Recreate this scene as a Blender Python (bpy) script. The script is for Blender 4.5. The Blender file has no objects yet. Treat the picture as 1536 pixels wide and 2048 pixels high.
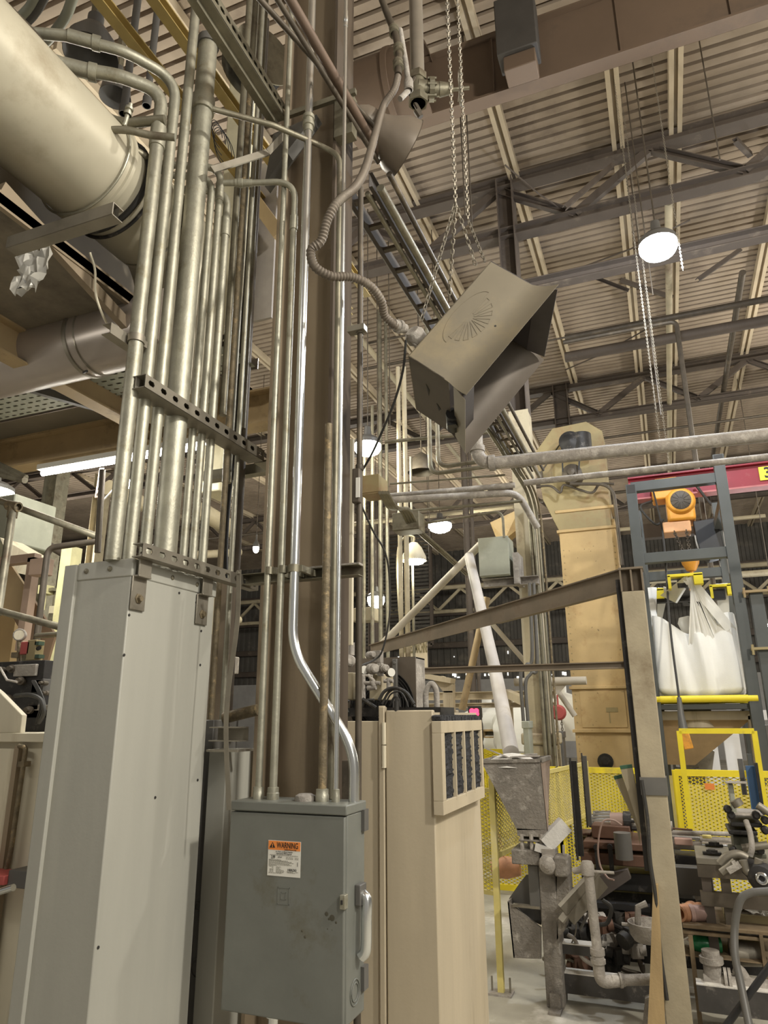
import bpy, bmesh, math, random
from mathutils import Vector as V, Matrix
random.seed(7)
SC = bpy.context.scene
COL = SC.collection
# ---------------------------------------------------------------- camera
PITCH, YAW, EYE, FPX = math.radians(16.4), math.radians(21.5), V((0, 0, 1.6)), 1390.0
cam = bpy.data.objects.new('camera', bpy.data.cameras.new('camera'))
COL.objects.link(cam)
cam.location = EYE
CR = Matrix.Rotation(YAW, 3, 'Z') @ Matrix.Rotation(math.radians(90) + PITCH, 3, 'X') @ Matrix.Rotation(math.radians(-0.35), 3, 'Z')
cam.rotation_euler = CR.to_euler()
cam.data.sensor_fit = 'VERTICAL'
cam.data.sensor_height = 24.0
cam.data.lens = 24.0 * FPX / 2048
cam.data.clip_end = 200
cam.data.clip_start = .05
SC.camera = cam
# ---------------------------------------------------------------- exposure, world, lights added for the hall
SC.view_settings.view_transform = 'Standard'
SC.view_settings.look = 'None'
SC.view_settings.gamma = 1
SC.view_settings.use_curve_mapping = False
SC.view_settings.exposure = 0.28
SC.cycles.max_bounces = 6
SC.cycles.diffuse_bounces = 3
SC.cycles.glossy_bounces = 3
SC.cycles.use_denoising = True
SC.cycles.sample_clamp_indirect = 4
w = bpy.data.worlds.new('hall_air'); SC.world = w; w.use_nodes = True
bgn = w.node_tree.nodes['Background']
bgn.inputs[0].default_value = (1.0, .93, .82, 1)
bgn.inputs[1].default_value = 0.21

def lamp(name, loc, power, col=(1, .945, .83), r=.15, parent=None):
    l = bpy.data.lights.new(name, 'POINT'); l.energy = power; l.color = col; l.shadow_soft_size = r
    o = bpy.data.objects.new(name, l); COL.objects.link(o); o.location = loc
    return o
# unseen point lights added as key and fill for the hall
for x, y, z, p in ((3.4, 1.3, 5.2, 760), (-2.2, -3.6, 6.2, 60), (5.6, 5.2, 6.4, 420), (4.6, 12.5, 6.4, 420),
                   (9.5, 20, 6.4, 450), (-6, 5.5, 6.2, 150), (-8, 17, 6.2, 260), (-16, 14, 6.2, 330),
                   (2.5, 9.0, 2.6, 60), (-4.5, 5.5, 5.8, 130), (-3.0, 21, 6.3, 300)):
    lamp('added_hall_light', (x, y, z), p)
# unseen area light added behind the viewer to fill the foreground
al = bpy.data.lights.new('foreground_fill', 'AREA'); al.shape = 'RECTANGLE'; al.size = .15; al.size_y = 2.4
al.energy = 55; al.color = (1, .96, .86)
ao = bpy.data.objects.new('foreground_fill', al); COL.objects.link(ao); ao.location = (1.6, .2, 3.6)
ao.rotation_euler = (V((-1.6, 2.0, 1.5)) - ao.location).to_track_quat('-Z', 'Y').to_euler()

al2 = bpy.data.lights.new('cabinet_fill', 'AREA'); al2.shape = 'RECTANGLE'; al2.size = 1.2; al2.size_y = .08; al2.energy = 8; al2.color = (1, .96, .86)  # unseen area light added to brighten the cream cabinet
ao2 = bpy.data.objects.new('cabinet_fill', al2); COL.objects.link(ao2); ao2.location = (-3.3, .7, 3.0)
ao2.rotation_euler = (V((-2.7, 2.6, 1.2)) - ao2.location).to_track_quat('-Z', 'Y').to_euler()
# ---------------------------------------------------------------- where a sight line meets a plane of the building
def ray(px, py):
    return (CR @ V((px - 768, 1024 - py, -FPX))).normalized()
def onx(px, py, X):
    d = ray(px, py); return EYE + d * ((X - EYE.x) / d.x)
def ony(px, py, Y):
    d = ray(px, py); return EYE + d * ((Y - EYE.y) / d.y)
def onz(px, py, Z):
    d = ray(px, py); return EYE + d * ((Z - EYE.z) / d.z)
def ond(px, py, D):
    d = ray(px, py); return EYE + d * (D / math.hypot(d.x, d.y))
def onc(px, py, c):
    return EYE + (CR @ V((px - 768, 1024 - py, -FPX))) * (c / FPX)

# ---------------------------------------------------------------- mesh builder
def basis(d, up=V((0, 0, 1))):
    d = V(d).normalized(); up = V(up)
    if abs(d.dot(up)) > .98: up = V((0, 1, 0)) if abs(d.y) < .9 else V((1, 0, 0))
    s = d.cross(up).normalized(); u = s.cross(d).normalized()
    return d, s, u
class M:
    def __init__(s): s.v = []; s.f = []
    def add(s, vs, fs):
        n = len(s.v); s.v += [V(p) for p in vs]; s.f += [tuple(i + n for i in f) for f in fs]; return s
    def hexa(s, a):
        return s.add(a, [(0, 3, 2, 1), (4, 5, 6, 7), (0, 1, 5, 4), (1, 2, 6, 5), (2, 3, 7, 6), (3, 0, 4, 7)])
    def bx(s, x0, x1, y0, y1, z0, z1):
        return s.hexa([(x0, y0, z0), (x1, y0, z0), (x1, y1, z0), (x0, y1, z0), (x0, y0, z1), (x1, y0, z1), (x1, y1, z1), (x0, y1, z1)])
    def box(s, c, sz, R=None):
        c = V(c); h = V(sz) / 2; R = R or Matrix.Identity(3)
        return s.hexa([c + R @ V((a * h.x, b * h.y, e * h.z)) for a, b, e in
                       ((-1, -1, -1), (1, -1, -1), (1, 1, -1), (-1, 1, -1), (-1, -1, 1), (1, -1, 1), (1, 1, 1), (-1, 1, 1))])
    def beam(s, p, q, w, h, up=(0, 0, 1), off=(0, 0)):
        p, q = V(p), V(q); d, sd, u = basis(q - p, up); o = sd * off[0] + u * off[1]
        a, b = sd * w / 2, u * h / 2
        return s.hexa([p - a - b + o, p + a - b + o, q + a - b + o, q - a - b + o, p - a + b + o, p + a + b + o, q + a + b + o, q - a + b + o])
    def ib(s, p, q, w, h, t=.012, up=(0, 0, 1)):
        s.beam(p, q, w, t, up, (0, h / 2 - t / 2)); s.beam(p, q, w, t, up, (0, -h / 2 + t / 2))
        return s.beam(p, q, t, h - 2 * t, up)
    def chan(s, p, q, w, h, t=.005, up=(0, 0, 1), side=1):
        s.beam(p, q, t, h, up, (-side * (w / 2 - t / 2), 0))
        s.beam(p, q, w - t, t, up, (side * t / 2, h / 2 - t / 2)); return s.beam(p, q, w - t, t, up, (side * t / 2, -h / 2 + t / 2))
    def tube(s, pts, r, n=12, caps=True):
        pts = [V(p) for p in pts]; m = len(pts)
        rr = r if isinstance(r, (list, tuple)) else [r] * m
        tg = [((pts[min(i + 1, m - 1)] - pts[max(i - 1, 0)]).normalized()) for i in range(m)]
        d, sd, u = basis(tg[0]); vs = []
        for i in range(m):
            sd = (sd - tg[i] * sd.dot(tg[i])).normalized(); u = sd.cross(tg[i])
            for k in range(n):
                a = 2 * math.pi * k / n; vs.append(pts[i] + (sd * math.cos(a) + u * math.sin(a)) * rr[i])
        fs = [(i * n + k, i * n + (k + 1) % n, (i + 1) * n + (k + 1) % n, (i + 1) * n + k) for i in range(m - 1) for k in range(n)]
        if caps: fs += [tuple(range(n))[::-1], tuple((m - 1) * n + k for k in range(n))]
        return s.add(vs, fs)
    def cyl(s, p, q, r, n=16, r2=None):
        return s.tube([p, q], [r, r if r2 is None else r2], n)
    def lathe(s, o, ax, prof, n=24):
        o = V(o); d, sd, u = basis(ax); vs = []
        for r, h in prof:
            for k in range(n):
                a = 2 * math.pi * k / n; vs.append(o + d * h + (sd * math.cos(a) + u * math.sin(a)) * max(r, 1e-4))
        m = len(prof)
        return s.add(vs, [(i * n + k, i * n + (k + 1) % n, (i + 1) * n + (k + 1) % n, (i + 1) * n + k) for i in range(m - 1) for k in range(n)])
    def prism(s, pts, vec):
        n = len(pts); vec = V(vec); vs = [V(p) for p in pts] + [V(p) + vec for p in pts]
        return s.add(vs, [tuple(range(n))[::-1], tuple(range(n, 2 * n))] + [(i, (i + 1) % n, n + (i + 1) % n, n + i) for i in range(n)])
    def ring(s, c, ax, R, r, n=24, m=8):
        d, sd, u = basis(ax); c = V(c)
        pts = [c + (sd * math.cos(2 * math.pi * k / n) + u * math.sin(2 * math.pi * k / n)) * R for k in range(n + 1)]
        return s.tube(pts, r, m, False)
    def slots(s, p, q, h, t, nrm, n, sl=.028, sw=.014):
        """flat strip from p to q, height h, with n real slots; nrm is its outer normal"""
        p, q = V(p), V(q); d = (q - p); L = d.length; d = d / L; nr = V(nrm).normalized(); u = nr.cross(d).normalized()
        c = L / n; k = min(sw * .4, .006)
        for i in range(n):
            o = p + d * (c * (i + .5)); a, b = c / 2, h / 2; x, y = sl / 2, sw / 2
            out = [(-a, -b), (0, -b), (a, -b), (a, 0), (a, b), (0, b), (-a, b), (-a, 0)]
            inn = [(-x, -y), (0, -y), (x, -y), (x, 0), (x, y), (0, y), (-x, y), (-x, 0)]
            inn = [(-x + k, -y), (0, -y), (x - k, -y), (x, 0), (x - k, y), (0, y), (-x + k, y), (-x, 0)]
            vs = [o + d * A + u * B + nr * z for z in (0, -t) for A, B in out + inn]
            fs = []
            for j in range(8):
                g = (j + 1) % 8
                fs += [(j, g, 8 + g, 8 + j), (16 + j, 24 + j, 24 + g, 16 + g), (8 + j, 8 + g, 24 + g, 24 + j)]
            s.add(vs, fs)
        return s
def chain_mesh(p, q, link=.045, r=.005, sag=0.0, wd=.55):
    p, q = V(p), V(q); L = (q - p).length; n = max(2, int(L / (link * .72))); m = M()
    for i in range(n):
        t = (i + .5) / n; c = p.lerp(q, t) + V((0, 0, -sag * 4 * t * (1 - t)))
        c2 = p.lerp(q, t + .01) + V((0, 0, -sag * 4 * (t + .01) * (1 - t - .01)))
        d, sd, u = basis(c2 - c); a = sd if i % 2 else u
        pts = [c + d * (math.cos(k) * link / 2) + a * (math.sin(k) * link * wd / 2) for k in [j * math.pi / 3 for j in range(7)]]
        m.tube(pts, r, 4, False)
    return m
def fillet(pts, rad, n=7):
    pts = [V(p) for p in pts]; out = [pts[0]]
    for i in range(1, len(pts) - 1):
        a, b, c = pts[i - 1], pts[i], pts[i + 1]; e, f = (a - b), (c - b)
        ang = e.angle(f)
        t = min(rad / max(math.tan(ang / 2), .01), e.length * .49, f.length * .49)
        A, B = b + e.normalized() * t, b + f.normalized() * t
        for k in range(n + 1):
            x = k / n; out.append(A * (1 - x) ** 2 + b * 2 * x * (1 - x) + B * x * x)
    return out + [pts[-1]]
def curve(pts, n=8):
    P = [V(p) for p in pts]; P = [P[0] * 2 - P[1]] + P + [P[-1] * 2 - P[-2]]; out = []
    for i in range(1, len(P) - 2):
        a, b, c, d = P[i - 1:i + 3]
        for k in range(n):
            t = k / n
            out.append(.5 * ((2 * b) + (c - a) * t + (2 * a - 5 * b + 4 * c - d) * t * t + (3 * b - a - 3 * c + d) * t ** 3))
    return out + [P[-2]]
def flexpath(pts, pitch):
    c = curve(pts, 24); out = [c[0]]; need = pitch
    for a, b in zip(c, c[1:]):
        L = (b - a).length; x = need
        while x <= L: out.append(a.lerp(b, x / L)); x += pitch
        need = x - L
    return out
# ---------------------------------------------------------------- objects
WL = {}
def _mesh(name, mb, mat, org, bev=0, ang=38):
    me = bpy.data.meshes.new(name)
    me.from_pydata([p - org for p in mb.v], [], mb.f); me.validate(); me.update()
    bm = bmesh.new(); bm.from_mesh(me); bmesh.ops.recalc_face_normals(bm, faces=bm.faces); bm.to_mesh(me); bm.free()
    me.materials.append(mat)
    me.polygons.foreach_set('use_smooth', [True] * len(me.polygons)); me.set_sharp_from_angle(angle=math.radians(ang))
    o = bpy.data.objects.new(name, me); COL.objects.link(o)
    if bev:
        b = o.modifiers.new('bevel', 'BEVEL'); b.width = bev; b.segments = 2; b.limit_method = 'ANGLE'; b.angle_limit = .6
    return o
def _org(mb):
    lo = [min(p[i] for p in mb.v) for i in range(3)]; hi = [max(p[i] for p in mb.v) for i in range(3)]
    return V(((lo[0] + hi[0]) / 2, (lo[1] + hi[1]) / 2, lo[2]))
def part(name, mb, mat, par, label=None, bev=0, ang=38):
    org = _org(mb); o = _mesh(name, mb, mat, org, bev, ang); o.parent = par; o.location = org - WL[par.name]; WL[o.name] = org
    if label: o['label'] = label
    return o
def tag(o, label, cat, group=None, kind=None):
    o['label'] = label; o['category'] = cat
    if group: o['group'] = group
    if kind: o['kind'] = kind
    return o
def thing(name, label, cat, loc, group=None):
    o = bpy.data.objects.new(name, None); COL.objects.link(o); o.location = loc; o.empty_display_size = .1
    WL[o.name] = V(loc); return tag(o, label, cat, group)
def solo(name, mb, mat, label, cat, group=None, bev=0, kind=None, ang=38):
    org = _org(mb); o = _mesh(name, mb, mat, org, bev, ang); o.location = org; WL[o.name] = org
    return tag(o, label, cat, group, kind)
def struct(name, mb, mat, bev=0):
    org = _org(mb); o = _mesh(name, mb, mat, org, bev); o.location = org; WL[o.name] = org; o['kind'] = 'structure'; return o
def text(name, s, par, loc, size, xdir, updir, mat, ext=.0008, bold=0, align='CENTER', sx=1):
    c = bpy.data.curves.new(name, 'FONT'); c.body = s; c.size = size; c.extrude = ext; c.offset = bold; c.align_x = align; c.align_y = 'CENTER'
    c.materials.append(mat); o = bpy.data.objects.new(name, c); COL.objects.link(o)
    x = V(xdir).normalized(); y = V(updir).normalized(); y = (y - x * x.dot(y)).normalized(); z = x.cross(y)
    Rm = Matrix((x, y, z)).transposed(); o.rotation_euler = Rm.to_euler(); o.scale = (sx, 1, 1)
    bpy.context.view_layer.update(); me = bpy.data.meshes.new_from_object(o); me.materials.clear(); me.materials.append(mat)
    q = bpy.data.objects.new(name, me); COL.objects.link(q); q.rotation_euler = o.rotation_euler; q.scale = o.scale
    bpy.data.objects.remove(o); bpy.data.curves.remove(c); q.parent = par; q.location = V(loc) - WL[par.name]; return q
def clone(o, off, par=None, label=None):
    c = o.copy(); COL.objects.link(c)
    if par is None: c.location = o.location + V(off)
    else: c.parent = par
    if label and par is None: c['label'] = label
    for ch in o.children: clone(ch, off, c)
    return c
# ---------------------------------------------------------------- materials
def mat(name, col, rough=.6, metal=0.0, var=.18, scale=5, dirt=None, amt=0.0, dscale=3, bump=0.0, bscale=60, streak=False, emis=None, es=0, speck=0):
    m = bpy.data.materials.new(name); m.use_nodes = True; nt = m.node_tree; N = nt.nodes; L = nt.links
    b = N['Principled BSDF']; b.inputs['Roughness'].default_value = rough; b.inputs['Metallic'].default_value = metal
    if emis:
        b.inputs['Emission Color'].default_value = (*emis, 1); b.inputs['Emission Strength'].default_value = es
    g = N.new('ShaderNodeNewGeometry'); src = g.outputs['Position']
    if streak:
        mp = N.new('ShaderNodeMapping'); mp.inputs['Scale'].default_value = (1, 1, .12); L.new(src, mp.inputs[0]); src = mp.outputs[0]
    def noise(sc, det=5, rg=.6, s=None):
        n = N.new('ShaderNodeTexNoise'); n.inputs['Scale'].default_value = sc; n.inputs['Detail'].default_value = det; n.inputs['Roughness'].default_value = rg
        L.new(s or src, n.inputs['Vector']); return n
    n1 = noise(scale); r1 = N.new('ShaderNodeValToRGB'); L.new(n1.outputs[0], r1.inputs[0])
    c = V(col); lo, hi = c * (1 - var), c * (1 + var * .6)
    r1.color_ramp.elements[0].position = .3; r1.color_ramp.elements[1].position = .72
    r1.color_ramp.elements[0].color = (*lo, 1); r1.color_ramp.elements[1].color = (min(hi[0], 1), min(hi[1], 1), min(hi[2], 1), 1)
    out = r1.outputs[0]
    if dirt:
        n2 = noise(dscale, 8, .7); r2 = N.new('ShaderNodeValToRGB'); L.new(n2.outputs[0], r2.inputs[0])
        r2.color_ramp.elements[0].position = .62 - amt * .35; r2.color_ramp.elements[1].position = .70 - amt * .2 + .06
        mx = N.new('ShaderNodeMixRGB'); L.new(r2.outputs[0], mx.inputs[0]); L.new(out, mx.inputs[1]); mx.inputs[2].default_value = (*dirt, 1); out = mx.outputs[0]
    if speck:
        n4 = noise(speck, 3, .5, g.outputs['Position']); r4 = N.new('ShaderNodeValToRGB'); L.new(n4.outputs[0], r4.inputs[0])
        r4.color_ramp.elements[0].position = .70; r4.color_ramp.elements[1].position = .74
        mx = N.new('ShaderNodeMixRGB'); L.new(r4.outputs[0], mx.inputs[0]); L.new(out, mx.inputs[1]); mx.inputs[2].default_value = (*(c * .35), 1); out = mx.outputs[0]
    L.new(out, b.inputs['Base Color'])
    if bump:
        n3 = noise(bscale, 4, .6, g.outputs['Position']); bp = N.new('ShaderNodeBump'); bp.inputs['Strength'].default_value = bump; bp.inputs['Distance'].default_value = .01
        L.new(n3.outputs[0], bp.inputs['Height']); L.new(bp.outputs[0], b.inputs['Normal'])
    return m
BR = (.16, .12, .075)
concrete = mat('concrete', (.40, .375, .31), .8, var=.25, scale=1.6, dirt=(.75, .71, .66), amt=.25, dscale=.9, bump=.3, bscale=30)
deckm = mat('roof_deck', (.335, .27, .205), .75, var=.22, scale=1.2, dirt=(.20, .155, .12), amt=.2, dscale=1.3)
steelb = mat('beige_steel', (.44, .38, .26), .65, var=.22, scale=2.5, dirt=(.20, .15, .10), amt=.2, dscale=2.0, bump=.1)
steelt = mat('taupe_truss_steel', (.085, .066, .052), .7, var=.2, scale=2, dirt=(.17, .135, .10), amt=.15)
purlm = mat('pale_purlin', (.55, .46, .33), .7, var=.15, scale=2)
girdm = mat('tan_girder', (.135, .092, .062), .7, var=.2, scale=.8, dirt=(.08, .06, .045), amt=.25, dscale=.8)
galv = mat('galvanised_conduit', (.40, .385, .31), .48, .65, var=.22, scale=14, dirt=(.26, .23, .15), amt=.18, dscale=9, bump=.12, bscale=90)
galvd = mat('dull_conduit', (.25, .23, .17), .5, .6, var=.25, scale=10, dirt=(.13, .10, .07), amt=.3, dscale=6, bump=.1)
shiny = mat('bright_new_conduit', (.78, .80, .80), .24, .95, var=.08, scale=9)
rusty = mat('rusty_pipe', (.20, .16, .10), .6, .35, var=.4, scale=30, dirt=(.45, .33, .17), amt=.2, dscale=25, bump=.3, bscale=80)
darkpipe = mat('dark_pipe', (.10, .082, .062), .55, .35, var=.3, scale=8, dirt=(.2, .16, .11), amt=.2)
strutm = mat('strut_steel', (.27, .245, .20), .5, .6, var=.2, scale=8, dirt=(.14, .12, .09), amt=.2)
greyp = mat('grey_enamel', (.385, .378, .335), .48, 0, var=.14, scale=3.2, dirt=(.43, .42, .36), amt=.25, dscale=1.6, bump=.04, streak=True)
greyd = mat('dark_grey_enamel', (.115, .11, .102), .45, 0, var=.15, scale=3, dirt=(.10, .095, .08), amt=.15)
greyb = mat('switch_grey', (.165, .17, .152), .42, 0, var=.12, scale=5, dirt=(.12, .11, .075), amt=.12, dscale=4, bump=.03)
cream = mat('cream_paint', (.66, .60, .46), .55, 0, var=.15, scale=2.5, dirt=(.36, .29, .18), amt=.16, dscale=2.5, streak=True)
cabm = mat('beige_cabinet', (.55, .47, .34), .6, 0, var=.16, scale=3.5, dirt=(.28, .22, .14), amt=.17, dscale=3, streak=True, bump=.05)
colm = mat('brown_beige_column', (.27, .21, .14), .65, 0, var=.25, scale=2.5, dirt=(.16, .12, .085), amt=.3, dscale=1.8, streak=True, bump=.08)
ductm = mat('cream_duct', (.50, .46, .355), .42, .15, var=.16, scale=1.8, dirt=(.36, .31, .22), amt=.16, dscale=2.5)
ductp = mat('pinkish_grey_duct', (.40, .35, .31), .32, .35, var=.12, scale=2, dirt=(.28, .235, .19), amt=.15)
soffm = mat('stained_soffit', (.20, .17, .125), .8, 0, var=.3, scale=1.4, dirt=(.07, .055, .04), amt=.3, dscale=1.2)
orangeb = mat('ochre_beam', (.42, .31, .17), .6, 0, var=.2, scale=2.2, dirt=(.14, .10, .06), amt=.2)
amber = mat('amber_strut', (.44, .33, .12), .55, .2, var=.2, scale=4)
black = mat('black_iron', (.028, .026, .025), .55, .2, var=.4, scale=9, dirt=(.13, .115, .10), amt=.18, dscale=14)
blackp = mat('black_plastic', (.02, .02, .022), .45, 0, var=.2)
rubber = mat('black_hose', (.035, .033, .03), .6, 0, var=.3, scale=12, dirt=(.14, .12, .1), amt=.15, dscale=14)
dusty = mat('dusty_casting', (.22, .198, .172), .85, 0, var=.25, scale=9, dirt=(.42, .39, .35), amt=.25, dscale=14, bump=1.0, bscale=55)
white_dust = mat('white_dust', (.74, .71, .66), .95, 0, var=.12, scale=14, bump=.6, bscale=70)
dirtyw = mat('dusty_grey_pipe', (.34, .31, .275), .7, .1, var=.25, scale=12, dirt=(.55, .51, .46), amt=.3, dscale=10, bump=.5, bscale=70)
hood = mat('hood_sheet', (.27, .235, .175), .46, .35, var=.14, scale=2.5, dirt=(.34, .28, .18), amt=.3, dscale=2.2)
hood_shade_in = mat('hood_inside_shade', (.085, .075, .075), .55, .3, var=.3, scale=4)  # darker copy of the sheet, shade inside the hood put into it
elev = mat('ochre_elevator_casing', (.50, .355, .17), .65, 0, var=.16, scale=2, dirt=(.36, .22, .09), amt=.20, dscale=2.4, speck=22)
elevt = mat('khaki_elevator_head', (.33, .265, .135), .65, 0, var=.2, scale=2, dirt=(.28, .16, .08), amt=.25, dscale=1.6)
framem = mat('slate_frame', (.075, .081, .078), .5, .1, var=.12, scale=4)
red = mat('crane_red', (.27, .014, .03), .5, 0, var=.15, scale=3, dirt=(.3, .1, .1), amt=.15)
redf = mat('faded_red', (.45, .09, .08), .6, 0, var=.2)
orange = mat('hoist_orange', (.80, .36, .045), .5, 0, var=.15, scale=8, dirt=(.35, .17, .05), amt=.1)
yellow = mat('safety_yellow', (.86, .70, .03), .5, 0, var=.08, scale=5, dirt=(.5, .40, .08), amt=.08)
yellowd = mat('dusty_yellow', (.66, .56, .20), .65, 0, var=.15, scale=6, dirt=(.55, .50, .35), amt=.2)
bagm = mat('white_woven_bag', (.86, .85, .80), .8, 0, var=.04, scale=3, bump=.15, bscale=120)
postm = mat('dusty_beige_post', (.39, .335, .235), .8, 0, var=.16, scale=5, dirt=(.25, .20, .13), amt=.15, bump=.25, bscale=40)
boomm = mat("weathered_boom", (.22, .175, .125), .7, .1, var=.25, scale=3, dirt=(.17, .12, .08), amt=.2, bump=.1)
woodm = mat('old_wood', (.42, .30, .15), .75, 0, var=.3, scale=9, dirt=(.22, .15, .08), amt=.2, streak=True, bump=.2)
darkwood = mat('dark_wood', (.20, .145, .085), .8, 0, var=.35, scale=9, dirt=(.10, .08, .05), amt=.25)
woodg = mat('grey_wood', (.34, .29, .20), .8, 0, var=.3, scale=9, dirt=(.2, .17, .11), amt=.2, streak=True)
wallm = mat('dark_wall_sheet', (.085, .078, .068), .8, 0, var=.3, scale=.8, dirt=(.17, .15, .12), amt=.25, dscale=1.2)
wallg = mat('grey_block_wall', (.36, .35, .34), .85, 0, var=.2, scale=1.2)
maroon = mat('rust_brown_iron', (.14, .075, .05), .6, .3, var=.35, scale=8, dirt=(.3, .21, .17), amt=.15)
copper = mat('rusty_sleeve', (.48, .24, .13), .6, .2, var=.3, scale=10)
steelpol = mat('polished_rod', (.80, .82, .84), .2, 1.0, var=.05)
bluep = mat('blue_plastic', (.05, .12, .25), .5)
chainm = mat('zinc_chain', (.27, .24, .19), .55, .5, var=.2, scale=20)
lit = mat('lit_tube', (1, 1, 1), .5, emis=(1, .97, .88), es=22)
litc = mat('lit_cool_lens', (1, 1, 1), .5, emis=(.86, .92, 1.0), es=60)
litw = mat('lit_warm_lens', (1, 1, 1), .5, emis=(1, .97, .78), es=30)
ledred = mat('red_led', (.5, .02, .04), .5, emis=(1, .04, .10), es=3)
wht = mat('white_label', (.72, .70, .64), .6, 0, var=.03)
lorange = mat('label_orange', (.83, .27, .06), .55, 0, var=.03)
ink = mat('ink_black', (.02, .018, .015), .6, 0, var=.02)
filt = mat('black_filter_mat', (.055, .055, .06), .95, 0, var=.55, scale=90, bump=1, bscale=160)
plastic = mat('translucent_wrap', (.62, .60, .55), .35, 0, var=.15)
panelw = mat('white_panel', (.80, .80, .80), .6, 0, var=.05)
palegr = mat('grey_green_box', (.36, .37, .30), .55, .1, var=.14, scale=4, dirt=(.46, .45, .38), amt=.2)
glassgr = mat('green_bottle', (.03, .22, .08), .25, 0, var=.3, scale=30)
# ================================================================ the hall
m = M()
m.bx(-45, 25, -8, 34, -.1, 0); struct('floor', m, concrete)
prof = []; y = -6.0
while y < 32:
    prof += [(y, 8.86), (y + .094, 8.86), (y + .100, 8.96), (y + .140, 8.96), (y + .147, 8.862)]; y += .15
m = M(); vs = [V((X, a, b)) for X in (-45, 25) for a, b in prof]; n = len(prof)
m.add(vs, [(i, i + 1, n + i + 1, n + i) for i in range(n - 1)]); struct('ceiling', m, deckm)
# walls
def corr(x0, x1, y, z0, z1, pitch=.2, d=.04):
    mm = M(); k = int((x1 - x0) / pitch); p = []
    for i in range(k):
        x = x0 + i * pitch; p += [(x, 0), (x + pitch * .4, 0), (x + pitch * .5, d), (x + pitch * .9, d)]
    vs = [V((a, y + b, z)) for z in (z0, z1) for a, b in p]; n = len(p)
    mm.add(vs, [(i, i + 1, n + i + 1, n + i) for i in range(n - 1)]); return mm
struct('wall_back', corr(-45, 25, 30, 3.1, 9, .3, .05), wallm)
m = M(); m.bx(-45, 25, 29.8, 30, 0, 3.1); struct('trim_1', m, wallg)
m = M(); m.bx(-45, -44.8, -8, 30, 0, 9); struct('wall_left', m, wallm)
m = M(); m.bx(24.8, 25, -8, 30, 0, 9); struct('wall_right', m, wallg)
# girts on the back wall and daylight slots
for z, w_ in ((3.6, 'lowest'), (4.6, 'second lowest'), (6.0, 'second highest'), (7.2, 'highest')):
    m = M(); m.ib((-45, 29.8, z), (25, 29.8, z), .12, .25); solo('wall_girt', m, steelt, w_ + ' long horizontal steel girt on the dark back wall', 'beam', 'wall girts')
lightslot = mat('daylight', (1, 1, 1), emis=(1, .98, .9), es=3)
m = M()
for i in range(70):
    x = random.uniform(-14, 10); z = random.choice((3.15, 3.25, 3.5, 4.1)) + random.uniform(-.06, .06)
    m.bx(x, x + random.uniform(.03, .12), 29.95, 29.97, z, z + random.uniform(.03, .14))
o = solo('daylight_gaps', m, lightslot, 'tiny daylight gaps between the sheets of the back wall', 'wall gaps', kind='stuff')
# louvred dark panel on the back wall
m = M(); a = ony(720, 1050, 26); b = ony(865, 1290, 26)
pr = thing('wall_louver', 'large dark ribbed louver panel high on the far wall', 'louver', (a.x, 26, b.z))
k = 34
for i in range(k):
    z = b.z + (a.z - b.z) * i / k; m.box(((a.x + b.x) / 2, 26, z), (b.x - a.x, .02, (a.z - b.z) / k * .62), Matrix.Rotation(.5, 3, 'X'))
part('slats', m, wallm, pr)
m = M()
for p, q in (((a.x, b.z), (b.x, b.z)), ((a.x, a.z), (b.x, a.z)), ((a.x, b.z), (a.x, a.z)), ((b.x, b.z), (b.x, a.z))):
    m.beam((p[0], 26, p[1]), (q[0], 26, q[1]), .12, .12)
part('louver_frame', m, steelt, pr)
# ---- columns in the row of the photograph
Y2, Y3, Y4 = 8.05, 14.7, 21.4
def wf(x, y, z0, z1, dx=.31, fy=.2, t=.014):
    m = M(); m.bx(x - dx / 2, x - dx / 2 + t, y - fy / 2, y + fy / 2, z0, z1); m.bx(x + dx / 2 - t, x + dx / 2, y - fy / 2, y + fy / 2, z0, z1)
    m.bx(x - dx / 2 + t, x + dx / 2 - t, y - t / 2, y + t / 2, z0, z1); return m
CX1, CY1 = -1.365, 2.56
c1 = thing('steel_column', 'brown steel column behind the grey switch box, hung with conduits', 'column', (CX1, CY1, 0))
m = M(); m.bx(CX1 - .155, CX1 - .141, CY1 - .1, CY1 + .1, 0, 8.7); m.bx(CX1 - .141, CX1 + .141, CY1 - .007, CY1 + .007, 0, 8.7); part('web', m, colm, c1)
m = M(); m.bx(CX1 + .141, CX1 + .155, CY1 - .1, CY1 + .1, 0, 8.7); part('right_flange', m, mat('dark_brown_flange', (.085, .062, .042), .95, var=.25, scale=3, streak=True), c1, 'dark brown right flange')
XC2 = ony(1072, 1300, Y2).x
m = wf(XC2, Y2, 1.35, 8.7, .22, .28); m.bx(XC2 - .12, XC2 + .12, Y2 - .15, Y2 - .138, 1.35, 7.0)
c2 = thing('steel_column', 'pale yellow-beige column with bolted box, second in the row', 'column', (XC2, Y2, 0))
m = M()
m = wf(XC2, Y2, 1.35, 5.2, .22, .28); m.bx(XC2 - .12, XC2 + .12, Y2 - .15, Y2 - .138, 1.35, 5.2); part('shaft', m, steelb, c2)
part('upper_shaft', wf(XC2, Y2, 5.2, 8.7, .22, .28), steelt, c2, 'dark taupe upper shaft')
m = M(); m.bx(XC2 - .17, XC2 + .17, Y2 - .19, Y2 + .19, 0, 1.3); m.bx(XC2 - .19, XC2 + .19, Y2 - .21, Y2 + .21, 1.3, 1.42); part('concrete_base', m, steelb, c2, bev=.02)
XC3 = ony(1122, 800, Y3).x
solo('steel_column', wf(XC3, Y3, 0, 8.7, .31, .3), steelt, 'taupe column rising behind the bucket elevator head', 'column')
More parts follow.
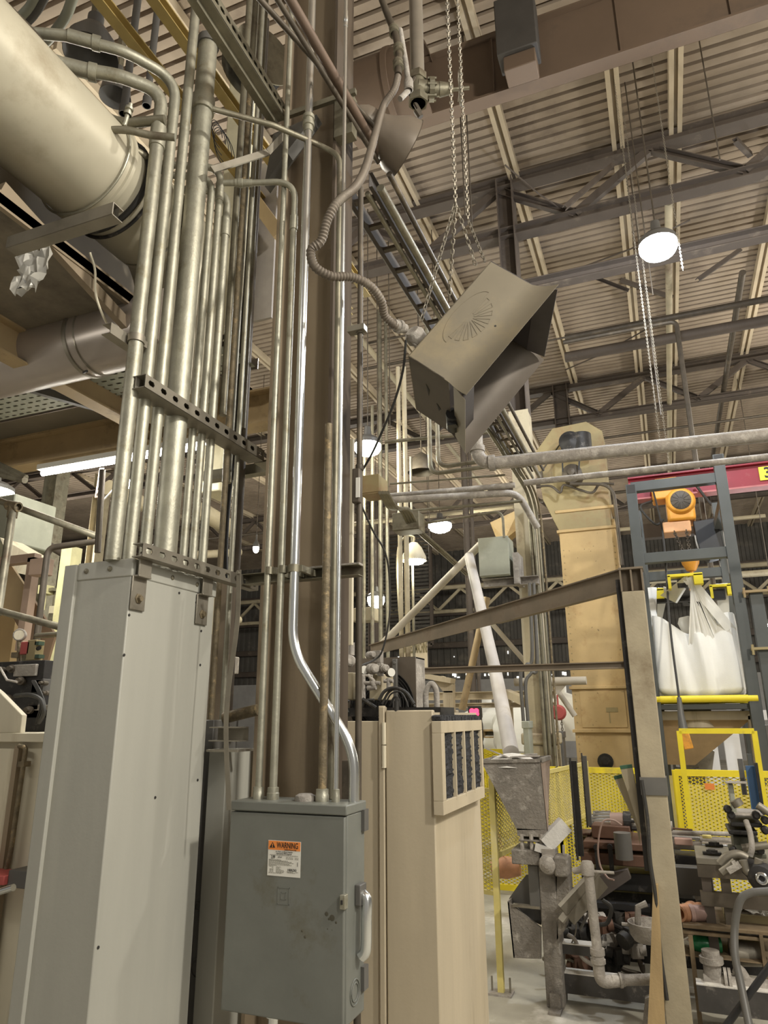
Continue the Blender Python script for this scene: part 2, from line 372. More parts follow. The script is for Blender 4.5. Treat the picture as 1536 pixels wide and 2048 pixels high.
solo('steel_column', wf(-10.2, 9.2, 0, 8.7, .3, .3), galvd, 'distant beige column below the fluorescent tube, left', 'column')
solo('steel_column', wf(-15.2, 15.4, 0, 8.7, .34, .34), steelb, 'far beige column beside the brown triangular hopper plates', 'column')
solo('steel_column', wf(6.2, Y3, 0, 8.7, .31, .3), steelt, 'far dark column behind the tall bag frame', 'column')
for X in (-8.8, 1.9): solo('steel_column', wf(X, Y4, 0, 8.7, .31, .3), steelt, 'far dusty column standing against the back of the hall', 'column', 'far columns')
# ---- purlins: pairs along Y
px = [onz(985, 200, 8.8).x, onz(1228, 200, 8.8).x, onz(1350, 200, 8.8).x, onz(1500, 640, 8.8).x]
px += [px[3] + 1.5, px[3] + 3.0, px[3] + 5.0, px[3] + 7, px[0] - 1.45, px[0] - 2.9, px[0] - 4.4, px[0] - 5.9, px[0] - 8, px[0] - 10, px[0] - 12.5, px[0] - 15]
PL = ('pale paired purlin passing just left of the second column top', 'pale paired purlin crossing the nearest truss left of the brightest lamp', 'pale paired purlin running directly over the brightest lamp', 'heavy paired purlin at the right side, above the crane beam')
for i_, x in enumerate(px):
    m = M()
    for dx in (-.05, .05): m.beam((x + dx, 4.2, 8.79), (x + dx, 30, 8.79), .055, .13)
    m.beam((x, 4.2, 8.82), (x, 30, 8.82), .05, .03)
    solo('roof_purlin', m, purlm, PL[i_] if i_ < 4 else 'pale paired purlin in the outer left or far right part of the roof', 'purlin', 'roof purlins' if i_ < 4 else 'outer roof purlins')
# ---- trusses along X
def truss(y, x0, x1, ph, label, zt=8.66, zb=7.85, step=2.0, mt=steelt):
    t = thing('roof_truss', label, 'truss', (x0, y, zb))
    m = M(); m.ib((x0, y, zt), (x1, y, zt), .2, .16); part('top_chord', m, mt, t)
    m = M(); m.ib((x0, y, zb), (x1, y, zb), .18, .14); part('bottom_chord', m, mt, t)
    x = ph - step * math.ceil((ph - x0) / step) + step; 
    m = None
    while x < x1 - 1:
        for s in (-1, 1):
            if x0 < x + s * step / 2 < x1:
                g = M(); g.chan((x, y, zt - .06), (x + s * step / 2, y, zb + .06), .08, .11, .012); part('web_member', g, mt, t)
        x += step
    return t
ph2 = ony(1300, 290, Y2).x
truss(Y2, -14, 10, ph2, 'nearest roof truss, crossing above the bright lamp')
truss(Y3, -24, 12, ony(1287, 745, Y3).x, 'middle roof truss, behind the bucket elevator head')
truss(Y4, -34, 14, ony(1300, 990, Y4).x if False else .4, 'farthest roof truss, low over the back of the hall', zb=7.6)
truss(28, -34, 16, .4, 'low lattice truss near the back wall behind the big bag', zt=6.8, zb=5.8, mt=steelb)
# flat diagonal bracing rods under the roof
for a, b, y in (((1120, 470), (800, 330), 0), ):
    pass
for i, (p, q) in enumerate((((1225, 330), (1135, 430)), ((1240, 395), (1340, 440)), ((1465, 275), (1536, 330)))):
    A, B = onz(*p, 8.1), onz(*q, 8.1)
# ---- tan plate girder across the top
gy = 5.55
gl, gh = ony(1000, 196, gy).z, ony(1000, 72, gy).z
g = thing('plate_girder', 'deep tan plate girder spanning the top right of the hall', 'girder', (-2, gy, gl))
gx0 = ony(712, 240, gy).x
m = M(); m.bx(gx0, 8, gy - .01, gy + .01, gl + .02, gh); part('web', m, girdm, g)
m = M(); m.bx(gx0, 8, gy - .075, gy + .075, gl, gl + .025); part('bottom_flange', m, girdm, g)
m = M(); m.bx(gx0, 8, gy - .075, gy + .075, gh - .02, gh); part('top_flange', m, girdm, g)
for p in (985, 1245, 1480):
    x = ony(p, 120, gy).x; m = M(); m.bx(x - .008, x + .008, gy - .035, gy - .01, gl + .025, gh - .02); part('stiffener', m, girdm, g)
m = M(); p = ony(738, 200, gy - .2); m.lathe((p.x - .25, gy - .1, (gl + gh) / 2), (1, 0, 0), [(.36, 0), (.40, 0), (.40, .5), (.43, .5), (.43, .56), (.40, .56), (.40, .9), (.36, .9)], 28)
solo('round_duct', m, girdm, 'short round tan duct with dark band at the end of the girder', 'duct')
a, b = ony(990, 30, gy - .35), ony(1078, 112, gy - .35)
t = thing('ceiling_box', 'dark square box fixed to the tan girder', 'electrical box', (a.x, gy - .35, b.z))
m = M(); m.bx(a.x, b.x, gy - .4, gy - .15, b.z + .12, a.z + .12); part('enclosure', m, mat('sooty_box', (.055, .05, .045), .7), t, bev=.01)
m = M(); m.bx(a.x + .05, b.x - .03, gy - .36, gy - .15, b.z - .05, b.z + .12); part('lower_box', m, girdm, t, bev=.01)
# ---- runs along X under the roof (pipes, bus rail)
def hrun(name, p, z, xr, r, mt, label, cat, group=None, xl=None):
    a = onz(*p, z); m = M(); m.cyl((xl if xl is not None else a.x, a.y, z), (xr, a.y, z), r, 12); return solo(name, m, mt, label, cat, group)
a = onz(1075, 567, 6.95); m = M(); m.chan((a.x - .5, a.y, 6.95), (7, a.y, 6.95), .1, .14, .012)
m.beam((a.x - .5, a.y, 6.87), (7, a.y, 6.87), .14, .012)
solo('lamp_rail', m, steelt, 'dark horizontal channel rail passing just below the brightest lamp', 'rail')
hrun('sprinkler_main', (1130, 715), 7.4, 9, .085, steelt, 'thick sprinkler main pipe crossing under the middle of the roof', 'pipe')
hrun('sprinkler_branch', (1130, 676), 7.6, 9, .05, darkpipe, 'thin dark pipe just above the thick sprinkler main', 'pipe')
a = onz(1125, 668, 7.3); b = ony(1352, 642, a.y)
m = M(); m.tube(fillet([(a.x, a.y, b.z), (b.x, a.y, b.z), (b.x, a.y, 1.9)], .1), .035, 8); solo('drop_pipe', m, darkpipe, 'thin dark pipe elbowing down right of the bright lamp', 'pipe')
hrun('wall_tie', (1100, 1000), 6.9, 11, .04, darkpipe, 'slim dark tie pipe high behind the elevator', 'pipe', xl=-14)
for i, (p, q) in enumerate((((900, 160), (1060, 60)), ((1140, 430), (1010, 330)), ((1150, 540), (1380, 440)), ((1130, 740), (1290, 660)), ((1180, 1030), (1500, 940)))):
    A, B = onz(*p, 8.3 - i * .2), onz(*q, 8.5 - i * .2); m = M(); m.tube([A, (A + B) / 2 - V((0, 0, .05)), B], .012, 6)
    solo('brace_rod', m, steelt, 'thin steel brace wire under the roof, ' + ('near the wall girder top', 'left of the second column', 'left of the brightest lamp', 'below the sprinkler main', 'behind the elevator head')[i], 'rod', 'roof brace rods')
# knee brackets between truss and purlins
for i, (p, q, D) in enumerate((((1225, 330), (1130, 415), 7.3), ((1345, 655 - 60), (1240, 560), 11), ((1190, 555), (1255, 580), 10), ((1500, 310), (1470, 280), 8.0), ((1480, 500), (1395, 560), 9.5))):
    A, B = ond(*p, D + .4), ond(*q, D); m = M(); m.chan(A, B, .06, .06, .01); solo('knee_brace', m, steelt, 'small angled knee brace ' + ('above the nearest truss', 'below the bright lamp', 'left of the lamp rail', 'at the upper right edge', 'right of the bright lamp')[i], 'brace', 'roof knee braces')
# ---- pendant lamps that show
def highbay(px_, py_, D, w, h, mt, power, label, colr, name='high_bay_lamp', yaw=0):
    c = ond(px_, py_, D); t = thing(name, label, 'lamp', c)
    m = M(); m.lathe(c + V((0, 0, .02)), (0, 0, 1), [(w * .5, 0), (w * .5, .05), (w * .36, .1), (w * .15, .14), (w * .12, .26), (.0, .27)], 20); part('housing', m, greyd, t)
    m = M(); m.lathe(c, (0, 0, -1), [(w * .5, -.02), (w * .5, h * .3), (w * .42, h * .7), (w * .25, h * .95), (0, h)], 20); part('lens', m, mt, t)
    m = M(); m.tube([c + V((0, 0, .26)), V((c.x, c.y, 8.8))], .008, 6); part('suspension_rod', m, darkpipe, t)
    if power: lamp('lamp_light', c - V((0, 0, h + .12)), power, colr, .1)
    return t
highbay(1316, 492, 6.5, .36, .12, litc, 240, 'brightest cool-white high bay lamp at upper right', (.86, .92, 1))
highbay(735, 893, 8.6, .36, .12, litw, 130, 'warm high bay lamp glowing right of the brown column', (1, .96, .76))
highbay(880, 1050, 16, .55, .18, litw, 150, 'distant high bay lamp glowing left of the diagonal pipe', (1, .96, .76))
highbay(258, 966, 15, .34, .12, litw, 0, 'small far lamp glowing between the left conduits', (1, .96, .76))
highbay(512, 1096, 14, .12, .1, litw, 0, 'tiny far lamp in the gap left of the brown column', (1, .96, .76))
highbay(752, 1196, 17, .42, .25, litw, 60, 'lowest far lamp with pale cage below the louver', (1, .96, .8))
highbay(-14, 985, 10, .5, .2, litw, 60, 'warm lamp glowing at the left picture edge', (1, .96, .8))
highbay(1556, 1252, 16, .7, .3, litc, 120, 'cool lamp glowing at the right picture edge', (.9, .94, 1))
# domed gooseneck lamp
c = ond(828, 1122, 8.8); t = thing('dome_lamp', 'cream dome lamp on a gooseneck among the far conduits', 'lamp', c)
m = M(); m.lathe(c, (0, 0, 1), [(.16, 0), (.155, .06), (.10, .18), (.05, .24), (.0, .25)], 20); part('shade', m, cream, t)
m = M(); m.lathe(c, (0, 0, -1), [(.13, -.02), (.12, .03), (0, .05)], 16); part('bulb', m, litw, t)
m = M(); m.tube(curve([c + V((0, 0, .25)), c + V((.0, 0, .32)), c + V((-.12, 0, .33)), c + V((-.22, 0, .15)), c + V((-.22, 0, -.5)), c + V((-.1, 0, -2))]), .014, 8); part('gooseneck', m, steelb, t)
lamp('lamp_light', c - V((0, 0, .15)), 15, (1, .96, .8), .08)
# dark round disc fans high up (extinguished fixtures)
c = ond(843, 945, 9.4); m = M(); m.lathe(c, (0, 0, 1), [(.2, 0), (.2, .12), (.1, .25), (.03, .3)], 20); m.cyl(c + V((0, 0, .3)), (c.x, c.y, 8.87), .01, 6)
solo('unlit_lamp', m, darkpipe, 'unlit dark dome lamp hanging right of the glowing warm lamp', 'lamp')
# ================================================================ grey wireway trough on the left
XT = -1.58
a = onx(266, 1116, XT); b = onx(431, 1166, XT); y0, y1, zt = a.y, b.y, a.z
xl = ony(150, 1122, y0).x
TR = thing('wireway_trough', 'tall pale grey wireway trough with bright lit side, lower left foreground', 'wireway', ((xl + XT) / 2, (y0 + y1) / 2, 0))
m = M(); m.bx(xl, XT, y0, y1, 0, zt - .045); part('body', m, greyp, TR, bev=.004)
m = M(); m.bx(xl + .02, XT + .004, y0 - .004, y1 + .004, zt - .06, zt); part('cap', m, greyp, TR, bev=.004)
m = M(); m.bx(xl - .03, xl + .022, y0 - .012, y0 + .1, 0, zt - .005); part('edge_flange', m, greyp, TR, bev=.003)
for x in (xl + .06, xl + .16):
    m = M(); m.lathe((x, y0 - .004, zt - .03), (0, -1, 0), [(.009, 0), (.009, .003), (.005, .006), (0, .006)], 12); part('screw', m, galvd, TR)
for yy in (y0 + .05, y0 + .2, y1 - .12):
    m = M(); m.lathe((XT + .004, yy, zt - .03), (1, 0, 0), [(.008, 0), (.008, .003), (.004, .006), (0, .006)], 12); part('screw', m, galvd, TR)
for p in ((358, 1186), (392, 1205), (258, 1230), (402, 1262), (248, 1310), (400, 1330), (395, 1560), (310, 1595), (196, 1895)):
    q = onx(*p, XT); m = M(); m.lathe(q, (1, 0, 0), [(.0045, 0), (.0045, .002), (0, .003)], 8); part('screw_hole', m, black, TR)
# ---- struts
def slotstrut(name, x, ya, yb, z, label, w=.042, h=.045, double=False, n=10):
    t = thing(name, label, 'strut', (x, (ya + yb) / 2, z - h / 2))
    m = M(); m.slots((x + w / 2, ya, z), (x + w / 2, yb, z), h, .003, (1, 0, 0), n, .033, .02)
    m.bx(x - w / 2, x + w / 2 - .003, ya, yb, z + h / 2 - .003, z + h / 2); m.bx(x - w / 2, x + w / 2 - .003, ya, yb, z - h / 2, z - h / 2 + .003)
    part('channel', m, strutm, t)
    if double:
        m = M(); m.chan((x - w, ya, z), (x - w, yb, z), w, h, .003, side=-1); part('rear_channel', m, strutm, t)
    return t
a = onx(281, 762, -1.60); b = onx(521, 906, -1.60)
U1 = slotstrut('double_strut', -1.60, a.y, b.y, a.z, 'upper slotted double strut crossing the conduit rack', double=True, n=12, h=.05)
a = onx(330, 1108, -1.545); b = onx(500, 1176, -1.545); ya = onx(275, 1100, -1.545).y
LZ = (a.z + b.z) / 2
U2 = slotstrut('slotted_strut', -1.545, ya, b.y + .03, LZ, 'lower slotted strut bracketed to the grey trough', n=11)
for k, (p0) in enumerate(((278, 1190), (405, 1222))):
    q = onx(*p0, XT + .01)
    m = M(); m.bx(XT + .004, XT + .009, q.y - .034, q.y + .034, q.z - .05, q.z + .06); m.bx(XT + .004, XT + .03, q.y - .03, q.y + .03, q.z + .055, q.z + .062)
    m.bx(XT + .022, XT + .028, q.y - .03, q.y + .03, q.z + .055, LZ); part('hanger_bracket', m, strutm, TR, bev=.002)
    m = M(); m.lathe((XT + .009, q.y, q.z - .012), (1, 0, 0), [(.017, 0), (.017, .003), (.010, .004), (.010, .014), (0, .014)], 6); part('bolt', m, rusty, TR)
# ---- conduits of the rack
XR = -1.655
def crun(p, X, zlo, zhi, r, mt, label, coup=(), extra=None, name='conduit', group=None, cat='conduit', rad=.12):
    """vertical conduit through pixel p on plane X, with optional further path"""
    q = onx(p[0], p[1], X); pts = [V((X, q.y, zlo)), V((X, q.y, zhi))]
    if extra: pts = [pts[0]] + extra(q)
    t = thing(name, label, cat, pts[0], group); m = M(); m.tube(fillet(pts, rad, 9), r, 16); part('tube', m, mt, t)
    for z in coup:
        m = M(); m.lathe((X, q.y, z - .04), (0, 0, 1), [(r, 0), (r * 1.2, .001), (r * 1.2, .08), (r, .081)], 16); part('coupling', m, mt, t)
    return t, q
ztop = zt - .005
zof = lambda p, X: onx(p[0], p[1], X).z
# A: leftmost with long sweep to upper left
zA = 3.98
def exA(pts2): return lambda q: [V((XR, q.y, pts2[0]))] + pts2[1:]
qA = onx(241, 974, XR)
zA = onx(322, 190, XR).z
def sweep(label, p, X, r, hz, pxs, coupz, zlo=ztop, mt=galv, rad=.22, coupk=None, name='conduit'):
    q = onx(p[0], p[1], X); pts = [V((X, q.y, zlo)), V((X, q.y, hz))] + [onz(a, b, hz) for a, b in pxs]
    t = thing(name, label, 'conduit', pts[0]); path = fillet(pts, rad, 10)
    m = M(); m.tube(path, r, 16); part('tube', m, mt, t)
    for z in coupz:
        m = M(); m.lathe((X, q.y, z - .05), (0, 0, 1), [(r, 0), (r * 1.18, .001), (r * 1.18, .1), (r, .101)], 16); part('coupling', m, mt, t)
    if coupk:
        c = onz(*coupk, hz); i = min(range(1, len(path)), key=lambda i: (path[i] - c).length); d = (path[i] - path[i - 1]).normalized()
        m = M(); m.lathe(path[i] - d * .05, d, [(r, -.03), (r * 1.35, -.03), (r * 1.35, .0), (r * 1.15, .002), (r * 1.15, .09), (r, .091)], 16); part('compression_fitting', m, mt, t)
    return t
sweep('fattest left-hand conduit, sweeping from trough top to upper left', (241, 974), XR, .026, onx(325, 185, XR).z, [(240, 152), (150, 137), (83, 113), (30, 83)], [onx(315, 275, XR).z], coupk=(150, 137), rad=.3)
sweep('second left conduit, sweeping over the first at upper left', (272, 974), XR, .022, onx(345, 150, XR).z, [(250, 103), (200, 90), (143, 72), (60, 66), (5, 60)], [], coupk=(160, 78), rad=.3)
crun((302, 974), XR, ztop, 4.9, .021, galv, 'third conduit, straight, left of the fat pipe')
t, q = crun((341, 974), XR, ztop, onx(416, 90, XR).z, .043, galv, 'fattest straight conduit pipe in the middle of the rack', coup=(onx(405, 210, XR).z,), name='large_conduit')
m = M(); zz = onx(416, 90, XR).z; m.lathe((XR, q.y, zz - .01), (0, 0, 1), [(.043, 0), (.05, .0), (.05, .04), (.02, .045), (0, .045)], 16); part('end_cap', m, greyd, t)
# gooseneck-topped pair
def goose(px_, py_, r, ztp, label, dirn=(-.25, -.1), coup=()):
    q = onx(px_, py_, XR); pts = [V((XR, q.y, ztop if px_ < 440 else 1.2)), V((XR, q.y, ztp)), V((XR + dirn[0], q.y + dirn[1], ztp + .02)), V((XR + dirn[0] * 4, q.y + dirn[1] * 4, ztp + .3))]
    t = thing('conduit', label, 'conduit', pts[0]); m = M(); m.tube(fillet(pts, .09, 8), r, 14); part('tube', m, galv, t)
    for z in coup:
        m = M(); m.lathe((XR, q.y, z - .05), (0, 0, 1), [(r, 0), (r * 1.2, .001), (r * 1.2, .1), (r, .101)], 16); part('coupling', m, galv, t)
goose(377, 974, .016, onx(412, 340, XR).z, 'thin conduit just right of the fattest pipe, bending over at its top')
goose(396, 974, .0165, onx(434, 325, XR).z, 'thin conduit with coupling sleeve, second right of the fattest pipe', coup=(onx(431, 375, XR).z,))
goose(415, 974, .0175, onx(452, 380, XR).z, 'conduit third right of the fattest pipe, with low coupling sleeve', coup=(onx(443, 445, XR).z,))
crun((450, 974), XR, .2, 4.9, .0125, rusty, 'thin rust-streaked pipe between rack and column', name='rusty_pipe', cat='pipe')
crun((471, 974), XR, .2, 5.5, .0115, galv, 'slim straight conduit right of the rust-streaked pipe')
crun((494, 700), XR - .1, .2, 5.5, .024, darkpipe, 'dark brown pipe in shadow left of the column', name='dark_pipe', cat='pipe')
m = M(); q = onx(492, 640, XR - .12); m.tube(curve([(q.x, q.y, .6), (q.x + .0, q.y + .02, 1.7), (q.x - .05, q.y, 2.4), (q.x, q.y - .02, 3.2), (q.x, q.y, 4.6)]), .018, 10)
solo('black_cable', m, rubber, 'thick black cable running down beside the dark brown pipe', 'cable')
# wide clipped conduit with flexible section (472..497)
for px_, r, mt, lab in ((452 + 28, .017, galvd, 'dull conduit rising left of the flexible section, upper centre'), (516, .0135, galvd, 'dull slim conduit rising just left of the tall brown column, top')):
    q = onx(px_, 300, -1.72); m = M(); m.cyl((q.x, q.y, 2.9), (q.x, q.y, 6.2), r, 14); solo('conduit', m, mt, lab, 'conduit')
q = onx(497, 250, -1.72); z1, z2 = onx(492, 275, -1.72).z, onx(497, 190, -1.72).z
t = thing('flex_joined_conduit', 'conduit with ribbed flexible joint, upper centre left of column', 'conduit', (q.x, q.y, 2.6))
m = M(); m.cyl((q.x, q.y, 2.6), (q.x, q.y, z1), .021, 14); m.cyl((q.x, q.y, z2), (q.x, q.y, 6.2), .018, 14); part('tube', m, galvd, t)
m = M(); k = int((z2 - z1) / .007); m.tube([V((q.x, q.y, z1 + (z2 - z1) * i / k)) for i in range(k + 1)], [(.022 if i % 2 else .019) for i in range(k + 1)], 14); part('flexible_section', m, galvd, t)
# clamp on rack at left (C-strut with pipe clamp near 250,670)
a = onx(262, 672, XR + .0)
t = thing('pipe_clamp', 'short open strut with pipe clamp around the leftmost conduit', 'clamp', (XR - .03, qA.y, a.z))
m = M(); m.chan((XR - .045, qA.y - .10, a.z), (XR - .045, qA.y + .05, a.z), .04, .042, .003, side=-1); part('channel', m, strutm, t)
m = M(); m.lathe((XR, qA.y, a.z - .014), (0, 0, 1), [(.027, 0), (.031, 0), (.031, .028), (.027, .028)], 18); m.box((XR + .005, qA.y + .037, a.z), (.012, .02, .026)); part('band', m, strutm, t)
# short rail bracket on column far end of the double strut
a = onx(521, 906, -1.62)
m = M(); m.beam((-2.0, a.y + .12, a.z - .03), (-1.25, a.y + .12, a.z - .03), .05, .05); m.bx(-1.64, -1.56, a.y - .02, a.y + .13, a.z - .055, a.z - .045)
solo('support_angle', m, galvd, 'short steel angle tying the double strut to the brown column', 'angle')
# ================================================================ grey disconnect switch
YB = 2.15
A, B = ony(467, 1625, YB), ony(690, 1632, YB); zb = ony(447, 2022, YB).z; zt2 = ony(580, 1606, YB).z
xl2, xr2 = ony(452, 1800, YB).x, ony(688, 1800, YB).x
DS = thing('disconnect_switch', 'grey safety disconnect switch box with orange warning label', 'electrical box', ((xl2 + xr2) / 2, YB + .07, zb))
m = M(); m.bx(xl2 + .008, xr2 + .004, YB + .012, YB + .15, zb + .004, zt2 - .03); part('enclosure', m, greyb, DS, bev=.004)
m = M(); m.bx(xl2, xr2, YB, YB + .03, zb, zt2 - .034); part('door', m, greyb, DS, bev=.004)
m = M(); m.bx(xl2 + .002, xr2 + .008, YB - .004, YB + .155, zt2 - .03, zt2); part('top_cap', m, greyb, DS, bev=.004)
m = M(); m.lathe(((xl2 + xr2) / 2 + .03, YB + .075, zt2), (0, 0, 1), [(.036, 0), (.036, .006), (.033, .016), (.022, .022), (0, .023)], 24); part('top_plug', m, dirtyw, DS)
# embossed square mark
q = ony(567, 1792, YB); m = M()
for s, w_ in ((.021, .0016), (.009, .0014)):
    h_ = s * 1.15
    for x0_, x1_, z0_, z1_ in ((-s, s, h_ - w_, h_), (-s, s, -h_, -h_ + w_), (-s, -s + w_, -h_, h_), (s - w_, s, -h_, h_)):
        m.bx(q.x + x0_, q.x + x1_, YB - .0012, YB + .001, q.z + z0_, q.z + z1_)
part('embossed_square', m, greyb, DS)
# latch, side handle, knockout
q = ony(686, 1803, YB); m = M(); m.bx(q.x - .006, q.x + .012, YB - .012, YB + .012, q.z - .02, q.z + .02); part('latch', m, galv, DS, bev=.002)
m = M(); m.bx(q.x - .002, q.x + .004, YB - .014, YB - .011, q.z - .006, q.z + .006); part('latch_slot', m, black, DS)
hx = xr2 + .004; q = ony(700, 1785, YB + .1)
m = M(); m.tube(curve([(hx + .012, YB + .1, q.z), (hx + .03, YB + .095, q.z - .015), (hx + .032, YB + .09, q.z - .07), (hx + .03, YB + .09, q.z - .15), (hx + .012, YB + .09, q.z - .175)]), [.010] + [.017] * 31 + [.012], 14); part('operating_handle', m, shiny, DS)
m = M(); m.bx(hx, hx + .02, YB + .07, YB + .12, q.z - .03, q.z + .03); part('handle_bracket', m, greyd, DS, bev=.003)
qk = onx(699, 1994, hx + .001); m = M(); m.ring((hx + .0015, YB + .075, qk.z), (1, 0, 0), .034, .0022); m.ring((hx + .0015, YB + .075, qk.z), (1, 0, 0), .024, .002); part('knockout_rings', m, greyb, DS)
for py_ in (1650, 1985):
    z_ = ony(700, py_, YB).z; m = M(); m.bx(hx - .002, hx + .012, YB + .12, YB + .155, z_ - .035, z_ + .03); part('mounting_tab', m, greyd, DS)
q = ony(540, 2042, YB + .05); m = M(); m.cyl((q.x, YB + .07, zb), (q.x, YB + .07, zb - .3), .016, 14); m.cyl((q.x, YB + .07, zb - .02), (q.x, YB + .07, zb), .024, 14); part('bottom_fitting', m, shiny, DS)
# smudges on the door (dried dirt lumps)
m = M()
for p, w_, h_ in (((653, 1828), .004, .010), ((664, 1836), .007, .014), ((658, 1838), .002, .006), ((655, 1858), .004, .003), ((664, 1860), .002, .002), ((672, 1845), .004, .006), ((604, 1862), .003, .006), ((610, 1874), .002, .007)):
    q = ony(*p, YB); m.lathe((q.x, YB + .0005, q.z), (0, -1, 0), [(h_ * .8, 0), (h_ * .6, .0007), (0, .001)], 9)
smud = mat('dirt_smudge', (.085, .078, .055), .8, var=.2)
part('smudges', m, smud, DS)['kind'] = 'stuff'
# warning label
la, lb = ony(537, 1680, YB - .001), ony(600, 1756, YB - .001)
lw, lh = lb.x - la.x, la.z - lb.z; yl = YB - .0012
LB = part('warning_label', M().bx(la.x, lb.x, yl, YB, lb.z, la.z), wht, DS, 'white warning label with orange header')
hz_ = la.z - lh * .265
pt = part('orange_header', M().bx(la.x + .001, lb.x - .001, yl - .0006, yl, hz_, la.z - .001), lorange, LB)
def lp(u, v): return V((la.x + lw * u, yl - .0012, la.z - lh * v))
text('warning_text', 'WARNING', LB, lp(.60, .13), lh * .235, (1, 0, 0), (0, 0, 1), ink, .0003, .00015, sx=.66)
m = M(); t_ = [lp(.05, .205), lp(.225, .205), lp(.14, .045)]; m.prism(t_, (0, -.0004, 0)); part('warning_triangle', m, ink, LB)
text('exclamation_mark', '!', LB, lp(.14, .145) + V((0, -.0006, 0)), lh * .14, (1, 0, 0), (0, 0, 1), lorange, .0003, .0005)
for s, u, v, sz, k in (('Qualified Persons Only', .69, .245, .05, .9), ('Arc Flash and Shock Hazards', .5, .31, .052, .98), ('Appropriate PPE Required', .5, .362, .052, .98),
                       ('3.99', .17, .475, .13, .62), ('cal/cm\u00b2', .38, .46, .06, .9), ('1', .92, .64, .17, .7), ('HERZIG', .76, .805, .085, 1.05)):
    text('label_text', s, LB, lp(u, v), lh * sz, (1, 0, 0), (0, 0, 1), ink, .0002, .00012 if sz > .06 else 0, sx=k)
m = M(); gryink = mat('faint_print', (.25, .24, .2), .7)
for v, u0, u1 in ((.41, .06, .93), (.46, .56, .78), (.46, .83, .94), (.5, .56, .78), (.5, .83, .94), (.545, .04, .42), (.565, .04, .62), (.59, .04, .74), (.62, .04, .8), (.65, .04, .68), (.68, .04, .74), (.71, .04, .28),
                 (.735, .07, .19), (.775, .14, .19), (.81, .07, .19), (.84, .07, .19), (.875, .07, .19), (.915, .04, .45), (.74, .27, .42), (.77, .27, .38), (.80, .27, .42), (.83, .27, .5), (.86, .27, .52), (.89, .27, .5), (.86, .6, .78), (.86, .86, .94), (.885, .62, .85)):
    u = u0
    while u < u1:
        l = random.uniform(.03, .07); p0 = lp(u, v); e_ = min(u + l, u1); m.bx(p0.x, la.x + lw * e_, yl - .0005, yl, p0.z - .0007, p0.z + .0007); u += l + .012
part('fine_print', m, gryink, LB)['kind'] = 'stuff'
# ---- conduits into the switch
YC = YB + .075
def up(px_, py_, r, mt, label, z1=7.5, locknut=True, name='conduit', coup=(), Y=YC, z0=None):
    q = ony(px_, py_, Y); t = thing(name, label, 'conduit', (q.x, Y, z0 or zt2))
    m = M(); m.cyl((q.x, Y, z0 or zt2), (q.x, Y, z1), r, 16); part('tube', m, mt, t)
    if locknut: m = M(); m.lathe((q.x, Y, zt2), (0, 0, 1), [(r * 1.55, 0), (r * 1.55, .02), (r * 1.45, .022), (r * 1.45, .038), (r * 1.0, .04)], 12); part('hub', m, galv, t)
    for z in coup:
        m = M(); m.lathe((q.x, Y, z - .05), (0, 0, 1), [(r, 0), (r * 1.25, .001), (r * 1.25, .03), (r * 1.4, .032), (r * 1.4, .06), (r * 1.2, .062), (r * 1.2, .095), (r, .097)], 12); part('coupling', m, mt, t)
    return q
up(518, 1560, .0125, galv, 'straight conduit, leftmost on top of the grey switch', z1=5.2)
zel = ony(560, 372, YC).z
q = ony(547, 1560, YC); pts = [V((q.x, YC, zt2)), V((q.x, YC, zel)), onz(500, 366, zel), onz(447, 366, zel)]
t = thing('elbow_conduit', 'second conduit on the grey switch, with elbow turning left up high', 'conduit', pts[0])
path = fillet(pts, .13, 10); m = M(); m.tube(path, .0135, 16); part('tube', m, galv, t)
m = M(); m.lathe((q.x, YC, zt2), (0, 0, 1), [(.021, 0), (.021, .02), (.019, .022), (.019, .038), (.0135, .04)], 12); part('hub', m, galv, t)
zc = ony(590, 440, YC).z; m = M(); m.lathe((q.x, YC, zc - .03), (0, 0, 1), [(.0135, -.02), (.0175, -.02), (.0175, .05), (.0135, .05)], 16); part('coupling', m, galv, t)
d = (pts[3] - pts[2]).normalized(); c_ = pts[2] + d * .05
m = M(); m.lathe(c_ - d * .03, d, [(.0135, -.03), (.017, -.03), (.017, .01), (.021, .012), (.021, .03), (.018, .031), (.018, .045), (.0135, .046)], 12); part('fitting', m, galv, t)
up(645, 1560, .0145, rusty, 'rust-streaked pipe standing on the grey switch', z1=zt2 + 1.35, name='rusty_riser')
up(672, 1560, .0085, shiny, 'slender bright conduit at the right of the grey switch', z1=5.4, coup=(ony(659, 50, YC).z,))
# shiny bent conduit
xa = ony(588, 1184, YC).x; xb = ony(708, 1580, YC + .03).x
z_hi, z_lo = ony(582, 1300, YC).z, ony(706, 1520, YC).z
t = thing('bright_conduit', 'thick shiny new conduit with double bend onto the grey switch', 'conduit', (xb, YC, zt2))
m = M(); m.tube(fillet([(xb, YC + .03, zt2), (xb, YC + .03, z_lo + .03), (xa, YC, z_hi), (xa, YC, 6.5)], .28, 12), .0175, 20); part('tube', m, shiny, t)
m = M(); zq = ony(622, 245, YC).z; m.lathe((xa, YC, zq - .05), (0, 0, 1), [(.0175, 0), (.021, .001), (.021, .03), (.027, .032), (.027, .05), (.022, .052), (.022, .07), (.027, .072), (.027, .09), (.0175, .092)], 14); part('compression_coupling', m, galv, t)
# conduit coming from the left and dropping right of the slender one
zq = ony(655, 285, YC + .04).z; q = ony(676, 600, YC + .06)
m = M(); m.tube(fillet([onz(425, 218, zq), onz(545, 250, zq), onz(650, 295, zq) , V((q.x, YC + .06, zq - .08)), V((q.x, YC + .06, zt2 + .002))], .16, 10), .0125, 14)
solo('crossing_conduit', m, galvd, 'dull conduit crossing left to right high up then dropping on the column', 'conduit')
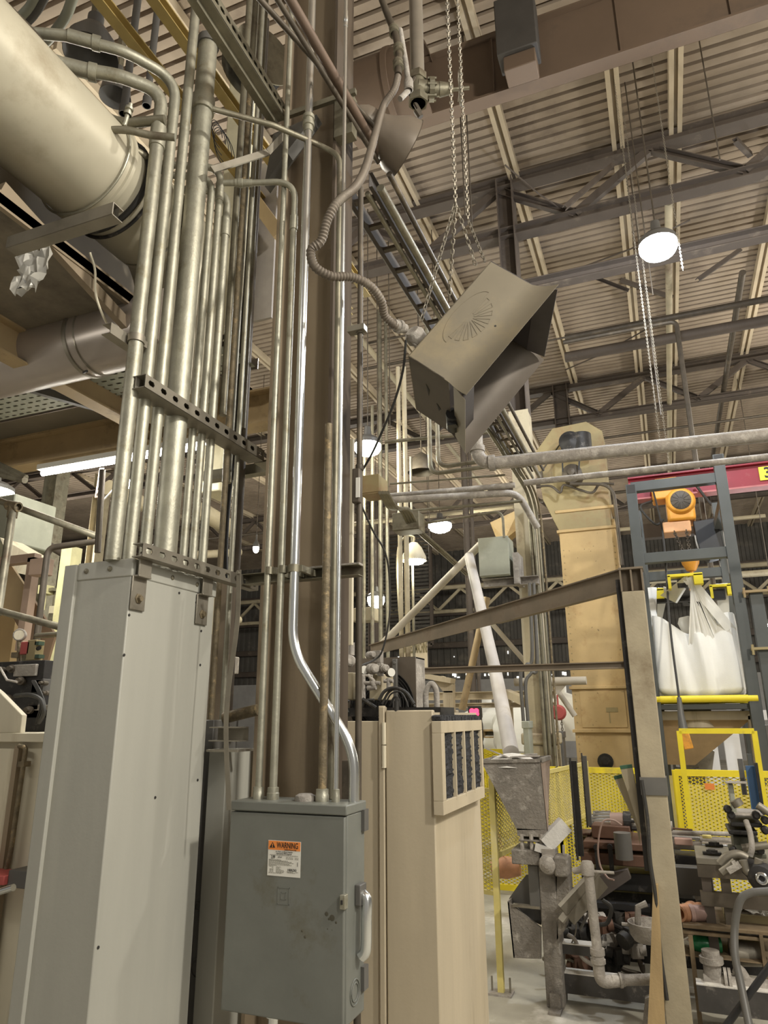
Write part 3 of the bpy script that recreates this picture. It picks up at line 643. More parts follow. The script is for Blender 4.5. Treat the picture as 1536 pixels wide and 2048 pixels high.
# strut on the column carrying them
zs = ony(610, 1142, YB + .13).z; ys = YB + .20
x0_, x1_ = ony(487, 1142, ys).x, ony(722, 1138, ys).x
t = thing('column_strut', 'dark dusty open strut across the column holding conduits', 'strut', ((x0_ + x1_) / 2, ys, zs))
m = M(); m.chan((x0_, ys, zs), (x1_, ys, zs), .045, .042, .003, side=1); part('channel', m, galvd, t)
m = M(); m.bx(x0_ + .3, x1_, ys - .02, ys + .02, zs + .021, zs + .027); part('dust_layer', m, dirtyw, t)
for px_, r in ((539, .0125), (566, .0135), (588, .0175)):
    q = ony(px_, 1140, YC); m = M(); m.lathe((q.x, YC, zs - .014), (0, 0, 1), [(r, 0), (r * 1.22, 0), (r * 1.22, .028), (r, .028)], 16)
    m.bx(q.x + r * 1.1, q.x + r * 1.1 + .014, YC, ys, zs - .012, zs + .012); part('pipe_clamp', m, galvd, t)
# tall brown pipe right of the column
q = ony(718, 1200, 2.50)
t = thing('brown_riser', 'dark brown vertical pipe close along the right edge of the column', 'pipe', (q.x, q.y, 0))
m = M(); m.cyl((q.x, q.y, .4), (q.x, q.y, onx(722, 376, q.x).z), .0125, 12); part('tube', m, darkpipe, t)
z_ = ony(706, 663, 2.5).z; m = M(); m.bx(q.x - .05, q.x + .03, q.y - .03, q.y + .01, z_ - .015, z_ + .012); m.cyl((q.x, q.y, z_ - .02), (q.x, q.y, z_ + .02), .018, 12); part('beam_clamp', m, strutm, t)
z_ = ony(712, 975, 2.5).z; m = M(); m.bx(q.x - .022, q.x + .012, q.y - .03, q.y + .0, z_ - .075, z_ + .075); m.cyl((q.x, q.y, z_ + .07), (q.x, q.y, z_ + .10), .018, 10); part('conduit_body', m, darkpipe, t, bev=.006)
m = M(); m.bx(q.x - .002, q.x + .015, q.y - .034, q.y - .03, z_ - .055, z_ + .03); part('body_cover', m, wht, t)
m = M(); qq = ony(712, 1560, 2.5); m.bx(qq.x - .03, qq.x + .01, 2.44, 2.47, qq.z - .08, qq.z + .07); m.tube([(qq.x + .01, 2.43, qq.z + .03), (qq.x + .035, 2.42, qq.z + .02)], .004, 6)
solo('switch_device', m, darkpipe, 'small rounded dark control box behind the shiny conduit bend', 'switch', bev=.006)
# bright strip: thin cream sheet added behind the right edge of the column
q1, q2 = ony(694, 1100, 2.75), ony(706, 1100, 2.75); m = M(); m.bx(q1.x - .01, q2.x, 2.74, 2.76, ony(700, 1290, 2.75).z, ony(700, 880, 2.75).z)
solo('cream_strip', m, cream, 'narrow bright cream strip just behind the right column edge', 'trim strip')
# hanging strap and lower gear left of column
q = ony(478, 1140, 2.12); q2_ = ony(458, 1620, 2.12)
m = M(); pts = curve([(q.x, 2.12, q.z), (q.x + .004, 2.12, q.z - .2), (q.x - .02, 2.12, q.z - .5), (q2_.x, 2.12, q2_.z)], 8)
for a, b in zip(pts, pts[1:]): m.beam(a, b, .018, .003, (0, 1, 0))
m.cyl((q.x, 2.12, q.z - .012), (q.x, 2.108, q.z - .012), .006, 10)
solo('hanging_strap', m, strutm, 'bent galvanised strap hanging between trough and column', 'strap')
q = onx(444, 1300, -1.72); m = M(); m.bx(q.x - .035, q.x + .035, q.y - .03, q.y + .03, onx(440, 1480, -1.72).z, onx(455, 1170, -1.72).z); solo('square_tube', m, colm, 'short brown square tube behind the hanging strap', 'post', bev=.003)
a = ony(403, 1440, 2.33); b = ony(462, 1440, 2.33)
t = thing('rear_wireway', 'darker grey wireway standing behind the pale trough', 'wireway', (a.x, 2.4, 0))
m = M(); m.bx(a.x - .2, ony(415, 1440, 2.33).x + .03, 2.33, 2.5, 0, a.z); part('body', m, greyd, t, bev=.004)
m = M(); x_ = ony(415, 1440, 2.33).x; m.bx(x_ + .03, x_ + .11, 2.31, 2.5, 0, ony(430, 1500, 2.33).z); part('door_edge', m, greyp, t, bev=.004)
for py_, r in ((1812, .013), (1935, .03)):
    q = ony(387, py_, 2.33); m = M(); m.ring((q.x + .02, 2.328, q.z), (0, 1, 0), r, .002); part('knockout', m, greyd, t)
q = ony(455, 1468, 2.26); m = M(); m.chan((q.x - .06, 2.26, q.z), (q.x + .07, 2.26, q.z), .06, .05, .004); m.bx(q.x - .06, q.x + .07, 2.22, 2.33, q.z - .06, q.z - .052); solo('stub_bracket', m, strutm, 'stub channel bracket at mid height left of the column base', 'bracket')
m = M(); q = ony(480, 1425, 2.4); m.cyl((q.x - .07, 2.4, q.z - .02), (q.x + .08, 2.4, q.z + .01), .022, 12); solo('pipe_stub', m, rusty, 'short rusty pipe stub reaching the column', 'pipe')
q = ony(425, 1300, 2.6); m = M(); m.tube([(q.x, 2.6, 1.35), (q.x, 2.6, 1.95)], [.028, .028], 12); solo('ribbed_hose', m, greyd, 'dark grey ribbed hose just behind the trough edge', 'hose')
# ================================================================ upper left: ducts, mezzanine
q1 = onx(100, 275, -1.9); zc = q1.z + .02; r = .20; XD = -1.9
t = thing('large_duct', 'large round cream duct running away at the upper left edge', 'duct', (XD, 1.2, zc))
yj = onx(190, 330, XD).y; ye = onx(248, 480, XD).y + .12
m = M(); m.lathe((XD, .1, zc), (0, 1, 0), [(r + .012, 0), (r + .012, yj - .1 - .02), (r + .02, yj - .1 - .015), (r + .02, yj - .1), (r + .004, yj - .1 + .005)], 48); part('front_section', m, ductm, t)
m = M(); m.lathe((XD, yj, zc), (0, 1, 0), [(r, -.02), (r, ye - yj)], 48)
ep = [(XD, ye + .0, zc), (XD, ye + .12, zc - .0), (XD, ye + .24, zc - .14), (XD, ye + .26, zc - .35), (XD, ye + .26, 2.9)]
m.tube(curve(ep, 6), r, 36); part('rear_elbow', m, ductm, t)
for k, (dy, mt_, rr_, w_) in enumerate(((-.05, galv, r + .022, .005), (.075, black, r + .006, .012), (.12, black, r + .006, .007))):
    m = M(); m.ring((XD, yj + dy, zc), (0, 1, 0), rr_, w_, 48, 8); part('clamp_ring', m, mt_, t)
for dy in (-.05, .11):
    a = V((XD + .8 * r + .02, yj + dy, zc + .6 * r)); m = M(); m.cyl(a, a + V((.02, 0, .10)), .009, 10); m.lathe(a + V((.01, 0, .05)), (.2, 0, 1), [(.016, 0), (.016, .012), (.01, .014), (.01, .022), (.016, .024), (.016, .034)], 12); part('clamp_bolt', m, galv, t)
# horizontal duct
yd = 2.15; zd = ony(100, 708, yd).z; rd = .150
t = thing('cross_duct', 'smaller pinkish-grey round duct crossing at left under the large one', 'duct', (-2.3, yd, zd))
xe = -1.83; xr_ = ony(185, 690, yd).x
m = M(); m.cyl((-4.5, yd, zd), (xe, yd, zd), rd, 40); part('tube', m, ductp, t)
m = M(); m.lathe((xr_ - .03, yd, zd), (1, 0, 0), [(rd, 0), (rd + .006, 0), (rd + .006, .018), (rd, .02)], 40); m.lathe((xr_ + .03, yd, zd), (1, 0, 0), [(rd, 0), (rd + .007, .004), (rd, .008)], 40); part('joint_band', m, strutm, t)
m = M(); m.tube([(xr_ + .0, yd - .03, zd - rd - .012), (xr_ + .05, yd - .06, zd - rd - .03)], .006, 6); part('band_screw', m, black, t)
# mezzanine soffit and beams
ZS = 3.30; yf = 2.98
t = thing('mezzanine', 'stained dark mezzanine floor seen from below on ochre steel beams', 'platform', (-4, 2.2, 3.1))
m = M(); m.bx(-7, -1.95, .2, yf, ZS, ZS + .04)
part('soffit_panel', m, soffm, t)
m = M(); m.ib((-7, yf, ZS - .10), (-1.7, yf, ZS - .10), .12, .2, .012); part('edge_beam', m, orangeb, t)
a = onz(0, 620, ZS - .02)
for x in (a.x - .10, ):
    m = M(); m.ib((x, .6, ZS - .08), (x, yf, ZS - .08), .09, .16, .01); part('cross_beam', m, orangeb, t)
a = onz(60, 905, ZS - .1)
m = M(); m.ib((a.x - .35, 1.2, ZS - .1), (a.x - .35, yf, ZS - .1), .12, .2, .012); part('cross_beam', m, orangeb, t)
m = M(); m.bx(-1.97, -1.95, .2, yf, ZS - .01, ZS + .05); part('fascia', m, colm, t)
m = M(); m.bx(-2.34, -2.3, .2, yf, ZS + .04, 3.95); part('shade_panel', m, soffm, t)  # dark panel added where only shade shows below the large duct
# tube light
a, b = ony(85, 947, yf - .06), ony(292, 926, yf - .06)
t = thing('fluorescent_light', 'bright white fluorescent tube light under the mezzanine beam', 'lamp', (a.x, a.y, a.z))
m = M(); m.cyl((a.x, a.y, a.z), (a.x + 1.15, a.y, a.z), .016, 14); part('tube', m, lit, t)
m = M(); m.bx(a.x - .02, a.x + 1.17, a.y - .03, a.y + .03, a.z + .018, a.z + .05); part('housing', m, wht, t)
fl = bpy.data.lights.new('tube_glow', 'AREA'); fl.shape = 'RECTANGLE'; fl.size = 1.1; fl.size_y = .05; fl.energy = 14; fl.color = (1, .97, .9)
fo = bpy.data.objects.new('tube_glow', fl); COL.objects.link(fo); fo.location = (a.x + .57, a.y, a.z - .02)
m = M(); m.tube(curve([(a.x + .5, yf, a.z - .02), (a.x + .52, yf, a.z - .12), (a.x + .42, yf, a.z - .22)]), .005, 6); m.tube(curve([(a.x + .95, yf, a.z - .25), (a.x + .93, yf, a.z - .4), (a.x + .78, yf, a.z - .55)]), .005, 6)
solo('dangling_cord', m, wht, 'thin pale cord dangling below the fluorescent tube', 'cord')
q = ony(200, 965, yf - .04); m = M(); m.slots((q.x, yf - .04, q.z + .09), (q.x - .012, yf - .04, q.z - .09), .032, .003, (0, -1, 0), 5, .02, .01)
solo('slotted_angle', m, mat('pink_strut', (.62, .47, .40), .6), 'short pinkish slotted strap hanging below the tube light', 'bracket')
# perforated tray
PZ = ony(140, 803, 2.6).z; a = V((-3, 2.5, PZ))
t = thing('perforated_tray', 'perforated cable tray under the mezzanine behind the cross duct', 'cable tray', (a.x, a.y, 3.0))
m = M(); x0_, x1_ = -3.6, -1.72
for k in range(5):
    m.slots((x0_, 2.44 + k * .045, PZ), (x1_, 2.44 + k * .045, PZ), .045, .003, (0, 0, -1), 34, .034, .013)
part('tray_bottom', m, palegr, t)
m = M(); m.slots((x0_, 2.42, PZ + .035), (x1_, 2.42, PZ + .035), .06, .003, (0, -1, 0), 34, .03, .012); m.bx(x0_, x1_, 2.665, 2.67, PZ, PZ + .06); part('tray_side', m, ductp, t)
a = ony(70, 822, 2.4); m = M(); m.beam((a.x, 2.36, PZ - .03), (a.x + .2, 2.78, PZ - .03), .03, .04); m.bx(a.x - .012, a.x + .012, 2.36, 2.39, PZ - .04, 3.3); part('tray_hanger', m, greyd, t)
# slotted strut near top left below the large duct
a, b = onz(25, 493, 2.98 + .1), onz(236, 425, 3.08)
m = M(); d = (b - a).normalized(); nrm = V((d.y, -d.x, 0))
if nrm.y > 0: nrm = -nrm
m.slots(a, b, .042, .003, nrm, 9, .022, .013); m.beam(a, b, .042, .003, off=(0, .021)); m.beam(a, b, .042, .003, off=(0, -.021)); m.beam(a, b, .004, .042, off=(.021, 0))
solo('slotted_strut', m, strutm, 'slotted strut crossing under the large cream duct', 'strut')
m = M(); c = onz(75, 520, 3.2)
G = 9; vs = [c + V((-.09 + .18 * i / G * (1 - .4 * j / G) + random.uniform(-.008, .008), random.uniform(-.02, .02), .06 - .18 * j / G + random.uniform(-.012, .012))) for j in range(G + 1) for i in range(G + 1)]
m.add(vs, [(j * (G + 1) + i, j * (G + 1) + i + 1, (j + 1) * (G + 1) + i + 1, (j + 1) * (G + 1) + i) for j in range(G) for i in range(G)])
solo('plastic_wrap', m, plastic, 'crumpled translucent plastic scrap stuck by the mezzanine edge', 'plastic scrap')
m = M(); a = onx(165, 510, -1.98); m.tube(curve([onx(180, 505, -1.93), onx(190, 540, -1.93), onx(192, 590, -1.93), onx(210, 640, -1.93), onx(228, 665, -1.93)]), .005, 6)
solo('hanging_wire', m, cream, 'thin cream wire looping down past the mezzanine edge', 'wire')
m = M(); q = onx(70, 480, -1.97); m.beam(onx(0, 375, -1.97), onx(262, 660, -1.97), .03, .05); solo('edge_angle', m, colm, 'dark brown angle along the mezzanine edge below the large duct', 'angle')
# background conduits curving behind at upper left
for i, (pts, r_, z_, lab) in enumerate((
    (((20, 70), (115, 165), (190, 215), (240, 244), (330, 240)), .020, 3.9, 'upper dull conduit curving behind the long sweeping bends'),
    (((100, 160), (165, 215), (240, 280), (300, 320), (330, 345)), .016, 3.75, 'lower dull conduit with fitting running down behind the large duct'),
    (((200, 262), (250, 260), (300, 270), (350, 275)), .014, 3.7, 'short pale conduit curving left of the rack near the duct clamp'),
    (((0, 10), (60, 70), (110, 130), (200, 225)), .028, 4.1, 'broad dark channel edge running down beside the large duct'))):
    m = M(); m.tube(curve([onz(p[0], p[1], z_) for p in pts]), r_, 12); solo('conduit', m, galvd if i < 3 else darkpipe, lab, 'conduit')
for i, (pts, r_, lab) in enumerate(((((75, -12), (55, 20), (25, 45), (-10, 50)), .02, 'pale hose bending out of the top left corner'), (((92, -12), (72, 22), (50, 45), (20, 60)), .02, 'dark hose beside the pale one in the top left corner'), (((148, -12), (130, 35), (95, 80), (60, 105)), .022, 'pale curved hose hanging left of the unlit dark reflector'))):
    m = M(); m.tube(curve([onz(p[0], p[1], 4.6) for p in pts]), r_, 12); solo('hose', m, (palegr, greyd, palegr)[i], lab, 'hose')
for (px_, py_, y_, lab) in ((247, 228, 3.2, 'dark capped drop pipe hanging left of the rack, longer one'), (293, 212, 3.5, 'dark capped drop pipe hanging left of the rack, shorter one')):
    q = ony(px_, py_, y_); m = M(); m.cyl(q, (q.x, q.y, 8.87), .03, 12); m.cyl(q, q + V((0, 0, .08)), .037, 12); solo('drop_pipe', m, greyd, lab, 'pipe')
for p0, p1, lab in (((186, -20), (345, 205), 'yellowed long strut running away at top left'), ((298, -20), (380, 115), 'second yellowed strut right of the first at top left')):
    a, b = onz(*p0, 5.2), onz(*p1, 5.2); b = V((a.x, b.y + 2.5, 5.2)); m = M(); m.chan(a, b, .06, .07, .008); solo('overhead_strut', m, amber, lab, 'strut')
for (px_, py_, D, R_, lab) in ((184, 92, 4.9, .21, 'big unlit dark reflector hanging at top left'), (232, 180, 6.4, .16, 'second unlit dark reflector half hidden behind conduits')):
    c = ond(px_, py_, D); t = thing('unlit_reflector', lab, 'lamp', c); m = M()
    m.lathe(c - V((0, 0, .1)), (0, 0, 1), [(R_, 0), (R_ * .98, .02), (R_ * .9, .12), (R_ * .5, .26), (R_ * .3, .3), (R_ * .3, .4), (0, .41)], 28); m.lathe(c - V((0, 0, .1)), (0, 0, 1), [(R_ * .98, 0), (R_ * .87, .11), (R_ * .45, .25), (0, .26)], 28); part('reflector', m, greyd, t)
    m = M(); m.bx(c.x - .03, c.x + .03, c.y - .03, c.y + .03, c.z + .3, 8.8); part('stem', m, galvd, t)
# cream panel and grey panel behind rack
a, b = ony(428, 150, 3.3), ony(470, 600, 3.3); m = M(); m.bx(ony(445, 600, 3.3).x - .07, ony(445, 600, 3.3).x + .07, 3.3, 3.5, 2.9, ony(440, 100, 3.3).z)
solo('cream_duct', m, mat('bright_cream', (.78, .73, .52), .6), 'bright cream rectangular duct standing behind the rack at top', 'duct', bev=.01)  # even bright cream colour, not emissive
q = ony(517, 540, 3.6); m = M(); m.bx(q.x - .25, q.x + .12, 3.6, 3.62, ony(517, 640, 3.6).z, ony(517, 330, 3.6).z); solo('grey_board', m, mat('mauve_panel', (.34, .31, .29), .7), 'flat mauve-grey panel between rack and brown column', 'panel')
m = M(); a, b = onz(420, 268, 4.9), onz(530, 410, 4.9); m.beam(ony(410, 262, 3.5), ony(560, 470, 3.5), .05, .09); solo('ochre_strip', m, orangeb, 'sloping ochre steel strip in front of the mauve-grey panel', 'beam')
# coil of dark hoses near (520,110)
c = ond(515, 130, 3.3); t = thing('hose_reel', 'dark hose reel between grey side plates behind the top conduits', 'hose reel', c)
ax = V((math.cos(.5), -math.sin(.5), 0))
m = M(); m.lathe(c - ax * .06, ax, [(.09, 0), (.09, .01), (.1, .015)] + [(.15 + .012 * math.cos(i * 1.57), .015 + i * .006) for i in range(16)] + [(.09, .12)], 28); part('hose_coil', m, rubber, t)
for s_ in (-.09, .085):
    m = M(); m.lathe(c + ax * s_, ax, [(0, 0), (.19, 0), (.19, .008), (0, .008)], 28); part('side_plate', m, galvd, t)
m = M(); m.bx(c.x - .02, c.x + .02, c.y - .02, c.y + .02, c.z + .1, c.z + 2.5); part('support_post', m, galvd, t)
# sloping slotted channel at top
a, b = onx(392, -30, -1.45), onx(556, 232, -1.45)
m = M(); z_ = 4.32
a, b = onz(395, -20, z_), onz(556, 232, z_)
m.slots(a + V((.045, 0, 0)), b + V((.045, 0, 0)), .07, .004, (1, 0, 0), 15, .034, .02); m.beam(a, b, .085, .005, off=(0, -.035)); m.beam(a, b, .085, .005, off=(0, .035)); m.beam(a, b, .005, .03, off=(0, -.045)); m.beam(a, b, .005, .07, off=(-.042, 0))
solo('overhead_channel', m, galvd, 'slotted double channel slanting over the fat pipe at top', 'strut')
# bracket arm + shelf on column
a, b = ond(424, 340, 2.52), ond(535, 305, 2.62); c_ = ond(575, 262, 2.7)
m = M(); m.beam(a, b, .012, .028); m.beam(b, c_, .012, .028); solo('bracket_arm', m, strutm, 'thin angled bracket arm bolted near the column top', 'bracket')
zb_ = ony(600, 330, 2.35).z; m = M(); m.prism([(CX1 - .20, 2.40, zb_), (CX1 - .02, 2.30, zb_ + .05), (CX1 + .1, 2.36, zb_ + .28), (CX1 - .16, 2.40, zb_ + .3)], (0, .06, 0)); solo('gusset_plate', m, greyd, 'dark gusset plate on the column behind the crossing conduit', 'plate')
z_ = ony(690, 250, 2.5).z; m = M(); m.bx(CX1 + .155, CX1 + .25, 2.44, 2.5, z_ - .12, z_ + .12); m.bx(CX1 - .1, CX1 + .27, 2.43, 2.45, z_ + .1, z_ + .13); solo('column_clip', m, galvd, 'square steel clip plates on the right side of the column', 'bracket')
# loop wires
c = onx(440, 270, -1.9); m = M()
for k in range(5):
    rr = .05 + .012 * k; cc = c + V((.0, .02 * k - .03, -.015 * k)); m.tube([cc + V((.0, math.cos(u) * rr, math.sin(u) * rr * 1.1)) for u in [j * .45 for j in range(12)]], .0022, 5)
solo('wire_loops', m, rubber, 'thin loose wire loops in front of the cream duct', 'wire')
# ================================================================ bundle running away right of the column: tray, pipes
ZT = 4.25
def ay(p, X_=None): return onz(p[0], p[1], ZT)
t0 = onz(722, 345, ZT); xt_ = onz(765, 450, ZT).x; hw = (onz(792, 450, ZT).x - onz(738, 450, ZT).x) / 2; xo = lambda p_: onz(p_, 450, ZT).x - xt_
t = thing('ladder_tray', 'ladder cable tray running away from the column towards the second column', 'cable tray', (xt_, t0.y, ZT - .05))
m = M(); m.chan((xt_ - hw, 2.72, ZT), (xt_ - hw, 7.4, ZT), .02, .09, .003, side=-1); m.chan((xt_ + hw, 2.72, ZT), (xt_ + hw, 7.4, ZT), .02, .09, .003); part('side_rail', m, mat('tray_brown', (.075, .062, .052), .85, 0), t)
for k in range(22):
    y_ = 2.8 + k * .21; m = M(); m.bx(xt_ - hw, xt_ + hw, y_, y_ + .03, ZT - .04, ZT - .02); part('rung', m, darkpipe, t)
for dx, z_, r_, mt_, lab in ((xo(780), ZT - .05, .014, galvd, 'upper pipe of the bundle running away beside the cable tray'), (xo(808), ZT - .04, .022, galvd, 'stout pipe of the bundle running away beside the cable tray'),
                        (xo(729), ZT + .0, .014, darkpipe, 'slim dark pipe left of the cable tray'), (xo(827), ZT + .03, .016, darkpipe, 'thin outer pipe of the bundle beside the cable tray')):
    m = M(); m.cyl((xt_ + dx, 2.75, z_), (xt_ + dx, 7.6, z_), r_, 14); solo('bundle_pipe', m, mt_, lab, 'pipe')
for i, (p0, p1, lab) in enumerate((((512, -10), (757, 262), 'dark conduit slanting across the column top, left one'), ((575, -10), (740, 275), 'brownish pipe slanting across the column top'), ((548, -12), (735, 290), 'thin pipe slanting under the brownish one'))):
    z_ = (4.45, 4.4, 4.36)[i]; a = onz(*p0, z_); b = onz(*p1, z_); m = M(); m.cyl(a, b + (b - a) * .15, (.013, .022, .012)[i], 12); solo('slanting_pipe', m, (darkpipe, mat('brown_pipe', (.17, .12, .09), .55, .3), darkpipe)[i], lab, 'pipe')
# tray beyond the hood dropping to the second column
pts = [V((XC2 + .02, 5.4, 4.5)), V((XC2 + .10, 6.6, 4.2)), V((XC2 + .22, Y2 - .3, 3.5)), V((XC2 + .2, Y2 - .28, 1.7))]
for k, (dx, r_) in enumerate(((0, .020), (.05, .016), (.09, .013))):
    m = M(); m.tube(fillet([p + V((dx, 0, 0)) for p in (V((XC2 - .1, 5.0, 4.45)), V((XC2 + .12, Y2 - .3, 4.0)), V((XC2 + .12, Y2 - .25, .9)))], .5), r_, 10)
    solo('column_riser', m, (galvd, galvd, rusty)[k], ('dust-topped pipe bending down onto the second column', 'middle pipe bending down onto the second column', 'thin pipe bending down at the right of the second column')[k], 'pipe')
# ================================================================ dome reflector (bell) and valve assembly right of column
c0 = onc(733, 245, 3.55); c1_ = onc(802, 292, 3.62); ax = (c1_ - c0).normalized()
t = thing('bell_lamp', 'brown bell-shaped lamp reflector hanging beside the column', 'lamp', c0)
L = (c1_ - c0).length; R_ = .155
m = M(); prof = [(.0, -.07), (.05, -.07), (.075, -.03), (.08, 0), (.08, .05), (.088, L * .35), (.105, L * .55), (R_ * .93, L * .85), (R_, L * 1.15), (R_ * 1.03, L * 1.16), (R_ * .98, L * 1.14), (R_ * .9, L * .84), (.09, L * .5), (.0, L * .4)]
m.lathe(c0, ax, prof, 36); part('reflector', m, mat('brown_enamel', (.20, .165, .13), .38, .2, var=.12), t)
m = M(); m.lathe(c0 - ax * .07, ax, [(0, 0), (.045, 0), (.055, .02), (.05, .05), (.0, .06)], 16); part('neck', m, dirtyw, t)
m = M(); m.tube([c0 - ax * .05, c0 - ax * .05 + V((-.05, 0, .12)), V((CX1 + .16, CY1, (c0 - ax * .05).z + .2))], .012, 8); part('mount_arm', m, darkpipe, t)
# vertical pipe + valve
pv = onc(835, 150, 4.2); t = thing('valve_pipe', 'thick taupe drop pipe ending in a rusty gate valve', 'pipe', (pv.x, pv.y, pv.z))
m = M(); m.cyl((pv.x, pv.y, pv.z - .02), (pv.x, pv.y, 8.87), .042, 20); part('riser', m, mat('taupe_pipe', (.235, .205, .165), .5, .2), t)
R3 = CR
def cv(r_, u_, b_): return R3 @ V((r_, u_, b_))
m = M(); p = V(pv); m.cyl(p, p - V((0, 0, .05)), .056, 6); m.cyl(p - V((0, 0, .04)), p - V((0, 0, .22)), .045, 14); m.cyl(p - V((0, 0, .17)), p - V((0, 0, .22)), .06, 6)
h = p + cv(.07, -.10, .02); m.cyl(p - V((0, 0, .1)), h + cv(.07, 0, 0), .05, 14, .04); part('valve_body', m, galvd, t)
m = M(); m.cyl(h, h + cv(.03, 0, 0), .068, 8); m.cyl(h + cv(.06, .0, 0), h + cv(.14, .005, 0), .045, 14, .03); m.cyl(h + cv(.14, 0, 0), h + cv(.24, .01, 0), .011, 8)
for k in range(6):
    a_ = k * math.pi / 3; o_ = cv(0, math.sin(a_) * .058, math.cos(a_) * .058); m.cyl(h + o_ - cv(.012, 0, 0), h + o_ + cv(.042, 0, 0), .009, 6)
part('bonnet', m, galvd, t)
wc = h + cv(.185, .01, 0); m = M(); m.ring(wc, cv(1, .05, .1), .088, .008, 24, 8)
for k in range(4):
    a_ = k * math.pi / 2 + .4; m.cyl(wc, wc + cv(0, math.sin(a_) * .088, math.cos(a_) * .088), .005, 6)
part('handwheel', m, strutm, t)
m = M(); m.tube(curve([p + cv(-.02, -.05, .05), p + cv(-.05, -.13, .06), p + cv(.01, -.26, .06)]), .014, 8); m.cyl(p + cv(-.01, -.25, .06), p + cv(.015, -.29, .06), .02, 8); part('lever', m, darkpipe, t)
# hanging conduit with fittings and flex
ptsk = [onc(760, -12, 3.9), onc(775, 30, 3.85), onc(788, 62, 3.8), onc(797, 100, 3.7), onc(796, 150, 3.6)]
t = thing('flexible_conduit', 'dusty ribbed flexible conduit snaking from the ceiling to the metal hood', 'conduit', ptsk[-1])
m = M(); m.tube(curve(ptsk), .019, 12); part('rigid_tube', m, darkpipe, t)
for p_ in (ptsk[2], ptsk[3], ptsk[3] * .4 + ptsk[4] * .6):
    d = (ptsk[4] - ptsk[2]).normalized(); m = M(); m.lathe(p_ - d * .03, d, [(.019, 0), (.028, 0), (.028, .02), (.023, .022), (.023, .045), (.029, .047), (.029, .06), (.019, .062)], 10); part('fitting', m, galvd, t)
fx = [(796, 152, 3.6), (788, 180, 3.55), (768, 210, 3.5), (752, 262, 3.3), (733, 330, 3.0), (712, 372, 2.8), (675, 405, 2.68), (655, 440, 2.66), (642, 482, 2.66), (622, 500, 2.66), (629, 532, 2.66), (662, 552, 2.68), (703, 554, 2.72), (738, 570, 2.76), (762, 600, 2.82), (770, 632, 2.88), (795, 655, 2.92)]
fp = flexpath([onc(*f) for f in fx], .0065)
m = M(); m.tube(fp, [(.0185 if i % 2 else .0155) for i in range(len(fp))], 12); part('flexible_section', m, mat('flex_brown', (.17, .14, .11), .6, .2, var=.2, dirt=(.3, .27, .22), amt=.2), t)
m = M(); d = (onc(822, 664, 3.0) - onc(788, 650, 2.9)).normalized(); m.lathe(onc(786, 648, 2.91), d, [(.016, 0), (.023, 0), (.024, .03), (.03, .032), (.03, .05), (.022, .052), (.022, .085)], 10); part('end_fitting', m, dirtyw, t)
# second bent fitting by the conduit
m = M(); m.tube(fillet([onc(800, 60, 3.95), onc(812, 130, 3.85), onc(818, 180, 3.8), onc(800, 198, 3.75)], .05), .016, 10); m.lathe(onc(817, 165, 3.8), (0, 0, -1), [(.022, -.02), (.027, 0), (.027, .05), (.02, .055)], 10)
solo('bent_fitting', m, dirtyw, 'short bent pipe stub hanging beside the flexible conduit', 'pipe')
# ================================================================ hanging metal hood with fan emblem
s = 3.0 / 1390
def cc(x, y, d): return CR @ V((x * s, -y * s, -d * s))
e1, e2, e3 = cc(-168, 202, -51), cc(95, 70, -36), cc(27, 80, 228) * .92
A0 = onc(981, 523, 3.03)
t = thing('metal_hood', 'weathered sheet metal hood with embossed fan emblem hanging tilted on chains', 'hood', A0)
th = e3.normalized() * .004
def slab(pts, off, name, mt_, lab=None, bev=0):
    m = M(); m.prism(pts, off); return part(name, m, mt_, t, lab, bev)
n3 = e3.normalized(); n2 = e2.normalized(); n1 = e1.normalized()
eb = .86
# curved front sheet, flaring outwards at the mouth
m = M(); K = 12; vs = []; 
def sheet(side, far=False):
    """side sheet built from back edge to lip with a smooth flare"""
    vs = []
    for k in range(K + 1):
        u = k / K * 1.22; fl_ = max(0, u - .78) ** 2 * 1.0
        for v_ in (0, 1):
            w_ = -.04 * 0
            ext = max(0, u - .8) * .12
            vv = v_ + (ext if v_ else -ext)
            base = A0 + e2 * u + e1 * vv + (e3 if far else V((0, 0, 0))) + n3 * (fl_ * .28 * (1 if far else -1))
            vs.append(base)
    mm = M(); n = len(vs); o_ = n3 * (.004 if not far else -.004)
    mm.add(vs + [p + o_ for p in vs], [(2 * k, 2 * k + 1, 2 * k + 3, 2 * k + 2) for k in range(K)] + [(n + 2 * k, n + 2 * k + 2, n + 2 * k + 3, n + 2 * k + 1) for k in range(K)] +
           [(2 * k, 2 * k + 2, n + 2 * k + 2, n + 2 * k) for k in range(K)] + [(2 * k + 1, n + 2 * k + 1, n + 2 * k + 3, 2 * k + 3) for k in range(K)] + [(0, n, n + 1, 1), (2 * K, 2 * K + 1, n + 2 * K + 1, n + 2 * K)])
    return mm
F = part('front_sheet', sheet(0), hood, t, 'brownish front sheet with embossed fan emblem')
hood_shade = mat('hood_rear_shade', (.12, .10, .082), .5, .3, var=.2); part('rear_sheet', sheet(0, True), hood_shade, t)  # interior shade put into the rear sheet's darker colour
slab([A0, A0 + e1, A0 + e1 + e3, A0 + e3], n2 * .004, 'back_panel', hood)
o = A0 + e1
slab([o, o + e2 * .80, o + e2 * .80 + e3, o + e3], -n1 * .004, 'end_panel', hood_shade, 'darker end panel with torn marks')
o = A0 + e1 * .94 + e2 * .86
slab([A0 + e1 + e2 * .9, A0 + e1 * 1.06 + e2 * 1.22 - n3 * .02, A0 + e1 * 1.06 + e2 * 1.22 + e3 + n3 * .02, A0 + e1 + e2 * .9 + e3], n1 * .003, 'mouth_flange', hood)
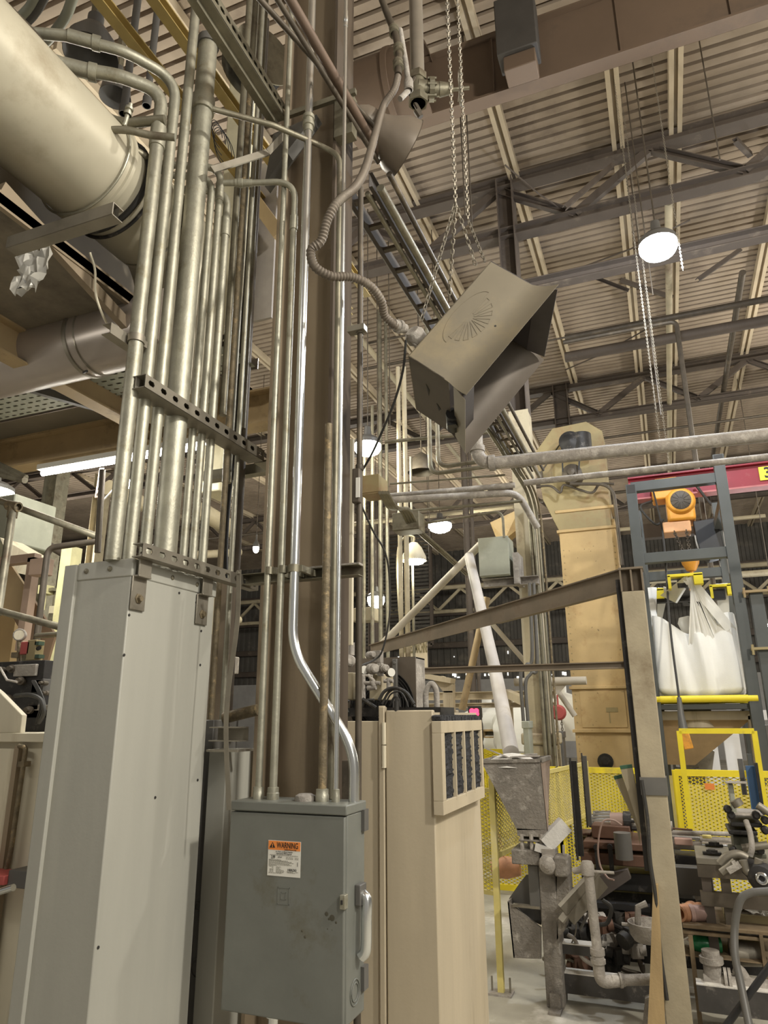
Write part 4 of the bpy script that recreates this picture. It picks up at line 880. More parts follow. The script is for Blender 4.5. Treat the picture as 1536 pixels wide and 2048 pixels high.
slab([A0 + e2 * .9, A0 - e1 * .05 + e2 * 1.22 - n3 * .02, A0 - e1 * .05 + e2 * 1.22 + e3 + n3 * .02, A0 + e2 * .9 + e3], n1 * .003, 'mouth_flange', hood_shade_in)
slab([A0, A0 + e2 * .9, A0 + e2 * .9 + e3, A0 + e3], -n1 * .004, 'end_panel', hood_shade_in)
slab([A0 + e1 * .03 + e2 * .5 + e3 * .05, A0 + e1 * .97 + e2 * .5 + e3 * .05, A0 + e1 * .97 + e2 * .5 + e3 * .95, A0 + e1 * .03 + e2 * .5 + e3 * .95], n2 * .006, 'inner_baffle', hood_shade_in)
slab([A0 + e1 * .80 + e2 * .95 + e3 * .3, A0 + e1 * .97 + e2 * .95 + e3 * .3, A0 + e1 * .97 + e2 * .95 + e3 * .98, A0 + e1 * .80 + e2 * .95 + e3 * .98], n2 * .006, 'inner_bracket', hood_shade_in)
# embossed fan emblem
ec = A0 + e1 * .49 + e2 * .36; off = -n3 * .0022
m = M()
for k in range(9):
    a0 = math.radians(-10 + k * 22); a1 = a0 + math.radians(12); rad = .085
    p = lambda a_, r_: ec + (n1 * math.cos(a_) * 1.45 + n2 * math.sin(a_)) * r_
    q0, q1_, q2_, q3_ = p((a0 + a1) / 2, .018), p(a0, rad), p(a1, rad), None
    for a_, b_ in ((q0, q1_), (q1_, q2_), (q2_, q0)): m.beam(a_ + off * .4, b_ + off * .4, .0022, .0018, n3)
for k in range(26):
    a_, b_ = math.radians(180 + k * 180 / 26), math.radians(180 + (k + 1) * 180 / 26)
    g = lambda u: ec + n1 * math.cos(u) * .15 + n2 * math.sin(u) * .062 - n2 * .006
    m.beam(g(a_) + off * .4, g(b_) + off * .4, .0022, .0018, n3)
m.beam(ec + n1 * .15 - n2 * .006, ec - n1 * .15 - n2 * .006, .0022, .0018, n3)
part('fan_emblem', m, hood, F)
m = M(); hq = ec + n1 * .0 + n2 * .115 - n1 * .03; m.cyl(hq - n3 * .0012, hq + n3 * .001, .0045, 12); part('hole', m, ink, F)
m = M(); m.prism([o_ for o_ in (A0 + e1 * 1.002 + e2 * .32 + e3 * .3, A0 + e1 * 1.002 + e2 * .38 + e3 * .38, A0 + e1 * 1.002 + e2 * .36 + e3 * .5)], n1 * .001); m.prism([A0 + e1 * 1.002 + e2 * .52 + e3 * .55, A0 + e1 * 1.002 + e2 * .6 + e3 * .62, A0 + e1 * 1.002 + e2 * .56 + e3 * .68], n1 * .001); part('tear_mark', m, ink, t)
# junction hub at the back
hb = onc(828, 668, 3.05); m = M(); m.lathe(hb, (A0 + e1 * .78 + e3 * .4 - hb), [(.0, -.02), (.03, -.02), (.045, 0), (.045, .03), (.03, .045), (.025, .12)], 16); m.cyl(hb + cv(0, -.05, 0), hb + cv(.015, -.02, 0), .018, 10); part('junction_hub', m, dirtyw, t)
# lower dark gear between end panel and mouth
m = M(); g = A0 + e1 * 1.0 + e2 * .85 + e3 * .55; m.cyl(g, g + e3 * .3, .03, 12); m.box(g + e3 * .1, (.04, .04, .08)); part('motor_boss', m, blackp, t)
# chains holding the hood
ch = ond(911, 405, (onc(911, 405, 3.05) - EYE).xy.length)
solo('support_chain', chain_mesh(ch, (ch.x, ch.y, 8.87), .03, .0028), chainm, 'long main chain dropping from the roof above the hood', 'chain')
solo('support_chain', chain_mesh(ch, onc(843, 640, 3.05), .03, .0028), chainm, 'chain running down left to the hood back', 'chain')
solo('support_chain', chain_mesh(ch, onc(898, 600, 3.12), .03, .0026), chainm, 'inner chain running down to the hood side, behind the left chain', 'chain')
ch2 = onc(936, 440, 3.35)
solo('support_chain', chain_mesh(ch2, (ch2.x, ch2.y, 8.87), .03, .0028), chainm, 'second long chain dropping from the roof, right of the main chain', 'chain')
solo('support_chain', chain_mesh(ch2, onc(970, 523, 3.1), .03, .0026), chainm, 'short chain reaching the upper right corner of the hood', 'chain')
solo('support_chain', chain_mesh(ch, onc(951, 530, 3.15), .03, .0026), chainm, 'crossing chain ending beside the upper hood corner', 'chain')
# power cord with twisted end below the hub
m = M(); m.tube(curve([onc(812, 680, 3.0), onc(806, 740, 3.02), onc(790, 800, 3.05), onc(770, 850, 3.1), onc(745, 905, 3.15), onc(722, 945, 3.2), onc(712, 960, 3.2)]), .0055, 8); m.tube(curve([onc(718, 1000, 3.0), onc(745, 1060, 3.1), onc(772, 1110, 3.15), onc(780, 1180, 3.2), onc(778, 1240, 3.2), onc(765, 1300, 3.2), onc(748, 1320, 3.2), onc(712, 1335, 3.1)]), .0045, 8)
solo('frayed_cord', m, rubber, 'frayed black cord trailing from the hood down past the column', 'cord')
# ================================================================ cabinet with filter, hydraulic unit
YK = 3.0; XK = ony(873, 1700, YK).x; zk = ony(860, 1420, YK).z
xk0 = ony(716, 1500, YK).x; yk1 = onx(964, 1700, XK).y
xd0 = ony(773, 1500, YK).x; xd1 = ony(763, 1500, YK).x
t = thing('machine_cabinet', 'tall beige machine cabinet with filter panel on its side', 'cabinet', ((xk0 + XK) / 2, YK + .4, 0))
KB = t
m = M(); m.bx(xk0 - .15, XK, YK + .02, yk1, 0, zk - .2); part('body', m, cabm, t)
m = M(); m.bx(XK - .02, XK, YK + .02, yk1, zk - .2, zk - .01); part('upper_side', m, cabm, t)
m = M(); m.bx(xd0, XK + .002, YK - .012, YK + .02, 0, zk); dr = part('door', m, cabm, t, bev=.006)
m = M(); m.bx(xk0 - .15, xd1, YK - .006, YK + .02, 0, ony(740, 1442, YK).z); part('side_panel', m, cabm, t, bev=.003)
m = M(); m.prism([(xd1 - .01, YK - .01, zk + .02), (xd0 - .006, YK - .01, zk + .02), (xd0 - .006, YK - .01, 0), (xd1 - .01, YK - .01, 0)], (0, .02, 0)); m.bx(xd1 - .004, xd0 - .004, YK - .02, YK + .02, 0, zk + .015); part('door_post', m, cabm, t, bev=.003)
z1, z2 = ony(772, 1445, YK).z, ony(772, 1535, YK).z
m = M(); m.cyl((xd0 - .004, YK - .02, z2), (xd0 - .004, YK - .02, (z1 + z2) / 2 - .002), .010, 14); m.cyl((xd0 - .004, YK - .02, (z1 + z2) / 2 + .002), (xd0 - .004, YK - .02, z1), .010, 14); part('hinge', m, cream, dr)
# filter panel
a, b = onx(884, 1442, XK + .03), onx(953, 1598, XK + .03)
fy0, fy1, fz1 = onx(876, 1450, XK + .03).y, onx(958, 1450, XK + .03).y, a.z; fz0 = onx(888, 1628, XK + .03).z
fm = thing('filter_panel', 'beige louvered filter frame with fuzzy black filter mat', 'filter', (XK + .03, fy0, fz0))
F_ = .045; m = M()
m.bx(XK + .001, XK + .045, fy0, fy1, fz0, fz0 + F_ * 1.2); m.bx(XK + .001, XK + .045, fy0, fy1, fz1 - F_ * 1.1, fz1)
m.bx(XK + .001, XK + .045, fy0, fy0 + F_, fz0 + F_ * 1.2, fz1 - F_ * 1.1); m.bx(XK + .001, XK + .045, fy1 - F_ * .6, fy1, fz0 + F_ * 1.2, fz1 - F_ * 1.1)
part('frame', m, cabm, fm, bev=.002)
for k in range(1, 4):
    y_ = fy0 + F_ + (fy1 - fy0 - F_ * 1.6) * k / 4; m = M(); m.bx(XK + .03, XK + .046, y_ - .007, y_ + .007, fz0 + .04, fz1 - .04); part('slat', m, cabm, fm)
m = M(); G = 30
vs = [V((XK + .031 + random.uniform(-.008, .008), fy0 + .02 + (fy1 - fy0 - .04) * i / G, fz0 + .04 + (fz1 - fz0 - .06) * j / G)) for j in range(G + 1) for i in range(G + 1)]
m.add(vs, [(j * (G + 1) + i, j * (G + 1) + i + 1, (j + 1) * (G + 1) + i + 1, (j + 1) * (G + 1) + i) for j in range(G) for i in range(G)])
for k in range(60):
    y_ = fy0 + .012 + (fy1 - fy0 - .024) * (k + .5) / 60; m.box((XK + .02, y_, fz1 + .006 + random.uniform(0, .008)), (.035 + random.uniform(0, .01), .012, .022), Matrix.Rotation(random.uniform(-.6, .6), 3, 'X'))
part('filter_mat', m, filt, fm, 'fuzzy black filter mat')
# power unit on top: fan shroud, manifold, gauges, hoses
zt_ = ony(800, 1412, YK + .1).z
a, b = ony(750, 1316, 3.35), ony(838, 1412, 3.35); zs0 = zk - .005; zsh = zk - .15
xs1 = ony(832, 1400, 3.35).x; xs0 = xs1 - .40; zs1 = a.z
t = thing('oil_cooler', 'square brown fan shroud with round wire grille on top of the beige cabinet', 'cooler', ((xs0 + xs1) / 2, 3.35, zsh))
m = M(); cx_, cz_ = (xs0 + xs1) / 2 + .018, (zsh + zs1) / 2 - .025; Rf = .172
N_ = 32; out = []; inn = []
for k in range(N_):
    a_ = 2 * math.pi * k / N_ + math.pi / 4; ca, sa = math.cos(a_), math.sin(a_); q = max(abs(ca), abs(sa)); inn.append((cx_ + Rf * ca, cz_ + Rf * sa))
    out.append(((xs0 + xs1) / 2 + (xs1 - xs0) / 2 * ca / q, (zsh + zs1) / 2 + (zs1 - zsh) / 2 * sa / q))
vs = [V((x, y_, z)) for y_ in (3.35, 3.358) for x, z in out + inn]
fs = []
for k in range(N_):
    g_ = (k + 1) % N_; fs += [(k, g_, N_ + g_, N_ + k), (2 * N_ + k, 3 * N_ + k, 3 * N_ + g_, 2 * N_ + g_), (N_ + k, N_ + g_, 3 * N_ + g_, 3 * N_ + k), (k, 2 * N_ + k, 2 * N_ + g_, g_)]
m.add(vs, fs); part('shroud_face', m, mat('shroud_brown', (.13, .105, .08), .55, .2), t)
m = M(); m.bx(xs0, xs0 + .01, 3.358, 3.5, zsh, zs1); m.bx(xs1 - .01, xs1, 3.358, 3.5, zsh, zs1); m.bx(xs0, xs1, 3.358, 3.5, zs1 - .01, zs1); part('shroud_side', m, dirtyw, t, bev=.002)
m = M(); m.bx(xs0 + .01, xs1 - .01, 3.44, 3.5, zsh, zs1 - .01); part('radiator_core', m, blackp, t)
m = M()
for k in range(1, 14): m.ring((cx_, 3.345, cz_), (0, 1, 0), Rf * k / 13, .0016, 40, 5)
for k in range(4):
    a_ = k * math.pi / 4 + .3; m.beam((cx_ - Rf * math.cos(a_), 3.347, cz_ - Rf * math.sin(a_)), (cx_ + Rf * math.cos(a_), 3.347, cz_ + Rf * math.sin(a_)), .004, .003)
part('wire_grille', m, black, t)
m = M(); x_ = ony(790, 1380, 3.33).x; m.bx(x_ - .012, x_ + .012, 3.325, 3.345, zsh, zs1 - .01); m.cyl((x_, 3.32, zs1 - .03), (x_, 3.33, zs1 - .03), .008, 10); part('mount_leg', m, greyd, t, bev=.003)
U0 = ony(735, 1350, 3.15)
t = thing('hydraulic_unit', 'dusty hydraulic valve manifold with gauges and pumps behind the brown riser', 'hydraulic unit', (U0.x, 3.15, zs0))
def U(px_, py_, y=3.15): return ony(px_, py_, y)
m = M(); a, b = U(738, 1348), U(765, 1400); m.bx(a.x, b.x, 3.15, 3.3, b.z, a.z); part('control_block', m, steelb, t, bev=.006); m = M(); a, b = U(688, 1345), U(706, 1400); m.bx(a.x, b.x, 3.15, 3.3, b.z, a.z); part('tank_block', m, steelb, t, bev=.006)
m = M(); a, b = U(688, 1402), U(765, 1420); m.bx(a.x - .05, b.x + .3, 3.1, 3.32, zs0 - .02, b.z + .01); part('base_tray', m, black, t)
for p, r_, L_ in (((726, 1340), .022, .03), ((780, 1345), .022, .03), ((746, 1338), .026, .07), ((697, 1322), .03, .07), ((742, 1310), .018, .06), ((768, 1337), .02, .06)):
    q = U(p[0], p[1], 3.1); ax_ = V((.75, -.66, 0)); m = M(); m.lathe(q - ax_ * L_ / 2, ax_, [(0, 0), (r_ * .9, 0), (r_, .004), (r_, L_ * .6), (r_ * .85, L_ * .62), (r_ * .85, L_ * .9), (r_ * .6, L_), (0, L_)], 18); part('gauge' if L_ < .04 else 'solenoid', m, dirtyw if L_ > .04 else darkpipe, t)
    if L_ < .04: m = M(); m.cyl(q + ax_ * .012, q + ax_ * .0155, r_ * .88, 18); part('gauge_face', m, wht, t)
for p0, p1, w_ in (((748, 1302), (764, 1325), .04), ((700, 1285), (706, 1310), .04), ((757, 1326), (766, 1352), .03)):
    a, b = U(*p0, 3.12), U(*p1, 3.12); m = M(); m.bx(a.x, b.x, 3.1, 3.1 + w_, b.z, a.z); m.bx(a.x + .01, a.x + .014, 3.098, 3.1, b.z, a.z); part('valve_block', m, dirtyw, t, bev=.003)
for p0, p1, r_ in (((727, 1350), (727, 1400), .010), ((724, 1366), (760, 1366), .009), ((720, 1372), (724, 1398), .016), ((777, 1356), (777, 1380), .010), ((768, 1362), (786, 1362), .009), ((736, 1350), (748, 1362), .008), ((745, 1362), (748, 1372), .014), ((735, 1376), (752, 1374), .012), ((712, 1350), (745, 1352), .006)):
    a, b = U(*p0, 3.06), U(*p1, 3.06); m = M(); m.cyl(a, b, r_, 12); part('pipe_fitting', m, dirtyw, t)
for i, (pts, r_) in enumerate(((((758, 1400), (770, 1382), (790, 1376), (812, 1385), (828, 1408)), .008), (((764, 1408), (778, 1384), (796, 1377), (815, 1392), (830, 1414)), .006), (((725, 1398), (740, 1408), (752, 1416)), .009), (((720, 1420), (732, 1402), (748, 1400)), .007), (((780, 1412), (788, 1395), (797, 1398), (800, 1414)), .005), (((696, 1400), (690, 1410), (694, 1425)), .010), (((770, 1410), (782, 1388), (800, 1384), (812, 1400), (816, 1414)), .004))):
    m = M(); m.tube(curve([U(x_, y_, 3.02 + .01 * i) for x_, y_ in pts]), r_, 8); part('hose', m, rubber, t)
m = M(); q = U(793, 1402, 3.0); m.cyl(q, q + V((0, 0, -.06)), .012, 10); m.cyl(q, q + V((.004, 0, .02)), .008, 8); part('coupling_plug', m, rubber, t)
m = M(); m.tube(curve([ony(852, 1416, 3.2), ony(852, 1385, 3.2), ony(862, 1368, 3.2), ony(872, 1380, 3.2), ony(874, 1416, 3.2)]), .014, 12); solo('lifting_hose', m, dirtyw, 'dusty hose looped upright on the cabinet, right of the fan shroud', 'hose')
# ================================================================ jib post and boom
pb = onz(1362, 2040, 0); YP = pb.y; YP = 4.35
xp = ony(1268, 1200, YP).x; zp = ony(1262, 1142, YP).z
wp = .125
t = thing('jib_post', 'leaning-looking beige steel post with I-beam section head, right of centre', 'post', (xp, YP, 0))
m = M(); m.bx(xp - wp / 2, xp + wp / 2, YP - .06, YP + .06, 0, ony(1268, 1185, YP).z); part('shaft', m, postm, t, bev=.004)
m = M(); zh = ony(1268, 1185, YP).z; m.ib((xp, YP - .07, zh), (xp, YP - .07, zh + .001), .1, .1)
m = M(); m.bx(xp - .065, xp - .055, YP - .06, YP + .06, zh, zp); m.bx(xp + .055, xp + .065, YP - .06, YP + .06, zh, zp); m.bx(xp - .055, xp + .055, YP - .004, YP + .004, zh, zp); m.bx(xp - .07, xp + .07, YP - .065, YP + .065, zp, zp + .012); m.bx(xp - .005, xp + .005, YP - .06, YP + .004, zh, zp); part('head', m, boomm, t)
z1, z2 = ony(1305, 1588, YP).z, ony(1305, 1553, YP).z; m = M(); m.bx(xp - wp / 2 - .006, xp + wp / 2 + .006, YP - .068, YP + .066, z1, z2); part('tape_wrap', m, mat('grey_tape', (.13, .125, .115), .6), t, 'dark grey tape wrap')
m = M(); m.bx(xp - wp / 2 - .03, xp - wp / 2, YP - .02, YP + .05, .8, zp - .05); part('backing_channel', m, black, t)
a = ony(1248, 1160, YP); b = ond(742, 1301, 8.3)
m = M(); d = (b - a).normalized(); k1 = a + (b - a) * .34
m.beam(a, k1, .012, .125); m.beam(k1, b, .012, .125); m.beam(a + V((0, 0, .062)), b + V((0, 0, .062)), .06, .008); m.beam(a - V((0, 0, .062)), k1 - V((0, 0, .062)), .05, .008)
solo('jib_boom', m, boomm, 'long weathered steel boom sloping from the jib post to upper left', 'beam')
q = ony(857, 1338, YP); z_ = ony(1100, 1334, YP).z
m = M(); m.ib((q.x - .05, YP + .02, z_), (xp - .09, YP + .02, z_), .05, .04, .006); solo('tie_angle', m, boomm, 'level brown tie angle running from the cabinet to the jib post', 'beam')
a, b = ony(1303, 1790, YP), ony(1298, 2060, YP - .1); m = M(); m.prism([ony(1306, 1770, YP - .1), ony(1316, 1770, YP - .1), ony(1333, 2100, YP - .15), ony(1293, 2100, YP - .15), ony(1300, 1950, YP - .13)], (0, .045, 0)); solo('wood_plank', m, woodm, 'split wooden plank leaning on the left of the jib post foot', 'plank')
m = M(); m.tube(curve([ony(1283, 1560, YP - .1), ony(1295, 1640, YP - .1), ony(1300, 1720, YP - .1), ony(1312, 1800, YP - .1), ony(1320, 1900, YP - .08), ony(1334, 2000, YP - .08)]), .010, 8); solo('black_hose', m, rubber, 'black hose running down beside the jib post', 'hose')
# two boards leaning
for i, (p0, p1, p2, lab) in enumerate((((1240, 1535), (1264, 1532), (1296, 1728), 'wide grey board with green edge hanging point down left of the jib post'), ((1228, 1556), (1244, 1552), (1280, 1690), 'narrower grey board hanging behind the wide one'))):
    a, b, c = ony(*p0, YP + .0 + i * .07), ony(*p1, YP + i * .07), ony(*p2, YP + i * .07)
    a2 = ony(p2[0] - 8, p2[1] - 40, YP + i * .07); t = thing('hanging_board', lab, 'board', c)
    m = M(); m.prism([a, b, ony(p2[0], p2[1] - 40, YP + i * .07), c, a2], (0, .02, 0)); part('board', m, woodg, t)
    m = M(); m.beam(a + V((0, .01, 0)), b + V((0, .01, 0)), .024, .018); part('green_edge', m, mat('green_tape', (.03, .09, .05), .6), t)
# ================================================================ bucket elevator
YE = 9.9
def E_(x, y): return ony(x, y, YE)
xe0, xe1 = E_(1140, 1300).x - .02, E_(1256, 1300).x; zt_e = E_(1140, 852).z
t = thing('bucket_elevator', 'tall ochre bucket elevator casing with many bolts and octagonal head', 'elevator', ((xe0 + xe1) / 2, YE, 0)); BE = t
m = M(); zs_ = E_(1200, 1040).z; m.bx(xe0, xe1, YE, YE + .45, 0, zs_); part('casing', m, elev, t, bev=.006)
hx0, hx1 = E_(1074, 950).x, E_(1208, 950).x
m = M(); m.prism([(xe0, YE - .01, zs_ - .1), (hx0 + .06, YE - .01, E_(1080, 1000).z), (hx0, YE - .01, E_(1072, 905).z), (E_(1104, 848).x, YE - .01, zt_e), (E_(1172, 840).x, YE - .01, zt_e + .03), (E_(1204, 858).x, YE - .01, E_(1204, 862).z), (xe1 - .04, YE - .01, zs_ - .1)], (0, .5, 0)); part('head', m, elevt, t, bev=.008)
for py_ in (1018, 1058, 1375, 1462):
    q = E_(1180, py_); m = M(); m.bx(xe0 - .03, xe1 + .03, YE - .03, YE + .47, q.z - .02, q.z + .02); part('joint_band', m, elev, t, bev=.004)
for col_ in (xe0 + .04, xe1 - .04):
    m = M(); z_ = .7
    while z_ < E_(1180, 1375).z + 1.9: m.cyl((col_, YE - .006, z_), (col_, YE, z_), .008, 8); z_ += .09
    part('bolt_row', m, elevt, t)['kind'] = 'stuff'
m = M(); m.bx(xe0 + .1, xe1 - .1, YE - .008, YE, E_(1180, 1455).z, E_(1180, 1382).z); part('inspection_door', m, elev, t, bev=.002)
a, b = E_(1212, 1415), E_(1236, 1424); m = M(); m.bx(a.x, b.x, YE - .012, YE - .007, b.z, a.z); m.bx(a.x + .03, a.x + .045, YE - .010, YE - .008, b.z - .14, b.z); part('slot_frame', m, elevt, t)
q = E_(1211, 1523); m = M(); m.lathe((q.x, YE, q.z), (0, -1, 0), [(.10, 0), (.10, .01), (.07, .012), (.07, .06), (.03, .07), (.03, .1), (0, .1)], 20); part('shaft_bearing', m, black, t)
q = E_(1140, 1120)
a, b = E_(1115, 1020), E_(1138, 1020)
# drive motor
q = ony(1143, 885, YE - .35); t = thing('drive_motor', 'black belt-drive motor standing out of the elevator head', 'motor', (q.x, q.y, q.z))
m = M(); m.cyl((q.x + .12, q.y + .06, q.z - .17), (q.x + .12, q.y + .06, q.z + .12), .15, 20); m.cyl((q.x, q.y, q.z), (q.x, q.y + .35, q.z), .13, 20); part('housing', m, black, t, bev=.004)
m = M(); m.lathe((q.x - .02, q.y - .02, q.z), (0, -1, 0), [(.13, 0), (.15, .01), (.15, .05), (.11, .055), (.09, .07), (.03, .075), (0, .09)], 22); part('pulley', m, black, t)
q2_ = ony(1143, 945, YE - .3); m = M(); m.lathe((q2_.x, q2_.y + .3, q2_.z), (0, -1, 0), [(.13, 0), (.14, .1), (.12, .2), (.14, .22), (.14, .27), (.06, .3), (.05, .36), (0, .37)], 20); part('gearbox', m, darkpipe, t)
m = M(); m.beam((q.x - .13, q.y - .05, q.z), (q2_.x - .11, q.y - .03, q2_.z), .02, .012); m.beam((q.x + .13, q.y - .05, q.z), (q2_.x + .11, q.y - .03, q2_.z), .02, .012); part('belt', m, blackp, t)
m = M(); m.tube([ony(1128, 876, YE - .1), ony(1080, 948, YE - .1)], .01, 6); m.box(ony(1080, 952, YE - .1), (.08, .06, .12)); solo('motor_cable', m, darkpipe, 'thin cable from motor to a small box on the elevator head', 'cable')
m = M(); m.tube(curve([ony(1060, 975, 9.7), ony(1100, 972, 9.7), ony(1120, 985, 9.7), ony(1128, 970, 9.7), ony(1160, 980, 9.7), ony(1185, 985, 9.7), ony(1200, 968, 9.7), ony(1228, 968, 9.7)]), .018, 8); solo('sagging_cable', m, darkpipe, 'sagging cable loops across the elevator neck', 'cable')
m = M(); m.tube(fillet([ony(1140, 968, 9.6), ony(1226, 968, 9.6), ony(1244, 1130, 9.6)], .25), .024, 8); solo('bent_pipe', m, darkpipe, 'dark bent pipe beside the elevator, running down to the jib head', 'pipe')
m = M(); m.tube([(xe1 + .06, YE - .02, E_(1262, 1180).z), (xe1 + .06, YE - .02, .9)], .018, 8); m.tube([(xe1 + .15, YE - .02, E_(1262, 1180).z), (xe1 + .15, YE - .02, .9)], .014, 8); solo('guide_pipe', m, rusty, 'pair of rusty guide pipes at the right edge of the elevator casing', 'pipe')
z_ = E_(1270, 1380).z; solo('pull_chain', chain_mesh((xe1 - .03, YE - .06, z_ + 1.2), (xe1 - .0, YE - .06, .75), .06, .007), rusty, 'rusty pull chain hanging down the elevator front right', 'chain')
# ---- white overhead pipes across the right
for i, (pl, pr_, r_, D, lab) in enumerate((((955, 930), (1536, 873), .055, 5.6, 'thick white-dusted overhead pipe from elbow behind hood to right edge'), ((1048, 966), (1536, 915), .028, 6.1, 'thinner white-dusted pipe below the thick overhead one'))):
    z_ = ond(*pl, D).z; a = onz(*pl, z_); b = onz(*pr_, z_); b = V((b.x + .6, a.y + (b.y - a.y) * 1.1, z_))
    t = thing('overhead_pipe', lab, 'pipe', a)
    pts = [V((a.x, a.y, z_ + .9 if i == 0 else z_)), a, b] if i == 0 else [a, b]
    m = M(); m.tube(fillet(pts, .16) if i == 0 else pts, r_, 16); part('tube', m, dirtyw, t)
    if i == 0:
        m = M(); m.lathe(a + V((.1, 0, 0)), b - a, [(r_, 0), (r_ * 1.25, 0), (r_ * 1.25, .05), (r_, .05)], 16); m.lathe(a + V((0, 0, .12)), (0, 0, 1), [(r_, 0), (r_ * 1.25, 0), (r_ * 1.25, .05), (r_, .05)], 16); part('elbow_collar', m, dirtyw, t)
    OPZ = z_
hp = ond(1320, 900, 6.9)
for i, (px_, py_, D, lab) in enumerate(((1321, 893, 7.0, 'chain holding the thick white overhead pipe'), (1339, 935, 7.2, 'chain holding the thinner overhead pipe'))):
    c = ond(px_, py_, D); solo('hanger_chain', chain_mesh(c, (c.x, c.y, 8.87), .03, .002), chainm, lab, 'chain')
for px_, py_, z0, D, lab, mt_ in ((1366, 540, None, 6.6, 'pale chain hanging just right of the brightest lamp', chainm),):
    c = ond(px_, py_, D); solo('hanging_chain', chain_mesh(c, (c.x, c.y, 8.87), .03, .0022), mt_, lab, 'chain')
for i, (px_, py_, D) in enumerate(((1290, 470, 7.15), (1306, 590, 7.6), (945, 470, 6), (1440, 320, 6.3), (1322, 830, 8.2), (870, 700, 9), (1312, 820, 8.0), (930, 430, 6.2), (780, 860, 8.87), (860, 1080, 12), (735, 880, 9.2), (720, 870, 9), (755, 880, 9.3), (858, 1120, 14))):
    c = ond(px_, py_, D); m = M(); m.cyl(c, (c.x, c.y, 8.87), .007, 6)
    solo('hanging_wire', m, darkpipe, 'thin dark wire hanging from the roof', 'wire', 'hanging roof wires')
# ---- twin tall pipes in the middle and other risers
for i, (px_, D, r_, mt_, lab, zt0, zb0) in enumerate(((803, 8.6, .030, steelb, 'left one of the tall pale twin pipes behind the warm lamp', 6.2, 0), (816, 8.6, .034, steelb, 'right one of the tall pale twin pipes behind the warm lamp', 6.2, 0), (828, 8.9, .018, galvd, 'slim pipe right of the twin pale pipes', 5, 0),
        (745, 9.4, .025, galvd, 'olive riser pipe under the warm lamp', 6, .5), (762, 10, .035, galvd, 'stout riser pipe right of the olive one', 8, .5), (776, 10, .028, galvd, 'middle-size riser left of the twin pale pipes', 8, .5),
        (728, 9.2, .022, galvd, 'riser pipe nearest to the brown column', 5.2, .5), (943, 12, .06, steelt, 'stout taupe riser seen left of the ochre chute', 8.6, 0), (955, 12, .035, steelt, 'slim taupe riser beside the stout one', 8.6, 0), (1078, 7.9, .024, galvd, 'pipe strapped to the right side of the second column', 4.0, .3))):
    q = ond(px_, 1300, D); m = M(); m.cyl((q.x, q.y, zb0), (q.x, q.y, zt0), r_, 10); solo('riser_pipe', m, mt_, lab, 'pipe')
# junction boxes and horizontal conduits
def jbox(p0, p1, D, dp, mt_, label, name='junction_box'):
    a, b = ond(*p0, D), ond(*p1, D); a2 = ony(*p0, a.y); b2 = ony(*p1, a.y)
    t = thing(name, label, 'electrical box', ((a2.x + b2.x) / 2, a2.y, b2.z)); m = M(); m.bx(a2.x, b2.x, a2.y, a2.y + dp, b2.z, a2.z); part('enclosure', m, mt_, t, bev=.004)
    m = M(); m.bx(a2.x - .004, b2.x + .004, a2.y - .012, a2.y, b2.z + .01, a2.z + .004); part('cover', m, mt_, t, bev=.003); return a2, b2
ja, jb = jbox((720, 954), (758, 985), 6.0, .22, elevt, 'olive junction box under the warm lamp')
jc, jd = jbox((786, 1028), (838, 1058), 7.0, .2, galvd, 'grey junction box with dusty conduits on top, centre')
for i, (pl, pr_, z_, r_, lab) in enumerate((((778, 992), (1030, 970), 3.95, .030, 'stout upper horizontal conduit between junction box and second column'), ((785, 1000), (1035, 985), 3.85, .036, 'stoutest horizontal conduit, below the upper one'), ((770, 884), (1000, 862), 4.6, .02, 'thin horizontal pipe level with the hood tip'),
        ((820, 1022), (1045, 1002), 3.75, .016, 'thin pale conduit running right to the second column'), ((842, 1048), (1005, 1022), 3.6, .014, 'thin pale conduit dropping onto the grey column box'), ((780, 968), (1010, 950), 4.1, .012, 'topmost thin conduit above the stout pair'))):
    a = onz(*pl, z_); b = onz(*pr_, z_); m = M()
    if i == 4: m.tube(fillet([a, b, V((b.x, b.y, ond(1008, 1075, b.xy.length).z))], .1), r_, 8)
    elif i == 1: m.tube(fillet([a, b, b + V((.15, .2, -.35))], .2), r_, 10)
    else: m.cyl(a, b, r_, 10)
    solo('horizontal_conduit', m, dirtyw if i < 2 else galvd, lab, 'conduit')
for i, (x0, x1_, lab) in enumerate(((858, 868, 'u-shaped thin pipe loop left of the white elbow, outer'), (874, 884, 'u-shaped thin pipe loop left of the white elbow, inner'))):
    a = ond(x0, 830, 7.0); m = M(); zz = ond(x1_, 948 - i * 14, 7.0).z; b = ond(1000, 930, 7.0); m.tube(fillet([V((a.x, a.y, a.z + 1.2)), V((a.x, a.y, zz)), V((a.x + 1.0, a.y, zz))], .12), .024, 8); solo('looped_pipe', m, galvd, lab, 'pipe')
for k in range(4):
    off = k * .035; a = onc(760 + k * 5, 985, 6.2); b = onc(815 + k * 6, 1045, 7.2); m = M(); m.tube(curve([a, a.lerp(b, .3) + V((0, 0, -.05)), a.lerp(b, .7) + V((0, 0, .05)), b]), .018, 8); solo('linking_conduit', m, galvd, ('first', 'second', 'third', 'fourth')[k] + ' from left of the bent conduits linking the two junction boxes', 'conduit', 'linking conduits')
for k in range(3):
    a = onc(832 + k * 5, 1062, 7.3); b = onc(932 + k * 5, 1150, 8.8); m = M(); m.cyl(a, b, .013, 8); solo('sloping_conduit', m, galvd, ('lowest', 'middle', 'uppermost')[k] + ' thin conduit sloping down right behind the diagonal pipe', 'conduit', 'sloping conduits')
